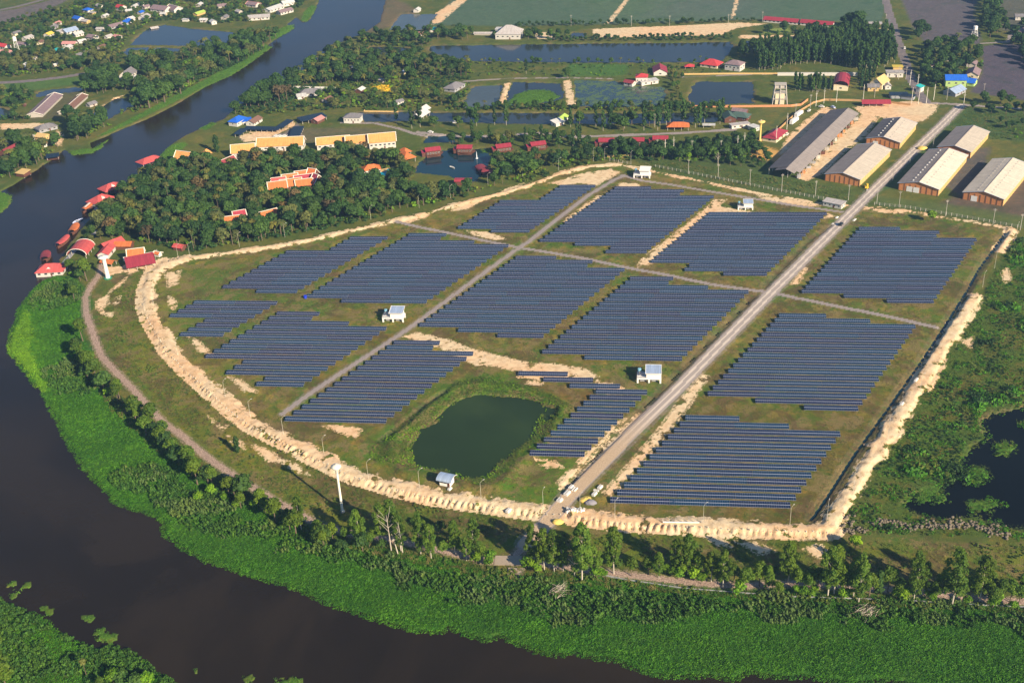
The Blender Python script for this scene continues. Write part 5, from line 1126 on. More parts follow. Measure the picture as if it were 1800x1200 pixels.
# --- boats with long curved roofs
def roofed_boat(px, L, W, d, label, rc, stripe=False, h=2.6):
    c = G(px[0], px[1], WL + 2.5); e = empty("covered_boat", (c[0], c[1], WL), yaw_of(px, d)); tag(e, label, "boat", "roofed boats moored along the bank")
    b = MB(); n = 10; P = []; F = []
    for i in range(n + 1):
        t = -1 + 2 * i / n; w = W / 2 * (1 - abs(t) ** 3 * .75); z = 1.0 + .9 * abs(t) ** 3; P += [(t * L / 2, -w, z), (t * L / 2, -w * .6, -.3), (t * L / 2, w * .6, -.3), (t * L / 2, w, z)]
    for i in range(n):
        for j in range(3): F.append((4 * i + j, 4 * i + 4 + j, 4 * i + 5 + j, 4 * i + 1 + j))
        F.append((4 * i, 4 * i + 3, 4 * i + 7, 4 * i + 4))
    b.poly(P, m_wood, F); b.build("hull", e, True)
    r = MB(); P = []; F = []; m_ = 6
    for i in range(n + 1):
        t = -1 + 2 * i / n; w = W / 2 * (1.05 - abs(t) ** 4 * .35)
        for j in range(m_ + 1): a = math.pi * j / m_; P.append((t * L * .43, -w * math.cos(a), h + .9 * math.sin(a) + .5 * t * t))
    for i in range(n):
        for j in range(m_): F.append((i * (m_ + 1) + j, (i + 1) * (m_ + 1) + j, (i + 1) * (m_ + 1) + j + 1, i * (m_ + 1) + j + 1))
    r.poly(P, ROOF[rc], F); ro = r.build("roof", e, True)
    if stripe: s = MB(); s.box((0, 0, h + 1.0), (L * .8, W * .3, .12), m_trim); s.build("roof_deck", ro)
    pp = MB(); [pp.box((x * L * .38, s_ * W * .42, h / 2 + .6), (.14, .14, h), m_wood) for x in (-1, -.5, 0, .5, 1) for s_ in (-1, 1)]; pp.build("posts", e)
roofed_boat((155,362), 19, 5, (7,-6), "long covered boat with orange roof and white deck stripe", 'orange', True)
roofed_boat((130,401), 15, 6, (4,-6), "orange roofed boat, middle of the lower three", 'orange')
roofed_boat((110,423), 17, 5, (7,-6), "bright pink red roofed boat, moored below the orange one", 'pinkred')
roofed_boat((80,449), 13, 6.5, (2,-8), "short dark brown roofed boat behind the white walled raft", 'darkred')
def small_boat(px, L, W, d, label, mat, water=WL):
    c = G(px[0], px[1], water); e = empty("small_boat", (c[0], c[1], water), yaw_of(px, d)); tag(e, label, "boat")
    b = MB(); P = []; F = []; n = 6
    for i in range(n + 1):
        t = -1 + 2 * i / n; w = W / 2 * (1 - abs(t) ** 2.5 * .9); P += [(t * L / 2, -w, .7), (t * L / 2, -w * .5, -.1), (t * L / 2, w * .5, -.1), (t * L / 2, w, .7)]
    for i in range(n):
        for j in range(3): F.append((4 * i + j, 4 * i + 4 + j, 4 * i + 5 + j, 4 * i + 1 + j))
    b.poly(P, mat, F); b.build("hull", e); s = MB(); s.box((0, 0, .5), (L * .25, W * .8, .12), m_conc); s.build("bench", e)
m_bluew = M("pale_blue_paint", (.45, .5, .72), .5)
small_boat((137,389), 9, 3, (7,-3), "pale blue and white boat moored above the orange roofed boat", m_bluew); small_boat((172,368), 9, 3.4, (6,-3), "blue grey boat tied to the bank beside the covered boat", m_bluew)
small_boat((795,295), 6, 2, (6,2), "small white rowing boat on the resort lake", m_white); small_boat((416,87), 8, 2.4, (8,-1), "white boat at the far river bank below the tall trees", m_white)
small_boat((92,280), 9, 3, (8,-1), "flat ochre raft next to the black landing hut", m_ochre)
# swimming pool
m_pool, k = newmat("pool_water"); finish(k, (.01, .42, .62), .1, .5)
c = G(668, 306); e = empty("swimming_pool", (c[0], c[1], .55), yaw_of((668,306), (8,-2))); tag(e, "turquoise swimming pool with ochre terrace in the resort wood", "pool"); keep(c[0], c[1], 13)
for x_ in (-18, -9, 9): keep(c[0] + x_, c[1] - 4, 9)
b = MB(); b.box((0, 0, -.2), (30, 14, .5), M("pool_terrace", (.62, .42, .2), .8)); b.build("terrace", e)
b = MB(); b.lathe([(0, .12), (5.4, .12)], m_pool, 20, (-2, -2.5)); b.lathe([(0, .125), (3.6, .125)], m_pool, 18, (10, 1)); b.box((4, -1.2, .05), (12, 3.4, .145), m_pool); b.build("pool_basin", e)
# fountain in the lake
m_spray, k = newmat("water_spray"); finish(k, (.75, .8, .85), .6, .3)
c = G(838, 277); b = MB(); b.lathe([(.5, WL), (.3, 2.5), (.15, 4.0), (.05, 5.0)], m_spray, 9); b.lathe([(1.2, WL + .05), (1.0, WL + .3), (.9, WL + .3)], m_spray, 12); o = b.build("fountain"); o.location = (c[0], c[1], 0); tag(o, "white fountain jet rising from the resort lake", "fountain")
# ------------------------------------------------------------------ towers, poles, fences, vehicles, blocks
def mushroom_tower(px, H_, label, mat, r=1.1, head=3.4, base_mat=None):
    c = G(*px); e = empty("water_tower", (c[0], c[1], float(zat(*c)[0]))); tag(e, label, "water tower"); keep(c[0], c[1], 5)
    b = MB(); b.lathe([(r * 1.25, -.3), (r, 1.5), (r * .85, H_ * .72), (r * .95, H_ * .8)], mat, 16); b.build("shaft", e, True)
    b = MB(); b.lathe([(r * .9, H_ * .8), (r * 1.1, H_ * .87), (head, H_ * .945), (head, H_ * .965), (head * .5, H_ * .99), (0, H_)], mat, 20); o = b.build("tank", e, True)
    b = MB(); b.lathe([(0, H_ + .5), (.5, H_ + .45), (.55, H_ - .1)], m_conc, 10); b.build("hatch", e)
    b = MB(); b.lathe([(r * 1.9, -.3), (r * 1.9, .5), (0, .55)], base_mat or m_conc, 12); b.build("base", e)
    return e
e = mushroom_tower((602,899), 25.5, "tall white mushroom water tower outside the front dike", M("tower_cream", (.75, .72, .60), .6, .08), .6, 2.2)
e = mushroom_tower((190,489), 15.5, "white mushroom water tower with green foot beside the river path", m_white, 1.35, 3.2, M("green_paint", (.03, .25, .14), .6))
e = mushroom_tower((1335,258), 21, "ochre mushroom water tower at the wood edge near the long shed", M("tower_ochre", (.68, .50, .16), .7, .1), .9, 3.3)
def lattice_tower(px, H_, label):
    c = G(*px); e = empty("tank_tower", (c[0], c[1], float(zat(*c)[0])), .4); tag(e, label, "tank tower", "white lattice tank towers"); keep(c[0], c[1], 5)
    lg = MB(); lg.tube([(2.6, 2.6, -.3), (1.4, 1.4, H_ * .72)], .22, m_white, 5); lm_ = lg.mesh("leg")
    for i in range(4): inst(lm_, "leg", e, (0, 0, 0), i * math.pi / 2)
    b = MB()
    for z, w in ((H_ * .02, 2.6), (H_ * .27, 2.2), (H_ * .5, 1.8), (H_ * .7, 1.45)):
        for i in range(4):
            a = i * math.pi / 2; p = Vector((w * math.cos(a) - w * math.sin(a), w * math.sin(a) + w * math.cos(a), z)); a += math.pi / 2; q = Vector((w * math.cos(a) - w * math.sin(a), w * math.sin(a) + w * math.cos(a), z)); b.tube([p, q], .12, m_white, 4)
            if z < H_ * .6: b.tube([p, q * .86 + Vector((0, 0, H_ * .24))], .09, m_white, 4)
    b.build("bracing", e)
    b = MB(); b.lathe([(0, H_ * .72), (2.0, H_ * .72), (2.0, H_ * .96), (0, H_)], m_white, 14); b.build("tank", e)
lattice_tower((31,92), 17, "white lattice tank tower in the far village"); lattice_tower((1712,69), 13, "white lattice tank tower at the dark ploughed field")
# unfinished concrete frame tower
c = G(1370, 182); e = empty("concrete_tower", (c[0], c[1], 0), -.2); tag(e, "unfinished concrete frame tower with slanting posts and slab floors", "tower"); keep(c[0], c[1], 9)
lg = MB(); lg.tube([(6.0, 4.6, -.2), (4.2, 3.2, 17)], .45, m_conc, 4); lm_ = lg.mesh("post")
for sx in (-1, 0, 1):
    for sy in (-1, 1): q = MB(); q.tube([(sx * 6.2, sy * 4.8, -.2), (sx * 4.3, sy * 3.2, 17)], .5, m_conc, 4); q.build("post", e)
for z, w in ((5, 5.9), (10, 5.3), (14, 4.8), (17, 4.7)):
    q = MB(); q.box((0, 0, z), (w * 2.1, w * 1.55, .4), m_conc); q.build("floor_slab", e)
q = MB(); q.box((0, 0, 15.6), (8.0, 5.6, 2.6), m_conc); q.build("tank_room", e)
for x in (-2.2, 2.2):
    for y in (-3.9, 3.9):
        for z in (0, 5): q = MB(); q.box((x, y, 2.5 + z), (3.2, .25, 4.2), m_cream); q.build("wall", e)

# garden and compound walls (lit ochre)
def wall_line(pts, h, mat, label, t=.3):
    P = Gs(pts); e = empty("boundary_wall", (P[0][0], P[0][1], 0)); tag(e, label, "wall"); b = MB()
    for a, c_ in zip(P[:-1], P[1:]):
        d = c_ - a; L = np.hypot(*d); m_ = (a + c_) / 2 - P[0]; b.box((m_[0], m_[1], h / 2 - .2), (L + t * .8, t, h + .4), mat, math.atan2(d[1], d[0]))
    b.build("wall_panel", e); q = MB(); q.box((0, 0, h / 2), (.45, .45, h + .3), mat); qm = q.mesh("pillar")
    for a, c_ in zip(P[:-1], P[1:]):
        d = c_ - a; L = np.hypot(*d); n = max(1, int(L / 9))
        for i in range(n): p = a + d * i / n - P[0]; inst(qm, "pillar", e, (p[0], p[1], 0), math.atan2(d[1], d[0]))
wall_line([(1215,189),(1300,189),(1390,188),(1408,186),(1420,177)], 1.9, M("orange_wall", (.58, .27, .13), .85, .15), "orange brown wall running below the square pond")
wall_line([(1322,256),(1345,245),(1370,228),(1400,200),(1430,182),(1450,177),(1500,178),(1560,181),(1600,186)], 1.7, M('yard_wall', (.46, .28, .13), .9), "ochre yard wall behind the parked white trucks")
wall_line([(1201,132),(1290,131),(1380,131)], 1.5, m_ochre, "low ochre wall above the square pond")
wall_line([(510,155),(545,156),(590,157)], 2.0, m_white, "long white wall behind the low dark roofed house")
wall_line([(643,190),(640,196),(700,197)], .8, m_ochre, "thin pale kerb along the canal start")
wall_line([(1068,277),(1114,277)], 2.0, m_ochre, "short ochre wall at the wood edge above the flat stilted building")

# light poles of the solar farm
m_lamp = M('lamp_post_paint', (.55, .52, .44), .7, .1)
pm_ = MB(); pm_.tube([(0, 0, -.3), (0, 0, 9.2)], [.09, .055], m_lamp, 6); POLE = pm_.mesh("pole")
am = MB(); am.tube([(0, 0, 9.1), (.8, .7, 9.7), (1.4, 1.2, 9.9)], .04, m_lamp, 5); ARM = am.mesh("arm")
hm_ = MB(); hm_.box((1.6, 1.35, 9.9), (.8, .3, .14), m_frame, .7); HEAD = hm_.mesh("lamp_head")
LP = [(314,456,"above the pink wood edge hut"),(334,452,"second above the western dike bend"),(421,434,"left of the long tree gap"),(501,417,"third along the wood edge"),(652,386,"by the single orange roof"),(737,366,"fourth along the wood edge"),(792,349,"in the middle of the wood edge dike"),(858,327,"near the crimson lake roof"),(919,312,"fifth along the northern dike"),
 (982,300,"sixth along the northern dike"),(1043,284,"left of the pair at the dike corner"),(1063,281,"right of the pair at the dike corner"),(1109,289,"behind the flat stilted building"),
 (276,465,"beside the tiny spirit house"),(270,535,"at the top of the western bend"),(313,627,"right of the western bend"),(397,700,"beside the small block"),(441,736,"left of the inner road end"),(499,766,"below the inner road end"),(570,800,"left of the tall tower"),(648,845,"right of the tall tower"),(738,860,"left of the guard hut"),(846,880,"right of the guard hut"),(955,896,"left of the gate"),(1020,905,"at the gate with white blocks"),
 (1081,915,"first right of the gate"),(1236,922,"second right of the gate"),(1388,926,"near the dike corner"),(1453,918,"at the sandy dike corner"),(1500,862,"first along the eastern bank"),(1560,775,"second along the eastern bank"),(1617,690,"third along the eastern bank"),(1727,505,"on the green part of the eastern bank"),(1748,472,"second on the green eastern bank"),(1786,418,"in the far corner of the eastern bank")]
for i, (x, y, lb) in enumerate(LP):
    c = G(x, y); e = empty("light_pole", (c[0], c[1], float(zat(*c)[0])), random.uniform(-.3, .5)); tag(e, "white street light pole " + lb, "light pole", "white light poles around the solar farm"); keep(c[0], c[1], 2.0)
    inst(POLE, "pole", e); a = inst(ARM, "arm", e); inst(HEAD, "lamp_head", a)
# utility poles
up = MB(); up.tube([(0, 0, -.3), (0, 0, 11.5)], [.2, .13], m_conc, 6); UPM = up.mesh("pole"); xa = MB(); xa.box((0, 0, 10.9), (2.4, .14, .14), m_conc); xa.box((0, 0, 10.2), (1.7, .14, .14), m_conc); XAM = xa.mesh("cross_arm")
wp = MB(); wp.tube([(0, 0, -.3), (0, 0, 13.5)], [.24, .16], m_trim, 6); WPM = wp.mesh("pole")
UPL = [(1210,306,0),(1262,315,0),(1318,324,0),(1374,333,0),(1433,345,0),(1491,352,0),(1541,358,0),(1580,364,0),(1662,380,0),(1745,396,0),(1793,405,0),(1155,270,0),(1169,275,1),(1184,270,1),(1216,272,0),(1267,272,0),(1296,268,1),(1308,263,1),(1364,251,1),(1383,228,1),(1398,206,0),(1424,190,0),(1434,187,1),(1448,182,1),(1470,180,1),(1517,176,1),(1537,172,0),(1602,182,1),(1614,183,1),(1628,182,1),(1641,176,1),(1664,176,0),(1693,190,1),(1728,170,0),(1668,220,0),(1640,258,0),(1599,286,0),(1569,318,0),(1599,150,1),(1592,140,0),(1612,158,1),(1556,45,0),(1579,140,0),(1151,224,0),(1004,46,0),(1110,47,0),(1177,47,0),(1280,45,0),(1340,40,0),(905,330,0) ,(152,78,0),(118,86,0),(60,95,0)]
UPL = UPL[:-4]
for i, (x, y, w) in enumerate(UPL):
    c = G(x, y); e = empty("utility_pole", (c[0], c[1], float(zat(*c)[0])), random.uniform(-.4, .4)); keep(c[0], c[1], 1.2)
    tag(e, ("tall white concrete utility pole by the wall and road north of the farm" if w else "grey concrete utility pole along the fences and lanes north of the farm"), "utility pole", ("tall white utility poles" if w else "grey utility poles"))
    inst(WPM if w else UPM, "pole", e); inst(XAM, "cross_arm", e)
# post fences
fp = MB(); fp.box((0, 0, .95), (.24, .24, 2.3), m_conc); FPM = fp.mesh("post")
def fence(pts, label, sp=3.3):
    P = Gs(pts); e = empty("post_fence", (P[0][0], P[0][1], 0)); tag(e, label, "fence"); b = MB()
    for a, c_ in zip(P[:-1], P[1:]):
        L = np.hypot(*(c_ - a)); n = int(L / sp)
        for i in range(n):
            p = a + (c_ - a) * i / n; z = float(zat(*p)[0]); inst(FPM, "post", e, (p[0] - P[0][0], p[1] - P[0][1], z))
        for h in (.5, 1.0, 1.5, 1.9): b.tube([(*(a - P[0]), h + .1), (*(c_ - P[0]), h + .1)], .03, m_steel, 3, False)
    tag(b.build("wires", e), kind="stuff")
fence([(1072,283),(1110,290)], "short concrete post fence left of the flat stilted building")
fence([(1152,294),(1250,313),(1350,333),(1430,348),(1490,358)], "long concrete post fence along the top sandy track")
fence([(1537,360),(1600,367),(1700,384),(1798,402)], "concrete post fence right of the gravel road, above the far block")
fence([(1165,921),(1245,922)], "short row of fence posts on the front dike", 2.6)
b = MB(); a_, c_ = G(1165, 922), G(1229, 923); b.tube([(*a_, 1.5), (*c_, 1.5)], .3, m_white, 6); tag(b.build("white_pipe"), "long white pipe lying on the front dike", "pipe")
# stub foundations along the outer dike edge
sb = MB(); sb.box((0, 0, .22), (.42, .42, .75), m_lamp, .3); STUB = sb.mesh("foundation_stub")
for i, side in ((1, -1), (2, -1)):
    P = W_DIKE[i][0]; acc = 0; nxt = 1.45 if i == 1 else 1.0
    for a, c_ in zip(P[:-1], P[1:]):
        L = np.hypot(*(c_ - a)); u = (c_ - a) / L; nrm = np.array([-u[1], u[0]])
        while nxt < acc + L:
            t = nxt - acc
            if (i == 2 or nxt > 70) :
                p = a + u * t + nrm * side * (2.7 + random.uniform(-.3, .3)); o = inst(STUB, "foundation_stub", None, (p[0], p[1], float(zat(*p)[0]) - .05), random.uniform(0, 3))
                tag(o, "white concrete stub in the regular row along the outer edge of the sandy dike", "concrete stub", "concrete stubs along the dike")
            nxt += 2.9
        acc += L
# concrete blocks and slabs near the gate
def blockthing(px, dims, rz, label, mat=None, cat="concrete block", grp="pale concrete blocks by the gate", name="concrete_block"):
    c = G(*px); b = MB(); b.box((0, 0, dims[2] / 2 - .05), dims, mat or m_white, 0, .96); b.box((0, 0, dims[2] + .02), (dims[0] * .9, dims[1] * .2, .08), m_conc)
    o = b.build(name); o.location = (c[0], c[1], float(zat(*c)[0])); o.rotation_euler = (0, 0, rz); tag(o, label, cat, grp)
r_ = .95
for px_, dm, lb in (((1055,857), (2.8, 1.5, 1.0), "white block right of the gravel road, upper one"), ((1045,869), (2.8, 1.5, 1.0), "white block right of the gravel road, lower one"), ((1048,862), (2.6, .9, .5), "flat grey slab between the two white blocks"),
    ((1004,857), (2.8, 1.4, .9), "pinkish block at the ditch end, topmost"), ((1008,860), (2.8, .6, .7), "narrow white block left of the road edge"), ((1012,861), (2.8, .6, .7), "narrow white block nearest the road edge"), ((997,868), (3.4, 1.9, 1.0), "yellowish block with dark slot beside the ditch end"), ((984,880), (2.6, 2.0, 1.0), "white block pair with a dark gap at the dike start")):
    blockthing(px_, dm, r_ if px_ != (1048,862) else -.5, lb)
for i in range(16):
    x, y = 998 + (i % 8) * 3.9 + random.uniform(-1, 1), 897 + (i // 8) * 5 + random.uniform(-1, 1)
    blockthing((x, y), (random.uniform(.9, 1.6), random.uniform(.7, 1.2), random.uniform(.6, 1.3)), random.uniform(0, 3), "loose white block in the heap at the foot of the gate light pole", m_white, "concrete block", "heap of white blocks at the gate pole")
for px_, lb in (((1382,22+0),None),):
    pass
for px_, dm, lb in (((1610,671), (3.8, 1.1, .9), "white slab lying on the eastern bank, upper one"), ((1585,713), (3.0, 1.2, .9), "white slab lying on the eastern bank, lower one"), ((791,861), (2.2, 1.3, .8), "white box with dark lid in front of the guard hut"), ((894,900), (2.6, 1.5, 1.2), "small white shed with red edge on the dike slope"), ((1471,383), (3, 1.2, .6), "white rubble block at the ditch, left of the gravel road"), ((1464,393), (2, 1.2, .6), "smaller white block left of the gravel road"), ((1502,387), (4, 1.2, .5), "row of white slabs right of the gravel road")):
    blockthing(px_, dm, .9, lb, None, "concrete block", None)
b = MB(); b.lathe([(0, .9), (.5, .88), (.52, 0), (0, 0)], M("blue_barrel", (.02, .05, .6), .4), 12); c = G(537, 524); o = b.build("barrel"); o.location = (c[0], c[1], float(zat(*c)[0])); o.scale = (2, 2, 2); tag(o, "blue barrel at the end of the lowest row behind the switch house", "barrel")
# vehicles
m_tyre = M("tyre", (.02, .02, .02), .9); m_glassd = M("vehicle_glass", (.02, .03, .04), .15, .05)
def vehicle(px, d, label, body, kind="car", z=None):
    c = G(*px); e = empty({"car": "parked_car", "truck": "box_truck", "excavator": "excavator"}[kind], (c[0], c[1], float(zat(*c)[0]) if z is None else z), yaw_of(px, d)); tag(e, label, {"car": "car", "truck": "truck", "excavator": "excavator"}[kind]); keep(c[0], c[1], 4)
    L, W_, h = {"car": (4.6, 1.9, .8), "truck": (11.5, 2.6, 3.0), "excavator": (4.0, 2.6, .9)}[kind]
    b = MB(); b.box((0, 0, .45 + h / 2), (L, W_, h), body, 0, .95); b.build("body", e)
    if kind == "car": q = MB(); q.box((-.2, 0, 1.55), (2.5, 1.7, .65), body, 0, .8); q.build("cabin", e); q = MB(); q.box((-.2, 0, 1.5), (2.56, 1.55, .4), m_glassd, 0, .85); q.box((-.2, 0, 1.5), (2.0, 1.74, .4), m_glassd, 0, .87); q.build("window", e)
    if kind == "truck": q = MB(); q.box((L / 2 + 1.3, 0, 1.4), (2.2, 2.4, 2.2), body, 0, .93); q.box((L / 2 + 2.3, 0, 1.9), (.3, 2.1, .8), m_glassd); q.build("cab", e)
    if kind == "excavator":
        q = MB(); q.box((-.3, .5, 2.1), (1.6, 1.3, 1.6), body); q.build("cab", e); q = MB(); q.tube([(1.2, -.3, 1.4), (3.2, -.3, 3.8), (5.0, -.3, 2.4), (5.0, -.3, .7)], .25, body, 5); q.build("arm", e); q = MB(); q.box((5.0, -.3, .5), (.9, 1.0, .8), m_steel); q.build("bucket", e)
    wm_ = MB(); n = 10; wm_.poly([(.42 * math.cos(2 * math.pi * i / n), y, .42 * math.sin(2 * math.pi * i / n)) for y in (-.13, .13) for i in range(n)], m_tyre, [tuple(range(n)), tuple(range(n, 2 * n))[::-1]] + [(i, i + n, (i + 1) % n + n, (i + 1) % n) for i in range(n)]); wm_ = wm_.mesh("wheel")
    for x in (-.33, .33):
        for s in (-1, 1): inst(wm_, "wheel", e, (x * L, s * W_ * .46, .42), 0)
vehicle((1478,396), (8, -8), "dark car parked on the main gravel road", M("car_dark", (.03, .04, .05), .3))
vehicle((1395,216), (8, -6), "long white trailer truck parked by the ochre yard wall, nearer one", m_white, "truck"); vehicle((1403,204), (8, -6), "long white trailer truck parked by the ochre yard wall, farther one", m_white, "truck")
vehicle((1422,196), (8, -7), "white pickup parked beyond the trailer trucks", m_white); vehicle((1444,189), (8, 1), "white van at the head of the long shed", m_white); vehicle((1464,190), (8, 3), "pale blue van at the head of the long shed", m_bluew)
vehicle((1383,238), (8, -7), "white car beside the crimson hipped house", m_white); vehicle((1590,86), (2, 8), "white truck on the tarmac road", m_white); vehicle((1563,38), (2, 8), "grey car on the tarmac road", M("car_grey", (.25, .27, .3), .4))
for i, x in enumerate((486, 493, 501, 515)): vehicle((x, 240.5), (8, -.3), f"{ORD[i + 1]} white car from the left, parked behind the widest golden hall", m_white)
vehicle((800,217), (8, 0), "white pickup parked on the canal road", m_white); vehicle((757,234), (8, 1), "white car at the lake road bend", m_white)
vehicle((1523,330), (3, 8), "yellow excavator standing beside the gravel road", M("machine_yellow", (.75, .5, .05), .5), "excavator")
vehicle((1038,916), (8, -3), "small yellow excavator working right of the gate", M("machine_yellow"), "excavator") if False else None
for px_, s_, lb in (((980,917), 1.6, "small yellow sand heap beside the gate road"), ((1029,879), 1.9, "pale yellow sand heap above the gate light pole"), ((1621,262), 2.6, "yellow sand heap between the two right warehouses"), ((1037,883), 1.8, "grey gravel heap right of the gate light pole")):
    c = G(*px_); v, f = blob((0, 0, 0), (s_ * 1.6, s_ * 1.2, s_ * .8), 10, 6); me = np_mesh("sand_heap", v, f, M("grey_gravel", (.25, .24, .27), .95) if 'grey' in lb else M("yellow_sand", (.72, .52, .14), .95, .2)); o = link(bpy.data.objects.new("sand_heap", me)); o.location = (c[0], c[1], float(zat(*c)[0])); tag(o, lb, "heap")
# rubble heaps along the swamp edge
RB = [(1488,908),(1494,922),(1487,932),(1500,933),(1515,931),(1538,920),(1548,915),(1556,916),(1572,918),(1580,922),(1601,928),(1613,925),(1628,921),(1637,923),(1651,927),(1665,927),(1679,924),(1683,916),(1701,927),(1712,922),(1724,930),(1738,930),(1745,938),(1752,925),(1766,941)]
m_rub = M("rubble", (.18, .15, .11), .95, .5, 1.5, bstr=.8, dirt=(.08, .07, .05))
for i, p in enumerate(RB):
    c = G(*p); VV = []; FF = []; b0 = 0
    for j in range(14):
        s_ = random.uniform(.4, 1.0); v, f = blob((random.gauss(0, 1.6), random.gauss(0, 1.2), random.uniform(0, .5)), (s_, s_ * .8, s_ * .7), 5, 3); VV.append(v); FF.append(f + b0); b0 += len(v)
    o = link(bpy.data.objects.new("rubble_heap", np_mesh("rubble_heap", np.concatenate(VV), np.concatenate(FF), m_rub, False))); o.location = (c[0], c[1], float(zat(*c)[0])); tag(o, f"{ORD[i + 1]} brown grey rubble heap from the dike corner along the swamp edge", "rubble heap", "rubble heaps beside the swamp")
# low river wall behind the front trees
P = Gs([(1055,1001),(1100,1010),(1200,1025),(1300,1033),(1400,1040),(1500,1043),(1620,1048),(1700,1053),(1800,1058)]); b = MB()
for a, c_ in zip(P[:-1], P[1:]):
    d = c_ - a; L = np.hypot(*d); m_ = (a + c_) / 2; off = np.array((d[1], -d[0])) / L * 3.0; b.box((m_[0] + off[0], m_[1] + off[1], .1), (L, .3, .8), m_grey, math.atan2(d[1], d[0]))
tag(b.build("river_wall"), "low pale concrete kerb behind the front row of trees", "wall")
# concrete ramp
M("dusty_concrete", (.36, .29, .22), .9, .3)
c = G(906, 1010); b = MB(); b.slab((-3.5, -4, -.1), (3.5, -4, -.1), (3.5, 4, .4), (-3.5, 4, .4), .4, M("dusty_concrete")); o = b.build("concrete_ramp"); o.location = (c[0], c[1], 0); o.rotation_euler = (0, 0, -.15); tag(o, "concrete ramp leading from the gate road down to the marsh", "ramp")
c = G(893, 985); b = MB(); b.box((0, 0, 0), (11, 6, .3), M("dusty_concrete", (.36, .29, .22), .9, .3)); o = b.build("concrete_apron"); o.location = (c[0], c[1], .08); o.rotation_euler = (0, 0, -.1); tag(o, kind="structure")
# jetty along the red roofed boats
P = Gs([(171,405),(140,430),(118,455),(106,470)], .4); b = MB()
for a, c_ in zip(P[:-1], P[1:]):
    d = c_ - a; L = np.hypot(*d); m_ = (a + c_) / 2; b.box((m_[0], m_[1], .3), (L + .5, 3.2, .25), m_grey, math.atan2(d[1], d[0]))
tag(b.build("jetty"), "grey plank jetty between the roofed boats and the bank", "jetty")
# ------------------------------------------------------------------ trees
# single trees seen against open ground (photo point of the trunk foot, kind, scale, label)
FRONT = "trees along the front bank"
KD = {'dark': "dark green round tree", 'mid': "leafy mid green tree", 'olive': "olive toned tree", 'palm': "feathery palm", 'brown': "brownish thin tree", 'tall': "slim upright tree", 'fanpalm': "round headed palm", 'bushy': "low bush", 'big': "wide tree", 'shade': "drooping small tree", 'euc': "pale stemmed tree", 'column': "column shaped tree"}
ONE = [
 (153,494,'shade',1.25,"big weeping tree between raft pavilion and river path"),(131,528,'shade',.85,"round tree below the big weeping tree on the river path"),(146,600,'shade',1.15,"large round lone tree casting a dark shadow on the weed field"),(128,512,'bushy',1.3,"low bush left of the big weeping tree"),
 (1023,1021,'euc',1.12,"tallest pale stemmed eucalypt right of the concrete ramp"),(1079,1008,'euc',.9,"pale stemmed eucalypt, second right of the ramp"),(957,1001,'euc',.8,"eucalypt directly right of the ramp, twin stems"),(974,1004,'euc',.85,"slim eucalypt between ramp and the tallest one"),(936,992,'euc',.75,"leafy dark eucalypt at the gate road foot"),
 (1209,1009,'euc',.78,"eucalypt with pale upper stem, left of the two bare gaps"),(1271,1031,'euc',.66,"small eucalypt with white stem by the kerb"),(1313,1036,'shade',.85,"round crowned tree with shadowed stem, front row"),(1367,1048,'shade',.62,"low forked pale stemmed tree at the marsh edge"),(1385,1025,'euc',.8,"double stemmed eucalypt behind the low forked tree"),
 (1455,1047,'euc',1.0,"tall twin stemmed eucalypt in the middle of the right row"),(1466,1045,'euc',.95,"tall eucalypt touching the twin stemmed one"),(1509,1058,'euc',.85,"eucalypt with lit white foot, right row"),(1500,1048,'euc',.75,"eucalypt behind the white footed one"),(1543,1045,'column',.95,"narrow columnar tree in the right row"),
 (1606,1053,'euc',.84,"slim eucalypt with thin white stem above bright bushes"),(1673,1064,'euc',1.02,"eucalypt with thick white leaning stem, right row"),(1722,1056,'euc',.88,"drooping eucalypt right of the white leaning stem"),(1760,1055,'shade',.8,"oval drooping tree near the right edge"),(1790,1062,'shade',.75,"tree cut by the right edge of the front row"),
 (705,968,'euc',.7,"thin bare-stemmed eucalypt beside the dead trunks"),(758,981,'euc',.72,"leaning pale stemmed eucalypt left of the gravel bank"),(660,955,'shade',.7,"bushy tree left of the dead trunks"),(848,985,'shade',.62,"bright leafed tree left of the concrete apron"),(820,985,'euc',.5,"short eucalypt left of the concrete apron"),(862,990,'bushy',1.2,"bright bush at the left edge of the apron"),
 (1503,965,'bushy',1.25,"lone round bush below the dike corner"),(1636,390,'bushy',1.5,"lone dark round tree above the far block"),(1334,296,'bushy',1.0,"scrubby tree at the corner of the long shed"),(775,935,'bushy',1.1,"dark bush in the grass in front of the pond"),(418,795,'column',.75,"small dark column tree behind the front row"),
 (205,290,'dark',.01,"")]
ONE = [o for o in ONE if o[4]]
for x, y, kd, sc, lb in ONE:
    c = G(x, y); make_tree({'bushy': 'round_bush', 'column': 'column_tree'}.get(kd, 'bank_tree'), c[0], c[1], kd, sc, lb, FRONT if y > 900 else None, "bush" if kd == 'bushy' else "tree")
for i, (x, y) in enumerate([(990,1004),(1045,1012),(1110,1012),(1140,1008),(1158,1016),(1188,1004),(1228,1014),(1250,1022),(1290,1024),(1335,1030),(1350,1038),(1402,1034),(1420,1040),(1438,1030),(1482,1040),(1528,1046),(1560,1040),(1580,1046),(1622,1044),(1640,1054),(1655,1046),(1692,1058),(1706,1048),(1738,1050),(1775,1058),(1745,1066),(1798,1052)]):
    c = G(x, y); kd = random.choice(['euc', 'shade', 'shade']); make_tree("bank_tree", c[0], c[1], kd, random.uniform(.5, .72) if kd == 'euc' else random.uniform(.65, 1.0), f"shaded tree, {ORD[1 + i] if i < 21 else ['twenty-second','twenty-third','twenty-fourth','twenty-fifth','twenty-sixth','twenty-seventh'][i - 21]} from the ramp among those behind the kerb", FRONT)
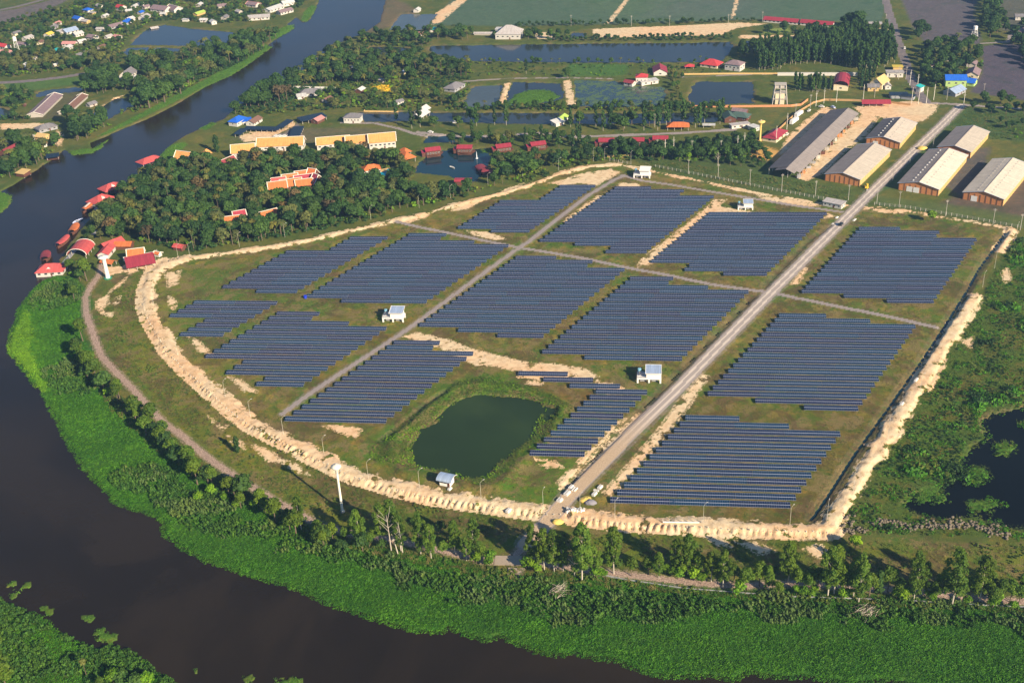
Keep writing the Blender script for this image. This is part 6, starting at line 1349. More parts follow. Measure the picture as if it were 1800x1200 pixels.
for i, (x, y) in enumerate([(560,940),(585,950),(610,952),(632,958),(650,962),(672,955),(690,950),(740,975),(780,978),(800,972),(835,978),(530,930)]):
    c = G(x, y); make_tree("bank_tree", c[0], c[1], random.choice(['shade', 'euc']), random.uniform(.6, .85), f"leafy tree, {ORD[1 + i]} of those around the dead trunks", FRONT)
# dead trunks and fallen branches
def dead_tree(px, h, label, n=6, lean=1.0):
    c = G(*px); e = empty("dead_tree", (c[0], c[1], float(zat(*c)[0])), random.uniform(0, 6)); tag(e, label, "dead tree", "bare dead trees")
    b = MB(); b.tube([(0, 0, -.3), (lean * .4, 0, h * .5), (lean, 0, h)], [.28, .2, .07], m_bark_pale, 6); b.build("trunk", e); b = MB()
    for i in range(n):
        a = random.uniform(0, 6.28); z = h * random.uniform(.35, .9); r = h * .22; b.tube([(lean * z / h, 0, z), (r * .6 * math.cos(a), r * .6 * math.sin(a), z + r * .5), (r * math.cos(a), r * math.sin(a), z + r * .9)], [.1, .07, .03], m_bark_pale, 4)
    b.build("branches", e)
dead_tree((708,972), 17, "tall bare pale trunk behind the reeds, right of the pair"); dead_tree((688,968), 20, "tallest bare pale trunk behind the reeds", 7, -1.5); dead_tree((700,974), 9, "short leaning bare trunk at the reed edge", 3, 3.5); dead_tree((1262,290), 9, "leafless grey tree in the scrub above the fence", 14, .2); dead_tree((1010,1012), 12, "bare branching tree behind the tallest eucalypt", 10, -2)
def brush(px, r, label):
    c = G(*px); b = MB()
    for i in range(70):
        a = random.gauss(.5, .5); L = random.uniform(.5, 1) * r; p = Vector((random.gauss(0, .3) * r, random.gauss(0, .25) * r, random.uniform(.3, 1.6))); d = Vector((math.cos(a), math.sin(a), random.uniform(-.1, .25))) * L
        b.tube([p - d * .5, p + Vector((0, 0, .3)), p + d * .5], [.06, .05, .02], m_bark_pale if i % 3 else m_bark, 3)
    o = b.build("fallen_branches"); o.location = (c[0], c[1], float(zat(*c)[0]) + .5); tag(o, label, "branches", "fallen dry branches on the reeds")
brush((985,1041), 6.5, "heap of dry brown branches lying on the reeds below the ramp"); brush((1525,1077), 6, "dry brown fallen branch heap in the marsh at right")

def scatter(pts, sp, seed, jit=.85):
    P = Gs(pts); r = random.Random(seed); x0, y0 = P.min(0); x1, y1 = P.max(0); out = []
    xs = np.arange(x0, x1, sp); ys = np.arange(y0, y1, sp * .9); Q = np.array([(x + (sp / 2 if j % 2 else 0) + r.uniform(-.5, .5) * sp * jit, y + r.uniform(-.5, .5) * sp * jit) for j, y in enumerate(ys) for x in xs])
    if len(Q) == 0: return []
    ok = poly_sdf(Q[:, 0], Q[:, 1], P, 5) > 0; Q = Q[ok]
    T_ = terrain(Q[:, 0], Q[:, 1]); ok = (T_['wat'] < -1.0) & (T_['road'] < -1.5) & (T_['hi'] < -1.5) & (T_['sand'] < -.5) & (T_['path'] < -.8)
    return [(q[0], q[1], z) for q, z in zip(Q[ok], T_['z'][ok]) if free(q[0], q[1])]
CNT = {}
REST = {}
LAYER = {}
def plant(pts, sp, seed, kinds, name, label, group, cat="tree", smin=.8, smax=1.2, jit=.85, cap=300):
    Q = scatter(pts, sp, seed, jit); Q.sort(key=lambda q: q[1])
    ks, ws = zip(*kinds); xs_ = [q[0] for q in Q] or [0]; lo_, hi_ = min(xs_), max(xs_) + 1e-6
    for q in Q:
        kd = random.choices(ks, ws)[0]; sc = random.uniform(smin, smax); CNT[name] = CNT.get(name, 0) + 1; w_ = ['western end', 'west of middle', 'middle', 'east of middle', 'eastern end'][min(4, int(5 * (q[0] - lo_) / (hi_ - lo_)))]; lb_ = f"{KD[kd]}, {w_}, {label}"
        if CNT[name] <= cap: make_tree(name, q[0], q[1], kd, sc, lb_, group + ', ' + w_ + ', ' + kd, cat, z=q[2], zs=random.uniform(.9, 1.12))
        else: REST.setdefault(kd, []).append((q[0], q[1], q[2], sc, random.uniform(0, 6.28)))
WOOD = [(215,352),(235,332),(268,308),(300,298),(345,294),(380,290),(410,293),(455,284),(545,280),(600,272),(640,270),(690,272),(716,292),(728,330),(750,338),(790,342),(845,336),(868,318),(900,300),(960,290),(985,292),(930,316),(880,330),(800,350),(720,372),(640,389),(560,408),(500,419),(430,430),(370,438),(325,446),(300,440),(260,430),(225,418),(200,418),(175,412),(160,400)]
wl = "wood between resort and sandy dike"
plant(WOOD, 7.6, 3, [('dark', 5), ('mid', 5), ('olive', 2.5), ('palm', 1.2), ('brown', .4)], "wood_tree", wl, "trees of the resort wood", smin=.62, smax=1.3)
plant([(862,300),(868,280),(1000,274),(1050,268),(1062,280),(985,292),(900,300)], 6.5, 103, [('dark', 2), ('mid', 4), ('olive', 2), ('brown', .3)], "shore_tree", "between raft houses and northern dike", "small wood east of the lake", smin=.55, smax=.8)
plant([(1062,280),(1070,262),(1180,262),(1240,254),(1330,244),(1330,280),(1200,282)], 6.5, 104, [('dark', 4), ('mid', 3)], "shore_tree", "wood left of the ochre tower", "small wood left of the ochre tower", smin=.55, smax=.85)
plant([(205,425),(300,300),(420,300),(520,420),(330,445)], 17, 4, [('fanpalm', 3), ('olive', 1)], "sugar_palm", "standing above the resort wood", "tall palms of the resort wood", smin=.9, smax=1.15)
plant([(640,205),(640,228),(1300,225),(1300,195)], 13, 5, [('tall', 3), ('mid', 1)], "canal_tree", "loose row along the canal road", "slender trees along the canal road", smin=.8, smax=1.1)
plant([(1050,205),(1060,240),(1280,235),(1270,200)], 11, 6, [('tall', 3), ('mid', 1)], "canal_tree", "loose row along the canal road", "slender trees along the canal road", smin=.8, smax=1.15)
plant([(770,238),(780,262),(1040,262),(1040,243)], 9, 7, [('mid', 3), ('olive', 1), ('tall', 1)], "lake_tree", "between raft houses and canal road", "trees behind the raft houses", smin=.55, smax=.85)
PL1 = [(1330,92),(1370,84),(1410,78),(1440,68),(1500,64),(1562,66),(1572,90),(1575,112),(1560,122),(1400,124),(1330,126),(1325,105)]
plant(PL1, 5.6, 8, [('tall', 1)], "plantation_tree", "dense plantation left of the tarmac road", "trees of the dense plantation", smin=.8, smax=1.05, jit=.5)
plant([(1392,138),(1460,132),(1470,160),(1440,166),(1395,160)], 5.8, 9, [('tall', 1)], "grove_tree", "small grove left of the crimson barn", "trees of the small grove", smin=.65, smax=.9, jit=.6)
plant([(1490,130),(1530,132),(1545,150),(1530,160),(1495,162)], 6, 10, [('tall', 1)], "grove_tree", "small grove right of the crimson barn", "trees of the small grove by the barn", smin=.65, smax=.9, jit=.6)
bank = "far bank of the river"
for i, pl in enumerate([[(395,90),(440,70),(480,62),(500,72),(470,92),(420,115),(400,120),(392,105)], [(300,150),(350,122),(400,105),(412,112),(360,140),(300,172),(262,190),(235,195),(235,165),(265,150)], [(120,215),(160,210),(200,212),(180,232),(150,252),(125,256)], [(0,285),(60,270),(85,280),(50,300),(0,325)], [(0,242),(110,240),(105,262),(90,268),(0,280)], [(232,105),(300,104),(320,120),(290,140),(235,140)]]):
    plant(pl, 9.0, 20 + i, [('mid', 4), ('dark', 2), ('olive', 2), ('palm', .8)], "far_bank_tree", bank, "trees of the far river bank", smin=.9, smax=1.4)
plant([(330,88),(400,78),(410,95),(330,112),(290,118)], 10, 30, [('mid', 2), ('palm', 2)], "far_bank_tree", bank, "trees of the far river bank")
plant([(0,45),(60,25),(130,8),(200,-12),(560,-12),(520,20),(500,30),(450,40),(380,42),(300,36),(262,40),(225,72),(215,110),(195,122),(100,128),(0,138)], 11.5, 40, [('dark', 3), ('mid', 4), ('olive', 2), ('palm', 3.5)], "village_tree", "among the far village houses", "trees of the far village", smin=.38, smax=.72)
plant([(0,98),(215,98),(200,122),(60,130),(0,138)], 9, 41, [('palm', 3), ('dark', 2), ('olive', 2)], "village_palm", "belt between village and highway", "thick belt by the highway", smin=.7, smax=1)
plant([(150,130),(210,128),(240,140),(235,160),(160,170),(145,180),(145,160)], 9, 42, [('mid', 3), ('dark', 3)], "yard_tree", "around barn and livestock sheds", "trees around the livestock sheds", smin=.8, smax=1.1)
plant([(0,160),(55,162),(60,170),(35,200),(60,215),(0,215)], 10, 43, [('mid', 3), ('dark', 2), ('olive', 1)], "yard_tree", "around barn and livestock sheds", "trees around the livestock sheds", smin=.6, smax=.9)
plant([(505,128),(560,102),(612,80),(640,88),(640,100),(760,104),(800,115),(825,115),(820,138),(780,138),(700,148),(600,150),(520,158),(495,150)], 8.2, 50, [('palm', 4), ('mid', 2.5), ('dark', 2.5)], "grove_palm", "thick palm grove right of the river", "thick palm grove", smin=.75, smax=1.05)
plant([(440,175),(500,140),(520,145),(515,180),(470,190),(400,205)], 10, 51, [('mid', 3), ('dark', 2)], "river_tree", "river bank above the blue roofed house", "near bank trees", smin=.9, smax=1.4)
plant([(515,170),(600,160),(700,165),(780,165),(850,186),(640,192),(520,195)], 12, 52, [('mid', 3), ('olive', 2), ('palm', 2), ('bushy', 2)], "garden_tree", "gardens between palm grove and canal", "garden trees north of the canal", smin=.55, smax=.9)
plant([(620,75),(640,62),(700,60),(760,55),(860,58),(1000,66),(1000,72),(760,72),(750,84),(730,80),(640,78)], 9, 53, [('mid', 3), ('dark', 3), ('palm', 1)], "pond_tree", "belt above the long pond", "belt of trees above the long pond", smin=.6, smax=.95)
plant([(900,44),(1340,36),(1340,40),(1200,44),(900,50)], 7, 54, [('dark', 2), ('mid', 1)], "hedge_tree", "hedge line at the flooded field", "hedge at the flooded field", smin=.3, smax=.5)
plant([(960,68),(1050,66),(1290,63),(1290,72),(960,75)], 6, 55, [('dark', 2), ('mid', 2)], "bank_hedge", "low line above the long pond", "bush line above the long pond", smin=.3, smax=.45)
plant([(800,108),(1300,109),(1300,114),(980,114),(800,114)], 8, 56, [('mid', 2), ('palm', 1)], "dam_tree", "dam below the long pond", "small trees below the long pond", smin=.35, smax=.55)
plant([(790,187),(1260,187),(1262,196),(790,196)], 6.5, 57, [('mid', 3), ('palm', 1.2), ('dark', 1)], "canal_hedge", "between square ponds and canal", "bushy belt between ponds and canal", smin=.4, smax=.65)
plant([(1165,120),(1205,120),(1210,190),(1180,190),(1172,140)], 10, 58, [('mid', 2), ('olive', 1)], "dam_tree", "lane right of the algae pond", "small trees by the walled lane", smin=.4, smax=.6)
plant([(1290,62),(1410,58),(1440,46),(1530,42),(1556,62),(1420,66)], 10, 59, [('dark', 3), ('mid', 2)], "north_tree", "near the long red roofed rows", "dark trees by the red roofed rows", smin=.7, smax=1.1)
plant([(1290,84),(1330,82),(1330,100),(1300,104),(1288,95)], 9, 60, [('mid', 1), ('dark', 1)], "north_tree", "dam beside the plantation", "trees at the plantation dam", smin=.7, smax=1.0)
plant([(1618,88),(1700,76),(1718,84),(1730,110),(1725,140),(1700,128),(1660,160),(1630,150),(1610,120)], 9, 61, [('palm', 3), ('mid', 2), ('dark', 2)], "orchard_palm", "flooded grove right of tarmac road", "flooded palm grove", smin=.75, smax=1.05)
plant([(1720,0),(1750,-5),(1765,30),(1770,60),(1740,72),(1722,50)], 10, 62, [('mid', 2), ('dark', 2)], "field_tree", "belt between dark ploughed fields", "belt between the dark fields", smin=.8, smax=1.2)
plant([(1778,55),(1860,40),(1870,140),(1800,115),(1775,80)], 10, 63, [('mid', 2), ('dark', 2)], "field_tree", "beside the bending lane", "trees by the bending lane", smin=.8, smax=1.2)
plant([(1700,178),(1860,192),(1870,205),(1720,200),(1700,192)], 9, 64, [('dark', 3), ('mid', 1)], "lane_tree", "along lane beyond gravel road head", "dark trees along the lane", smin=.55, smax=.9)
plant([(1745,215),(1800,215),(1800,250),(1770,250)], 9, 65, [('bushy', 1), ('dark', 1)], "lane_tree", "meadow above the eastern warehouses", "bushes of the meadow", smin=.5, smax=.7)
plant([(1608,62),(1618,50),(1622,72),(1612,85)], 7, 66, [('dark', 1)], "roadside_tree", "between tarmac road and ploughed field", "roadside trees", smin=.8, smax=1.1)
plant([(1590,20),(1600,20),(1620,160),(1608,165),(1600,120)], 14, 67, [('mid', 1), ('bushy', 1)], "roadside_tree", "small, lining the tarmac road", "small roadside trees", smin=.5, smax=.8)
plant([(1320,262),(1350,262),(1360,290),(1300,296),(1200,288),(1110,274),(1200,270)], 8, 68, [('bushy', 2), ('mid', 2)], "scrub_bush", "scrub above the fence", "bushes above the fence", smin=.6, smax=1.0)
# red leaved and other notable single trees
for x, y, kd, sc, lb in ((492,182,'brown',1.5,"large reddish brown tree crown by the river, left one"),(505,178,'brown',1.4,"large reddish brown tree crown by the river, right one"),(455,188,'big',1.0,"wide green tree left of the reddish brown crowns"),(290,180,'big',1.5,"wide domed tree at the far river bank bend"),(263,190,'big',1.6,"largest domed tree on the far bank beside the pool"),(318,165,'big',1.3,"domed tree upriver of the bend on the far bank"),
    (352,128,'olive',1.4,"yellowish round tree on the far bank"),(138,245,'big',1.0,"wide grey green tree overhanging the far bank"),(382,268,'column',1.2,"tall narrow dark cypress beside the short golden hall"),(1508,50,'big',1.3,"huge dark round tree beside the long red roofed rows"),(1495,48,'big',1.1,"dark round tree touching the huge one"),(997,138,'big',.75,"pair topped palm like tree on the dam between ponds"),(1628,62,'dark',.9,"round dark roadside tree, upper"),(925,130,'tall',.8,"forked tree on the farm lane")):
    c = G(x, y); make_tree("notable_tree", c[0], c[1], kd, sc, lb, None, "tree")
# the hedge-like row between river path and weed field
P = Gs([(140,622),(150,640),(165,664),(195,692),(228,722),(262,758),(300,795),(338,828),(380,858),(430,890),(480,915),(530,936),(580,958),(640,970)]); acc = 0; i = 0
for seg_i, (a, c_) in enumerate(zip(P[:-1], P[1:])):
    L = np.hypot(*(c_ - a)); n = max(1, round(L / 4.6))
    for j in range(n):
        p = a + (c_ - a) * (j + random.uniform(-.3, .3)) / n + np.array((random.uniform(-3, 3), random.uniform(-3, 3))); i += 1
        kd = random.choice(['shade', 'shade', 'shade', 'bushy', 'mid'])
        make_tree("hedgerow_tree", p[0], p[1], kd, random.uniform(.65, .95) if i % 3 else random.uniform(.9, 1.15), f"{KD[kd]} in the river path hedgerow, {ORD[1 + seg_i]} stretch counted from the rafts", "hedgerow along the river path")
# bright bushes under the right front row
for i, (x, y) in enumerate([(935,1003),(945,1008),(925,1000),(1055,1012),(1048,1018),(1062,1016),(1170,1008),(1180,1013),(1192,1018),(1200,1010),(1220,1020),(1232,1026),(1240,1018),(1300,1040),(1294,1046),(1400,1045),(1412,1048),(1425,1050),(1432,1042),(1480,1052),(1490,1050),(1575,1052),(1585,1056),(1595,1050),(1630,1052),(1638,1058),(1645,1050),(1700,1062),(1745,1068),(1752,1060),(1780,1072),(860,996),(838,992),(350,880),(372,870),(395,880),(415,893),(505,920),(520,930)]):
    c = G(x, y); make_tree("bright_bush", c[0], c[1], 'bushy', random.uniform(.7, 1.15), "bright green bush under the front row of trees", "bright bushes under the front trees", "bush", v=random.choice([1, 3]))
plant([(1050,990),(1860,1035),(1860,1052),(1400,1035),(1050,1003)], 8, 70, [('bushy', 3), ('shade', 1)], "shade_bush", "shade behind the front tree row", "dark bushes behind the front trees", "bush", smin=.45, smax=.8)
plant([(600,935),(700,945),(860,965),(860,978),(700,975),(600,962)], 9, 71, [('bushy', 3), ('shade', 1)], "shade_bush", "shade behind the front tree row", "dark bushes behind the front trees", "bush", smin=.45, smax=.8)
plant([(640,962),(760,990),(860,1004),(860,992),(740,975),(640,948)], 7.5, 80, [('shade', 2), ('euc', 1), ('bushy', 2)], "belt_tree", "front belt around the dead trunks", "front belt by the dead trunks", smin=.5, smax=.85)
plant([(935,1000),(1050,1006),(1300,1038),(1500,1052),(1800,1066),(1860,1072),(1860,1058),(1800,1052),(1500,1040),(1300,1024),(1050,996),(940,988)], 7.0, 81, [('shade', 3), ('euc', 1.5), ('bushy', 2)], "belt_tree", "front belt behind the kerb", "front belt behind the kerb", smin=.5, smax=.8)
plant([(150,410),(200,398),(230,415),(215,432),(180,430),(150,432)], 7, 82, [('mid', 2), ('dark', 2), ('olive', 1)], "raft_tree", "around the riverside pavilions", "trees around the riverside pavilions", smin=.5, smax=.8)
plant([(98,482),(118,470),(150,465),(165,480),(150,500),(120,498)], 7, 83, [('shade', 2), ('mid', 2), ('bushy', 1)], "raft_tree", "river bank below the white walled raft", "trees below the white walled raft", smin=.5, smax=.8)
# trees on the near landmass, lower left
for x, y, kd, sc, lb in ((5,1190,'shade',1.0,"yellow green tree cut by the lower left corner"),(15,1215,'shade',1.1,"yellow leafed tree at the very corner"),(-4,1150,'shade',.9,"tree at the left edge of the near bank"),(153,1190,'fanpalm',.62,"small palm on the near bank"),(200,1200,'bushy',1.3,"dark bush near the small palm"),(215,1203,'bushy',1.2,"second dark bush near the small palm"),(262,1207,'bushy',1.3,"bush at the tip of the near bank"),(240,1212,'bushy',1.3,"bush behind the tip of the near bank"),(180,1212,'shade',.5,"low tree at the lower edge by the small palm")):
    c = G(x, y); make_tree("near_bank_tree", c[0], c[1], kd, sc, lb, None, "tree")

# ------------------------------------------------------------------ plant masses (geometry nodes on surveyed points)
def gn_scatter(name, pts, src_mesh, label=None):
    """pts: array x,y,z,scale,rot -> one object that shows src_mesh at every point"""
    pts = np.asarray(pts, dtype=np.float32)
    if len(pts) == 0: return
    me = bpy.data.meshes.new(name); me.vertices.add(len(pts)); me.vertices.foreach_set("co", np.ascontiguousarray(pts[:, :3]).ravel()); me.update()
    at = me.attributes.new("sc", 'FLOAT', 'POINT'); at.data.foreach_set("value", np.ascontiguousarray(pts[:, 3])); at = me.attributes.new("rz", 'FLOAT_VECTOR', 'POINT')
    tl = rng.normal(size=(len(pts), 2)) * .12; at.data.foreach_set("vector", np.stack([tl[:, 0], tl[:, 1], pts[:, 4]], 1).astype(np.float32).ravel())
    o = link(bpy.data.objects.new(name, me)); src = bpy.data.objects.new(name + "_source", src_mesh)
    ng = bpy.data.node_groups.new(name, 'GeometryNodeTree'); ng.interface.new_socket("Geometry", in_out='INPUT', socket_type='NodeSocketGeometry'); ng.interface.new_socket("Geometry", in_out='OUTPUT', socket_type='NodeSocketGeometry')
    N = ng.nodes; gi = N.new("NodeGroupInput"); go = N.new("NodeGroupOutput"); io = N.new("GeometryNodeInstanceOnPoints"); oi = N.new("GeometryNodeObjectInfo"); oi.inputs[0].default_value = src
    a1 = N.new("GeometryNodeInputNamedAttribute"); a1.data_type = 'FLOAT'; a1.inputs[0].default_value = "sc"; a2 = N.new("GeometryNodeInputNamedAttribute"); a2.data_type = 'FLOAT_VECTOR'; a2.inputs[0].default_value = "rz"
    ng.links.new(gi.outputs[0], io.inputs["Points"]); ng.links.new(oi.outputs["Geometry"], io.inputs["Instance"]); ng.links.new(a1.outputs[0], io.inputs["Scale"]); ng.links.new(a2.outputs[0], io.inputs["Rotation"]); ng.links.new(io.outputs[0], go.inputs[0])
    md = o.modifiers.new("scatter", 'NODES'); md.node_group = ng
    tag(o, label, None, None, "stuff"); return o
for kd, Q in REST.items():
    n = len(PROTO[kd]); Q = np.array(Q)
    for v in range(n):
        q = Q[v::n]
        if len(q) == 0: continue
        cr, tk = PROTO[kd][v]; gn_scatter("wood_crowns", q, cr, "mass of further tree crowns in the dense wood"); 
print("TREES", CNT, {k: len(v) for k, v in REST.items()})
def tuft(n, h, w, spread, mat, name, droop=.3):
    V = []; F = []
    for i in range(n):
        a = random.uniform(0, 6.28); r = spread * math.sqrt(random.random()); p = np.array((r * math.cos(a), r * math.sin(a), 0)); b2 = random.uniform(0, 6.28); d = np.array((math.cos(b2), math.sin(b2), 0)); s_ = np.array((-d[1], d[0], 0)) * w * random.uniform(.7, 1.3); hh = h * random.uniform(.6, 1.15); k_ = len(V)
        V += [p - s_ * .6, p + s_ * .6, p + d * hh * droop + (0, 0, hh * .7) + s_, p + d * hh * droop - s_ + (0, 0, hh * .7), p + d * hh * droop * 2.6 + (0, 0, hh)]; F += [(k_, k_ + 1, k_ + 2, k_ + 3), (k_ + 3, k_ + 2, k_ + 4, k_ + 4)]
    me = bpy.data.meshes.new(name); me.from_pydata([tuple(map(float, v)) for v in V], [], [f[:3] if f[2] == f[3] else f for f in F]); me.materials.append(mat); me.update(); return me
lf_hya = leafmat("water_hyacinth_leaf", (.038, .155, .008), (.075, .22, .011), .14, .3); lf_lime = leafmat("lime_weed_leaf", (.11, .27, .012), (.16, .33, .015), .2, .3); lf_reed = leafmat("reed_blade", (.034, .11, .016), (.07, .16, .022), .2, .3)
lf_reed2 = leafmat("grey_reed_blade", (.06, .12, .028), (.10, .165, .04), .12, .2); lf_scrub = leafmat("scrub_leaf", (.055, .12, .018), (.11, .15, .025), .2, .2); lf_dry = leafmat("dry_grass_blade", (.15, .145, .04), (.20, .175, .06), .08, .2)
HY = crown_mesh("hyacinth_clump", lf_hya, [((0, 0, .05), (.95, .95, .4))], 34, .15, 0); HYL = crown_mesh("lime_clump", lf_lime, [((0, 0, .1), (1.0, 1.0, .5))], 26, .19, 0)
def reedmesh(nm, mat):
    a = tuft(14, 2.3, .10, .7, mat, nm); return a
RE = crown_mesh("reed_clump", lf_reed, [((0, 0, .8), (.75, .75, 1.1)), ((.5, .4, .6), (.5, .5, .9))], 13, .22, .6); RE2 = crown_mesh("grey_reed_clump", lf_reed2, [((0, 0, .8), (.8, .8, 1.2))], 12, .22, .6); GR = tuft(12, .8, .08, .7, lf_dry, "dry_grass_clump", .5); GR2 = tuft(12, .7, .08, .7, lf_scrub, "green_grass_clump", .5)
SC = crown_mesh("scrub_clump", lf_scrub, [((0, 0, .5), (1.0, 1.0, .8)), ((.6, .3, .9), (.6, .6, .5))], 12, .2, .6); SCD = crown_mesh("dark_scrub_clump", lf_dark, [((0, 0, .5), (1.1, 1.1, .8)), ((.6, -.4, .9), (.6, .6, .5))], 12, .22, .6); SCM = crown_mesh("pond_reed_clump", lf_bright, [((0, 0, .5), (.9, .9, .7))], 16, .2, .6)
def grid_pts(P, sp, seed, m=0.0):
    r = np.random.default_rng(seed); x0, y0 = P.min(0); x1, y1 = P.max(0); xx, yy_ = np.meshgrid(np.arange(x0, x1, sp), np.arange(y0, y1, sp)); x = xx.ravel() + r.uniform(-.5, .5, xx.size) * sp; y = yy_.ravel() + r.uniform(-.5, .5, xx.size) * sp
    vis = (np.abs(x) < .47 * y + 60) & (y > 285) & (y < 1500); x, y = x[vis], y[vis]; ok = poly_sdf(x, y, P, 5) > m; return x[ok], y[ok], r
def pack(x, y, z, s, r): return np.stack([x, y, z, s, r.uniform(0, 6.28, len(x))], 1)
lime = Gs([(28,570),(45,545),(56,560),(58,590),(56,620),(70,650),(82,680),(72,690),(50,655),(22,625),(14,600)])
x, y, r = grid_pts(W_MARSH, 1.02, 1, -2.2); T_ = terrain(x, y); ok = (T_['wat'] < 2.3) & (T_['path'] < -.5) & (T_['sand'] < .3); x, y, z = x[ok], y[ok], T_['z'][ok]; z = np.maximum(z, WL)
print("MARSH", len(x))
wd = T_['wat'][ok]; zn = fbm(x, y, 30, 201, 3) + .0035 * np.clip(wd + 30, 0, 40) * 2.2; zn2 = fbm(x, y, 16, 202, 3)
isl = poly_sdf(x, y, lime, 5) + (fbm(x, y, 5, 203) - .5) * 4 > 0; RZ = [Gs(p) for p in ([(75,498),(130,498),(150,522),(90,540),(50,548),(38,535)], [(70,645),(140,630),(175,690),(150,705),(100,690),(75,668)], [(190,850),(270,800),(330,845),(430,885),(420,930),(340,945),(290,905),(230,880)], [(478,912),(560,936),(560,978),(490,968)],
 [(560,948),(700,980),(900,1018),(1200,1040),(1860,1078),(1860,1118),(1500,1094),(1200,1086),(1000,1076),(850,1055),(720,1030),(600,990)])]
reed = np.zeros(len(x), bool)
for P in RZ: reed |= poly_sdf(x, y, P, 12) + (zn2 - .5) * 26 + (fbm(x, y, 5, 206) - .5) * 8 > 0
reed = reed & ~isl & (wd < -3) & (r.random(len(x)) < .35 + .65 * sstep(.40, .56, fbm(x, y, 6, 209, 3))); grey = reed & (fbm(x, y, 12, 204) > .54); hyz = ~reed & ~isl
sc_ = r.uniform(.6, 1.15, len(x)) * (.65 + .7 * fbm(x, y, 5, 207, 3))
for nm_, m_, src, lb in (("water_hyacinth", hyz, HY, "bright green water hyacinth mat along the river"), ("lime_water_weed", isl, HYL, "lime green weed fringe at the bulge of the mat"), ("reeds", reed & ~grey, RE, "dark green reed beds behind the hyacinth"), ("grey_reeds", grey, RE2, "paler grey green reed patches")):
    gn_scatter(nm_, pack(x[m_], y[m_], z[m_], sc_[m_] * (1.0 if src in (HY, HYL) else r.uniform(.75, 1.25, m_.sum())), r), src, lb)
x, y, r = grid_pts(W_ISLE, 1.1, 2, -1.5); z = np.maximum(zat(x, y), WL); q = fbm(x, y, 12, 205); gn_scatter("near_bank_reeds", pack(x[q < .55], y[q < .55], z[q < .55], r.uniform(.8, 1.3, (q < .55).sum()), r), RE, "reeds on the near bank at lower left"); gn_scatter("near_bank_weed", pack(x[q >= .55], y[q >= .55], z[q >= .55], r.uniform(.8, 1.3, (q >= .55).sum()), r), HY, "hyacinth on the near bank at lower left")
A = []
for P in W_M:
    x, y, r = grid_pts(P, 1.5, len(A) + 9, -.3); z = zat(x, y); ok = z > WL - .05; A.append(pack(x[ok], y[ok], z[ok], r.uniform(.5, 1.0, ok.sum()), r))
gn_scatter("floating_weed", np.concatenate(A), crown_mesh("floating_clump", leafmat("floating_weed_leaf", (.07, .19, .02), (.11, .25, .03), .15, .3), [((0, 0, .05), (.95, .95, .4))], 30, .17, 0), "floating weed islands on river and ponds")
SW = Gs([(1475,938),(1500,880),(1560,780),(1615,705),(1680,600),(1722,520),(1745,480),(1790,420),(1880,410),(1880,960),(1800,955),(1770,945),(1500,940)])
x, y, r = grid_pts(SW, 1.7, 5); T_ = terrain(x, y); ok = (T_['z'] > WL - .9 - 1.2 * (fbm(x, y, 7, 299, 3) - .5)) & (T_['sand'] < -.6) & (T_['cut'] < -2); x, y, z = x[ok], y[ok], np.maximum(T_['z'][ok], WL - .2); q = fbm(x, y, 14, 210, 4); t_ = fbm(x, y, 5, 211, 3); s_ = r.uniform(.35, .8, len(x)) * (1 + 1.6 * sstep(.55, .7, q))
A1 = (t_ > .45) & (t_ < .50); A2 = t_ >= .60; A3 = t_ <= .45; A4 = (t_ >= .50) & (t_ < .60)
gn_scatter('swamp_bright_weed', pack(x[A4], y[A4], z[A4], s_[A4] * 2.2, r), HY, 'bright weed patches around the swamp')
gn_scatter("swamp_scrub", pack(x[A1], y[A1], z[A1], s_[A1], r), SC, "mixed scrub around the swamp"); gn_scatter("swamp_dark_scrub", pack(x[A2], y[A2], z[A2], s_[A2], r), SCD, "dark scrub around the swamp"); gn_scatter("swamp_grass", pack(x[A3], y[A3], z[A3], s_[A3] * 1.3, r), GR2, "grass around the swamp")
# pond fringe in the farm
PF = Gs([(640,808),(655,780),(700,742),(760,705),(800,672),(850,660),(905,672),(990,700),(1012,715),(1000,745),(930,792),(870,852),(840,858),(770,830),(700,822)])
x, y, r = grid_pts(PF, 1.25, 6); T_ = terrain(x, y); ok = (T_['wat'] < .1); x, y, z = x[ok], y[ok], T_['z'][ok]; q = fbm(x, y, 7, 220, 3); ok = (q > .6) | ((T_['wat'][ok] > -2.0) & (q > .5)) | ((q > .5) & (x > 40)); gn_scatter("pond_bank_weeds", pack(x[ok], y[ok], z[ok], r.uniform(.3, .65, ok.sum()), r), SCM, "bright weeds on the banks of the green pond")
ok = ~ok; gn_scatter("pond_bank_grass", pack(x[ok], y[ok], z[ok], r.uniform(.6, 1.1, ok.sum()), r), GR2, "grass on the banks of the green pond")
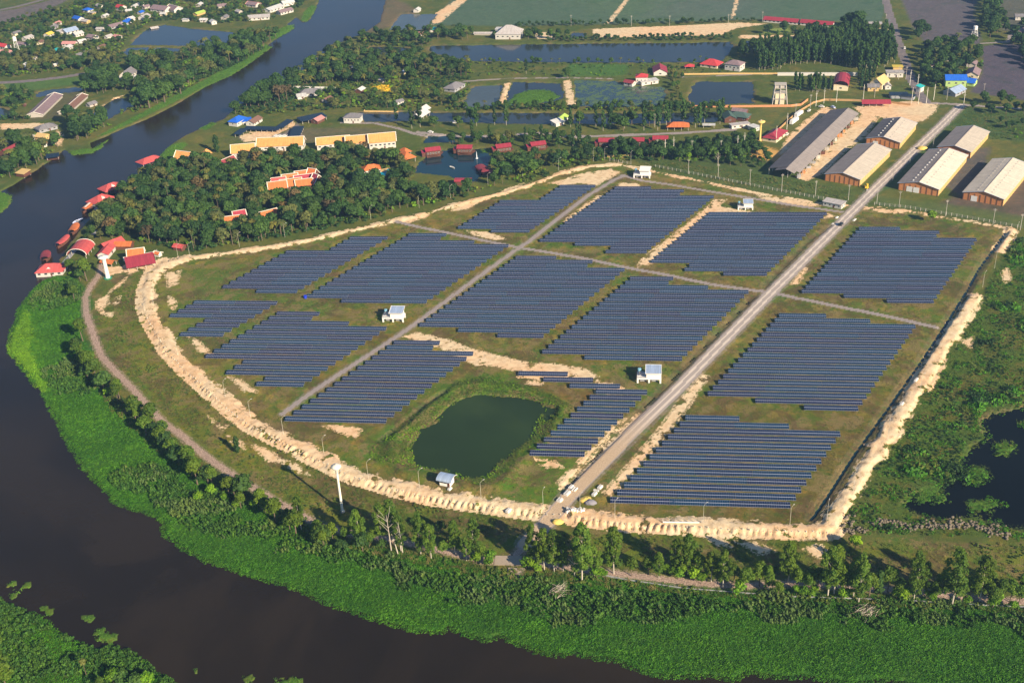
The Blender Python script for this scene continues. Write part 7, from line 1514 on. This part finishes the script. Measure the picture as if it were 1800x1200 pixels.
# rough grass strip between dike and river path, and in front of the dike
for i, PP in enumerate(([(190,505),(240,485),(262,560),(330,665),(450,765),(560,822),(700,878),(900,908),(940,918),(905,972),(620,930),(480,870),(340,775),(240,685),(185,600),(165,545)], [(985,935),(1130,938),(1240,938),(1460,948),(1800,955),(1860,960),(1860,1045),(1600,1030),(1200,1012),(985,985)], [(1110,275),(1300,300),(1500,335),(1490,355),(1300,330),(1130,292)], [(1700,195),(1860,205),(1860,250),(1740,245),(1660,225),(1600,290),(1560,330),(1545,345),(1640,240)])):
    P = Gs(PP); x, y, r = grid_pts(P, 1.6, 30 + i); T_ = terrain(x, y); ok = (T_['sand'] < -.8) & (T_['path'] < -1) & (T_['road'] < -1) & (T_['wat'] < -1); x, y, z = x[ok], y[ok], T_['z'][ok]; q = fbm(x, y, 9, 230 + i, 4); d_ = (q > .52) & (q < .62); g_ = q < .44
    gn_scatter("dry_grass", pack(x[d_], y[d_], z[d_], r.uniform(.5, 1.0, d_.sum()), r), GR, "tufts of dry yellow grass"); gn_scatter("green_grass", pack(x[g_], y[g_], z[g_], r.uniform(.6, 1.2, g_.sum()), r), GR2, "tufts of green grass"); s2 = q > .66; gn_scatter("low_scrub", pack(x[s2], y[s2], z[s2], r.uniform(.3, .8, s2.sum()), r), SC, "low scrub in the rough grass")
vg = Gs([(150,600),(160,640),(210,690),(300,770),(420,855),(540,915),(640,945),(860,990),(1000,1005),(1200,1030),(1500,1045),(1860,1065),(1860,1085),(1600,1072),(1400,1062),(1200,1048),(1000,1030),(850,1020),(700,985),(600,970),(500,918),(400,875),(280,800),(190,720),(140,650)])
x, y, r = grid_pts(vg, 1.5, 66); T_ = terrain(x, y); ok = (T_['path'] < -.6) & (T_['wat'] < -1); x, y, z = x[ok], y[ok], T_['z'][ok]; q = fbm(x, y, 6, 77, 3)
for m_, src, s0, nm_ in ((q < .45, GR2, 1.3, "verge_grass"), ((q >= .45) & (q < .55), GR, 1.2, "dry_verge_grass"), (q > .58, SC, .8, "verge_scrub")): gn_scatter(nm_, pack(x[m_], y[m_], z[m_], s0 * r.uniform(.7, 1.3, m_.sum()), r), src, "grass and low scrub between river path and reeds")
P = Gs(FARM); x, y, r = grid_pts(P, 1.9, 91); T_ = terrain(x, y); q = fbm(x, y, 5, 240, 4); ok = (T_['road'] < -.8) & (T_['wat'] < -1) & (T_['cut'] < -.5) & (q > .50) & ((T_['sand'] < -.8) | (r.random(len(x)) < .12)); x, y, z, q = x[ok], y[ok], T_['z'][ok], fbm(x[ok], y[ok], 14, 241, 4)
for m_, src in ((q < .5, GR2), (q >= .5, GR)): gn_scatter("farm_grass", pack(x[m_], y[m_], z[m_], r.uniform(.35, .75, m_.sum()), r), src, "low grass tufts between the panel rows")
# yellow planting
YP = Gs([(652,152),(676,150),(702,155),(696,162),(672,161),(656,161)]); x, y, r = grid_pts(YP, 1.6, 44); gn_scatter("yellow_shrubs", pack(x, y, zat(x, y), r.uniform(.8, 1.2, len(x)), r), crown_mesh("yellow_clump", lf_yel, [((0, 0, .3), (1.2, 1.2, .8))], 10, .35, .6), "bright yellow shrub bed")

# undergrowth between the far houses and along the banks
for i, (PP, sp, s0) in enumerate((([(0,45),(60,25),(130,8),(200,-12),(560,-12),(520,20),(500,30),(450,40),(380,42),(300,36),(262,40),(225,72),(215,110),(195,122),(100,128),(0,138)], 4.6, 1.9), ([(300,110),(400,82),(440,72),(470,70),(462,88),(430,108),(350,145),(300,175),(235,200),(160,240),(125,250),(150,212),(240,160)], 4.0, 2.2), ([(500,128),(640,66),(700,60),(760,100),(830,110),(830,185),(640,192),(400,205),(440,175)], 4.6, 1.9), ([(0,240),(100,235),(105,262),(60,290),(0,320)], 4, 1.8), ([(1610,90),(1700,78),(1730,110),(1725,140),(1660,160),(1620,150)], 4.2, 1.9), ([(210,350),(300,300),(600,275),(720,290),(730,330),(850,330),(1000,278),(1330,250),(1330,282),(1060,284),(880,334),(600,400),(330,446),(200,418),(160,400)], 4.0, 2.0), ([(790,110),(1290,110),(1290,135),(790,135)], 7, 1.2), ([(640,188),(1290,186),(1290,196),(640,196)], 4, 1.6), ([(0,160),(60,162),(60,210),(0,215)], 4, 1.8))):
    P = Gs(PP); x0, y0 = P.min(0); x1, y1 = P.max(0); r = np.random.default_rng(400 + i); xx, yy_ = np.meshgrid(np.arange(x0, x1, sp), np.arange(y0, y1, sp)); x = xx.ravel() + r.uniform(-.5, .5, xx.size) * sp; y = yy_.ravel() + r.uniform(-.5, .5, xx.size) * sp
    ok = poly_sdf(x, y, P, 5) > 0; x, y = x[ok], y[ok]; T_ = terrain(x, y); K_ = np.array(KEEP); ok = (T_['wat'] < -1) & (T_['road'] < -1.5) & (T_['hi'] < -1.5) & (T_['sand'] < -.5) & (T_['path'] < -1)
    for a_, b_2, rr_ in KEEP: ok &= (x - a_) ** 2 + (y - b_2) ** 2 > (rr_ * .8) ** 2
    x, y, z = x[ok], y[ok], T_['z'][ok]; q = fbm(x, y, 18, 500 + i, 3); s_ = s0 * r.uniform(.5, 1.3, len(x))
    for m_, src in (((q < .47), SCD), ((q >= .47) & (q < .56), SC), ((q >= .56) & (q < .62), SCM)): gn_scatter("undergrowth", pack(x[m_], y[m_], z[m_], s_[m_], r), src, "undergrowth and shrubs under the far trees")

# ------------------------------------------------------------------ haze
hb_ = MB(); hb_.box((0, 2750, 163), (8700, 8900, 336), None); hz = hb_.build("haze"); tag(hz, kind="stuff")
hm, k = newmat("haze_air"); pv = k.new("ShaderNodeVolumePrincipled"); pv.inputs["Color"].default_value = (.32, .52, .82, 1); pv.inputs["Density"].default_value = .00013; pv.inputs["Anisotropy"].default_value = .25
o_ = k.new("ShaderNodeOutputMaterial"); k.l.new(pv.outputs[0], o_.inputs["Volume"]); hz.data.materials.clear(); hz.data.materials.append(hm)
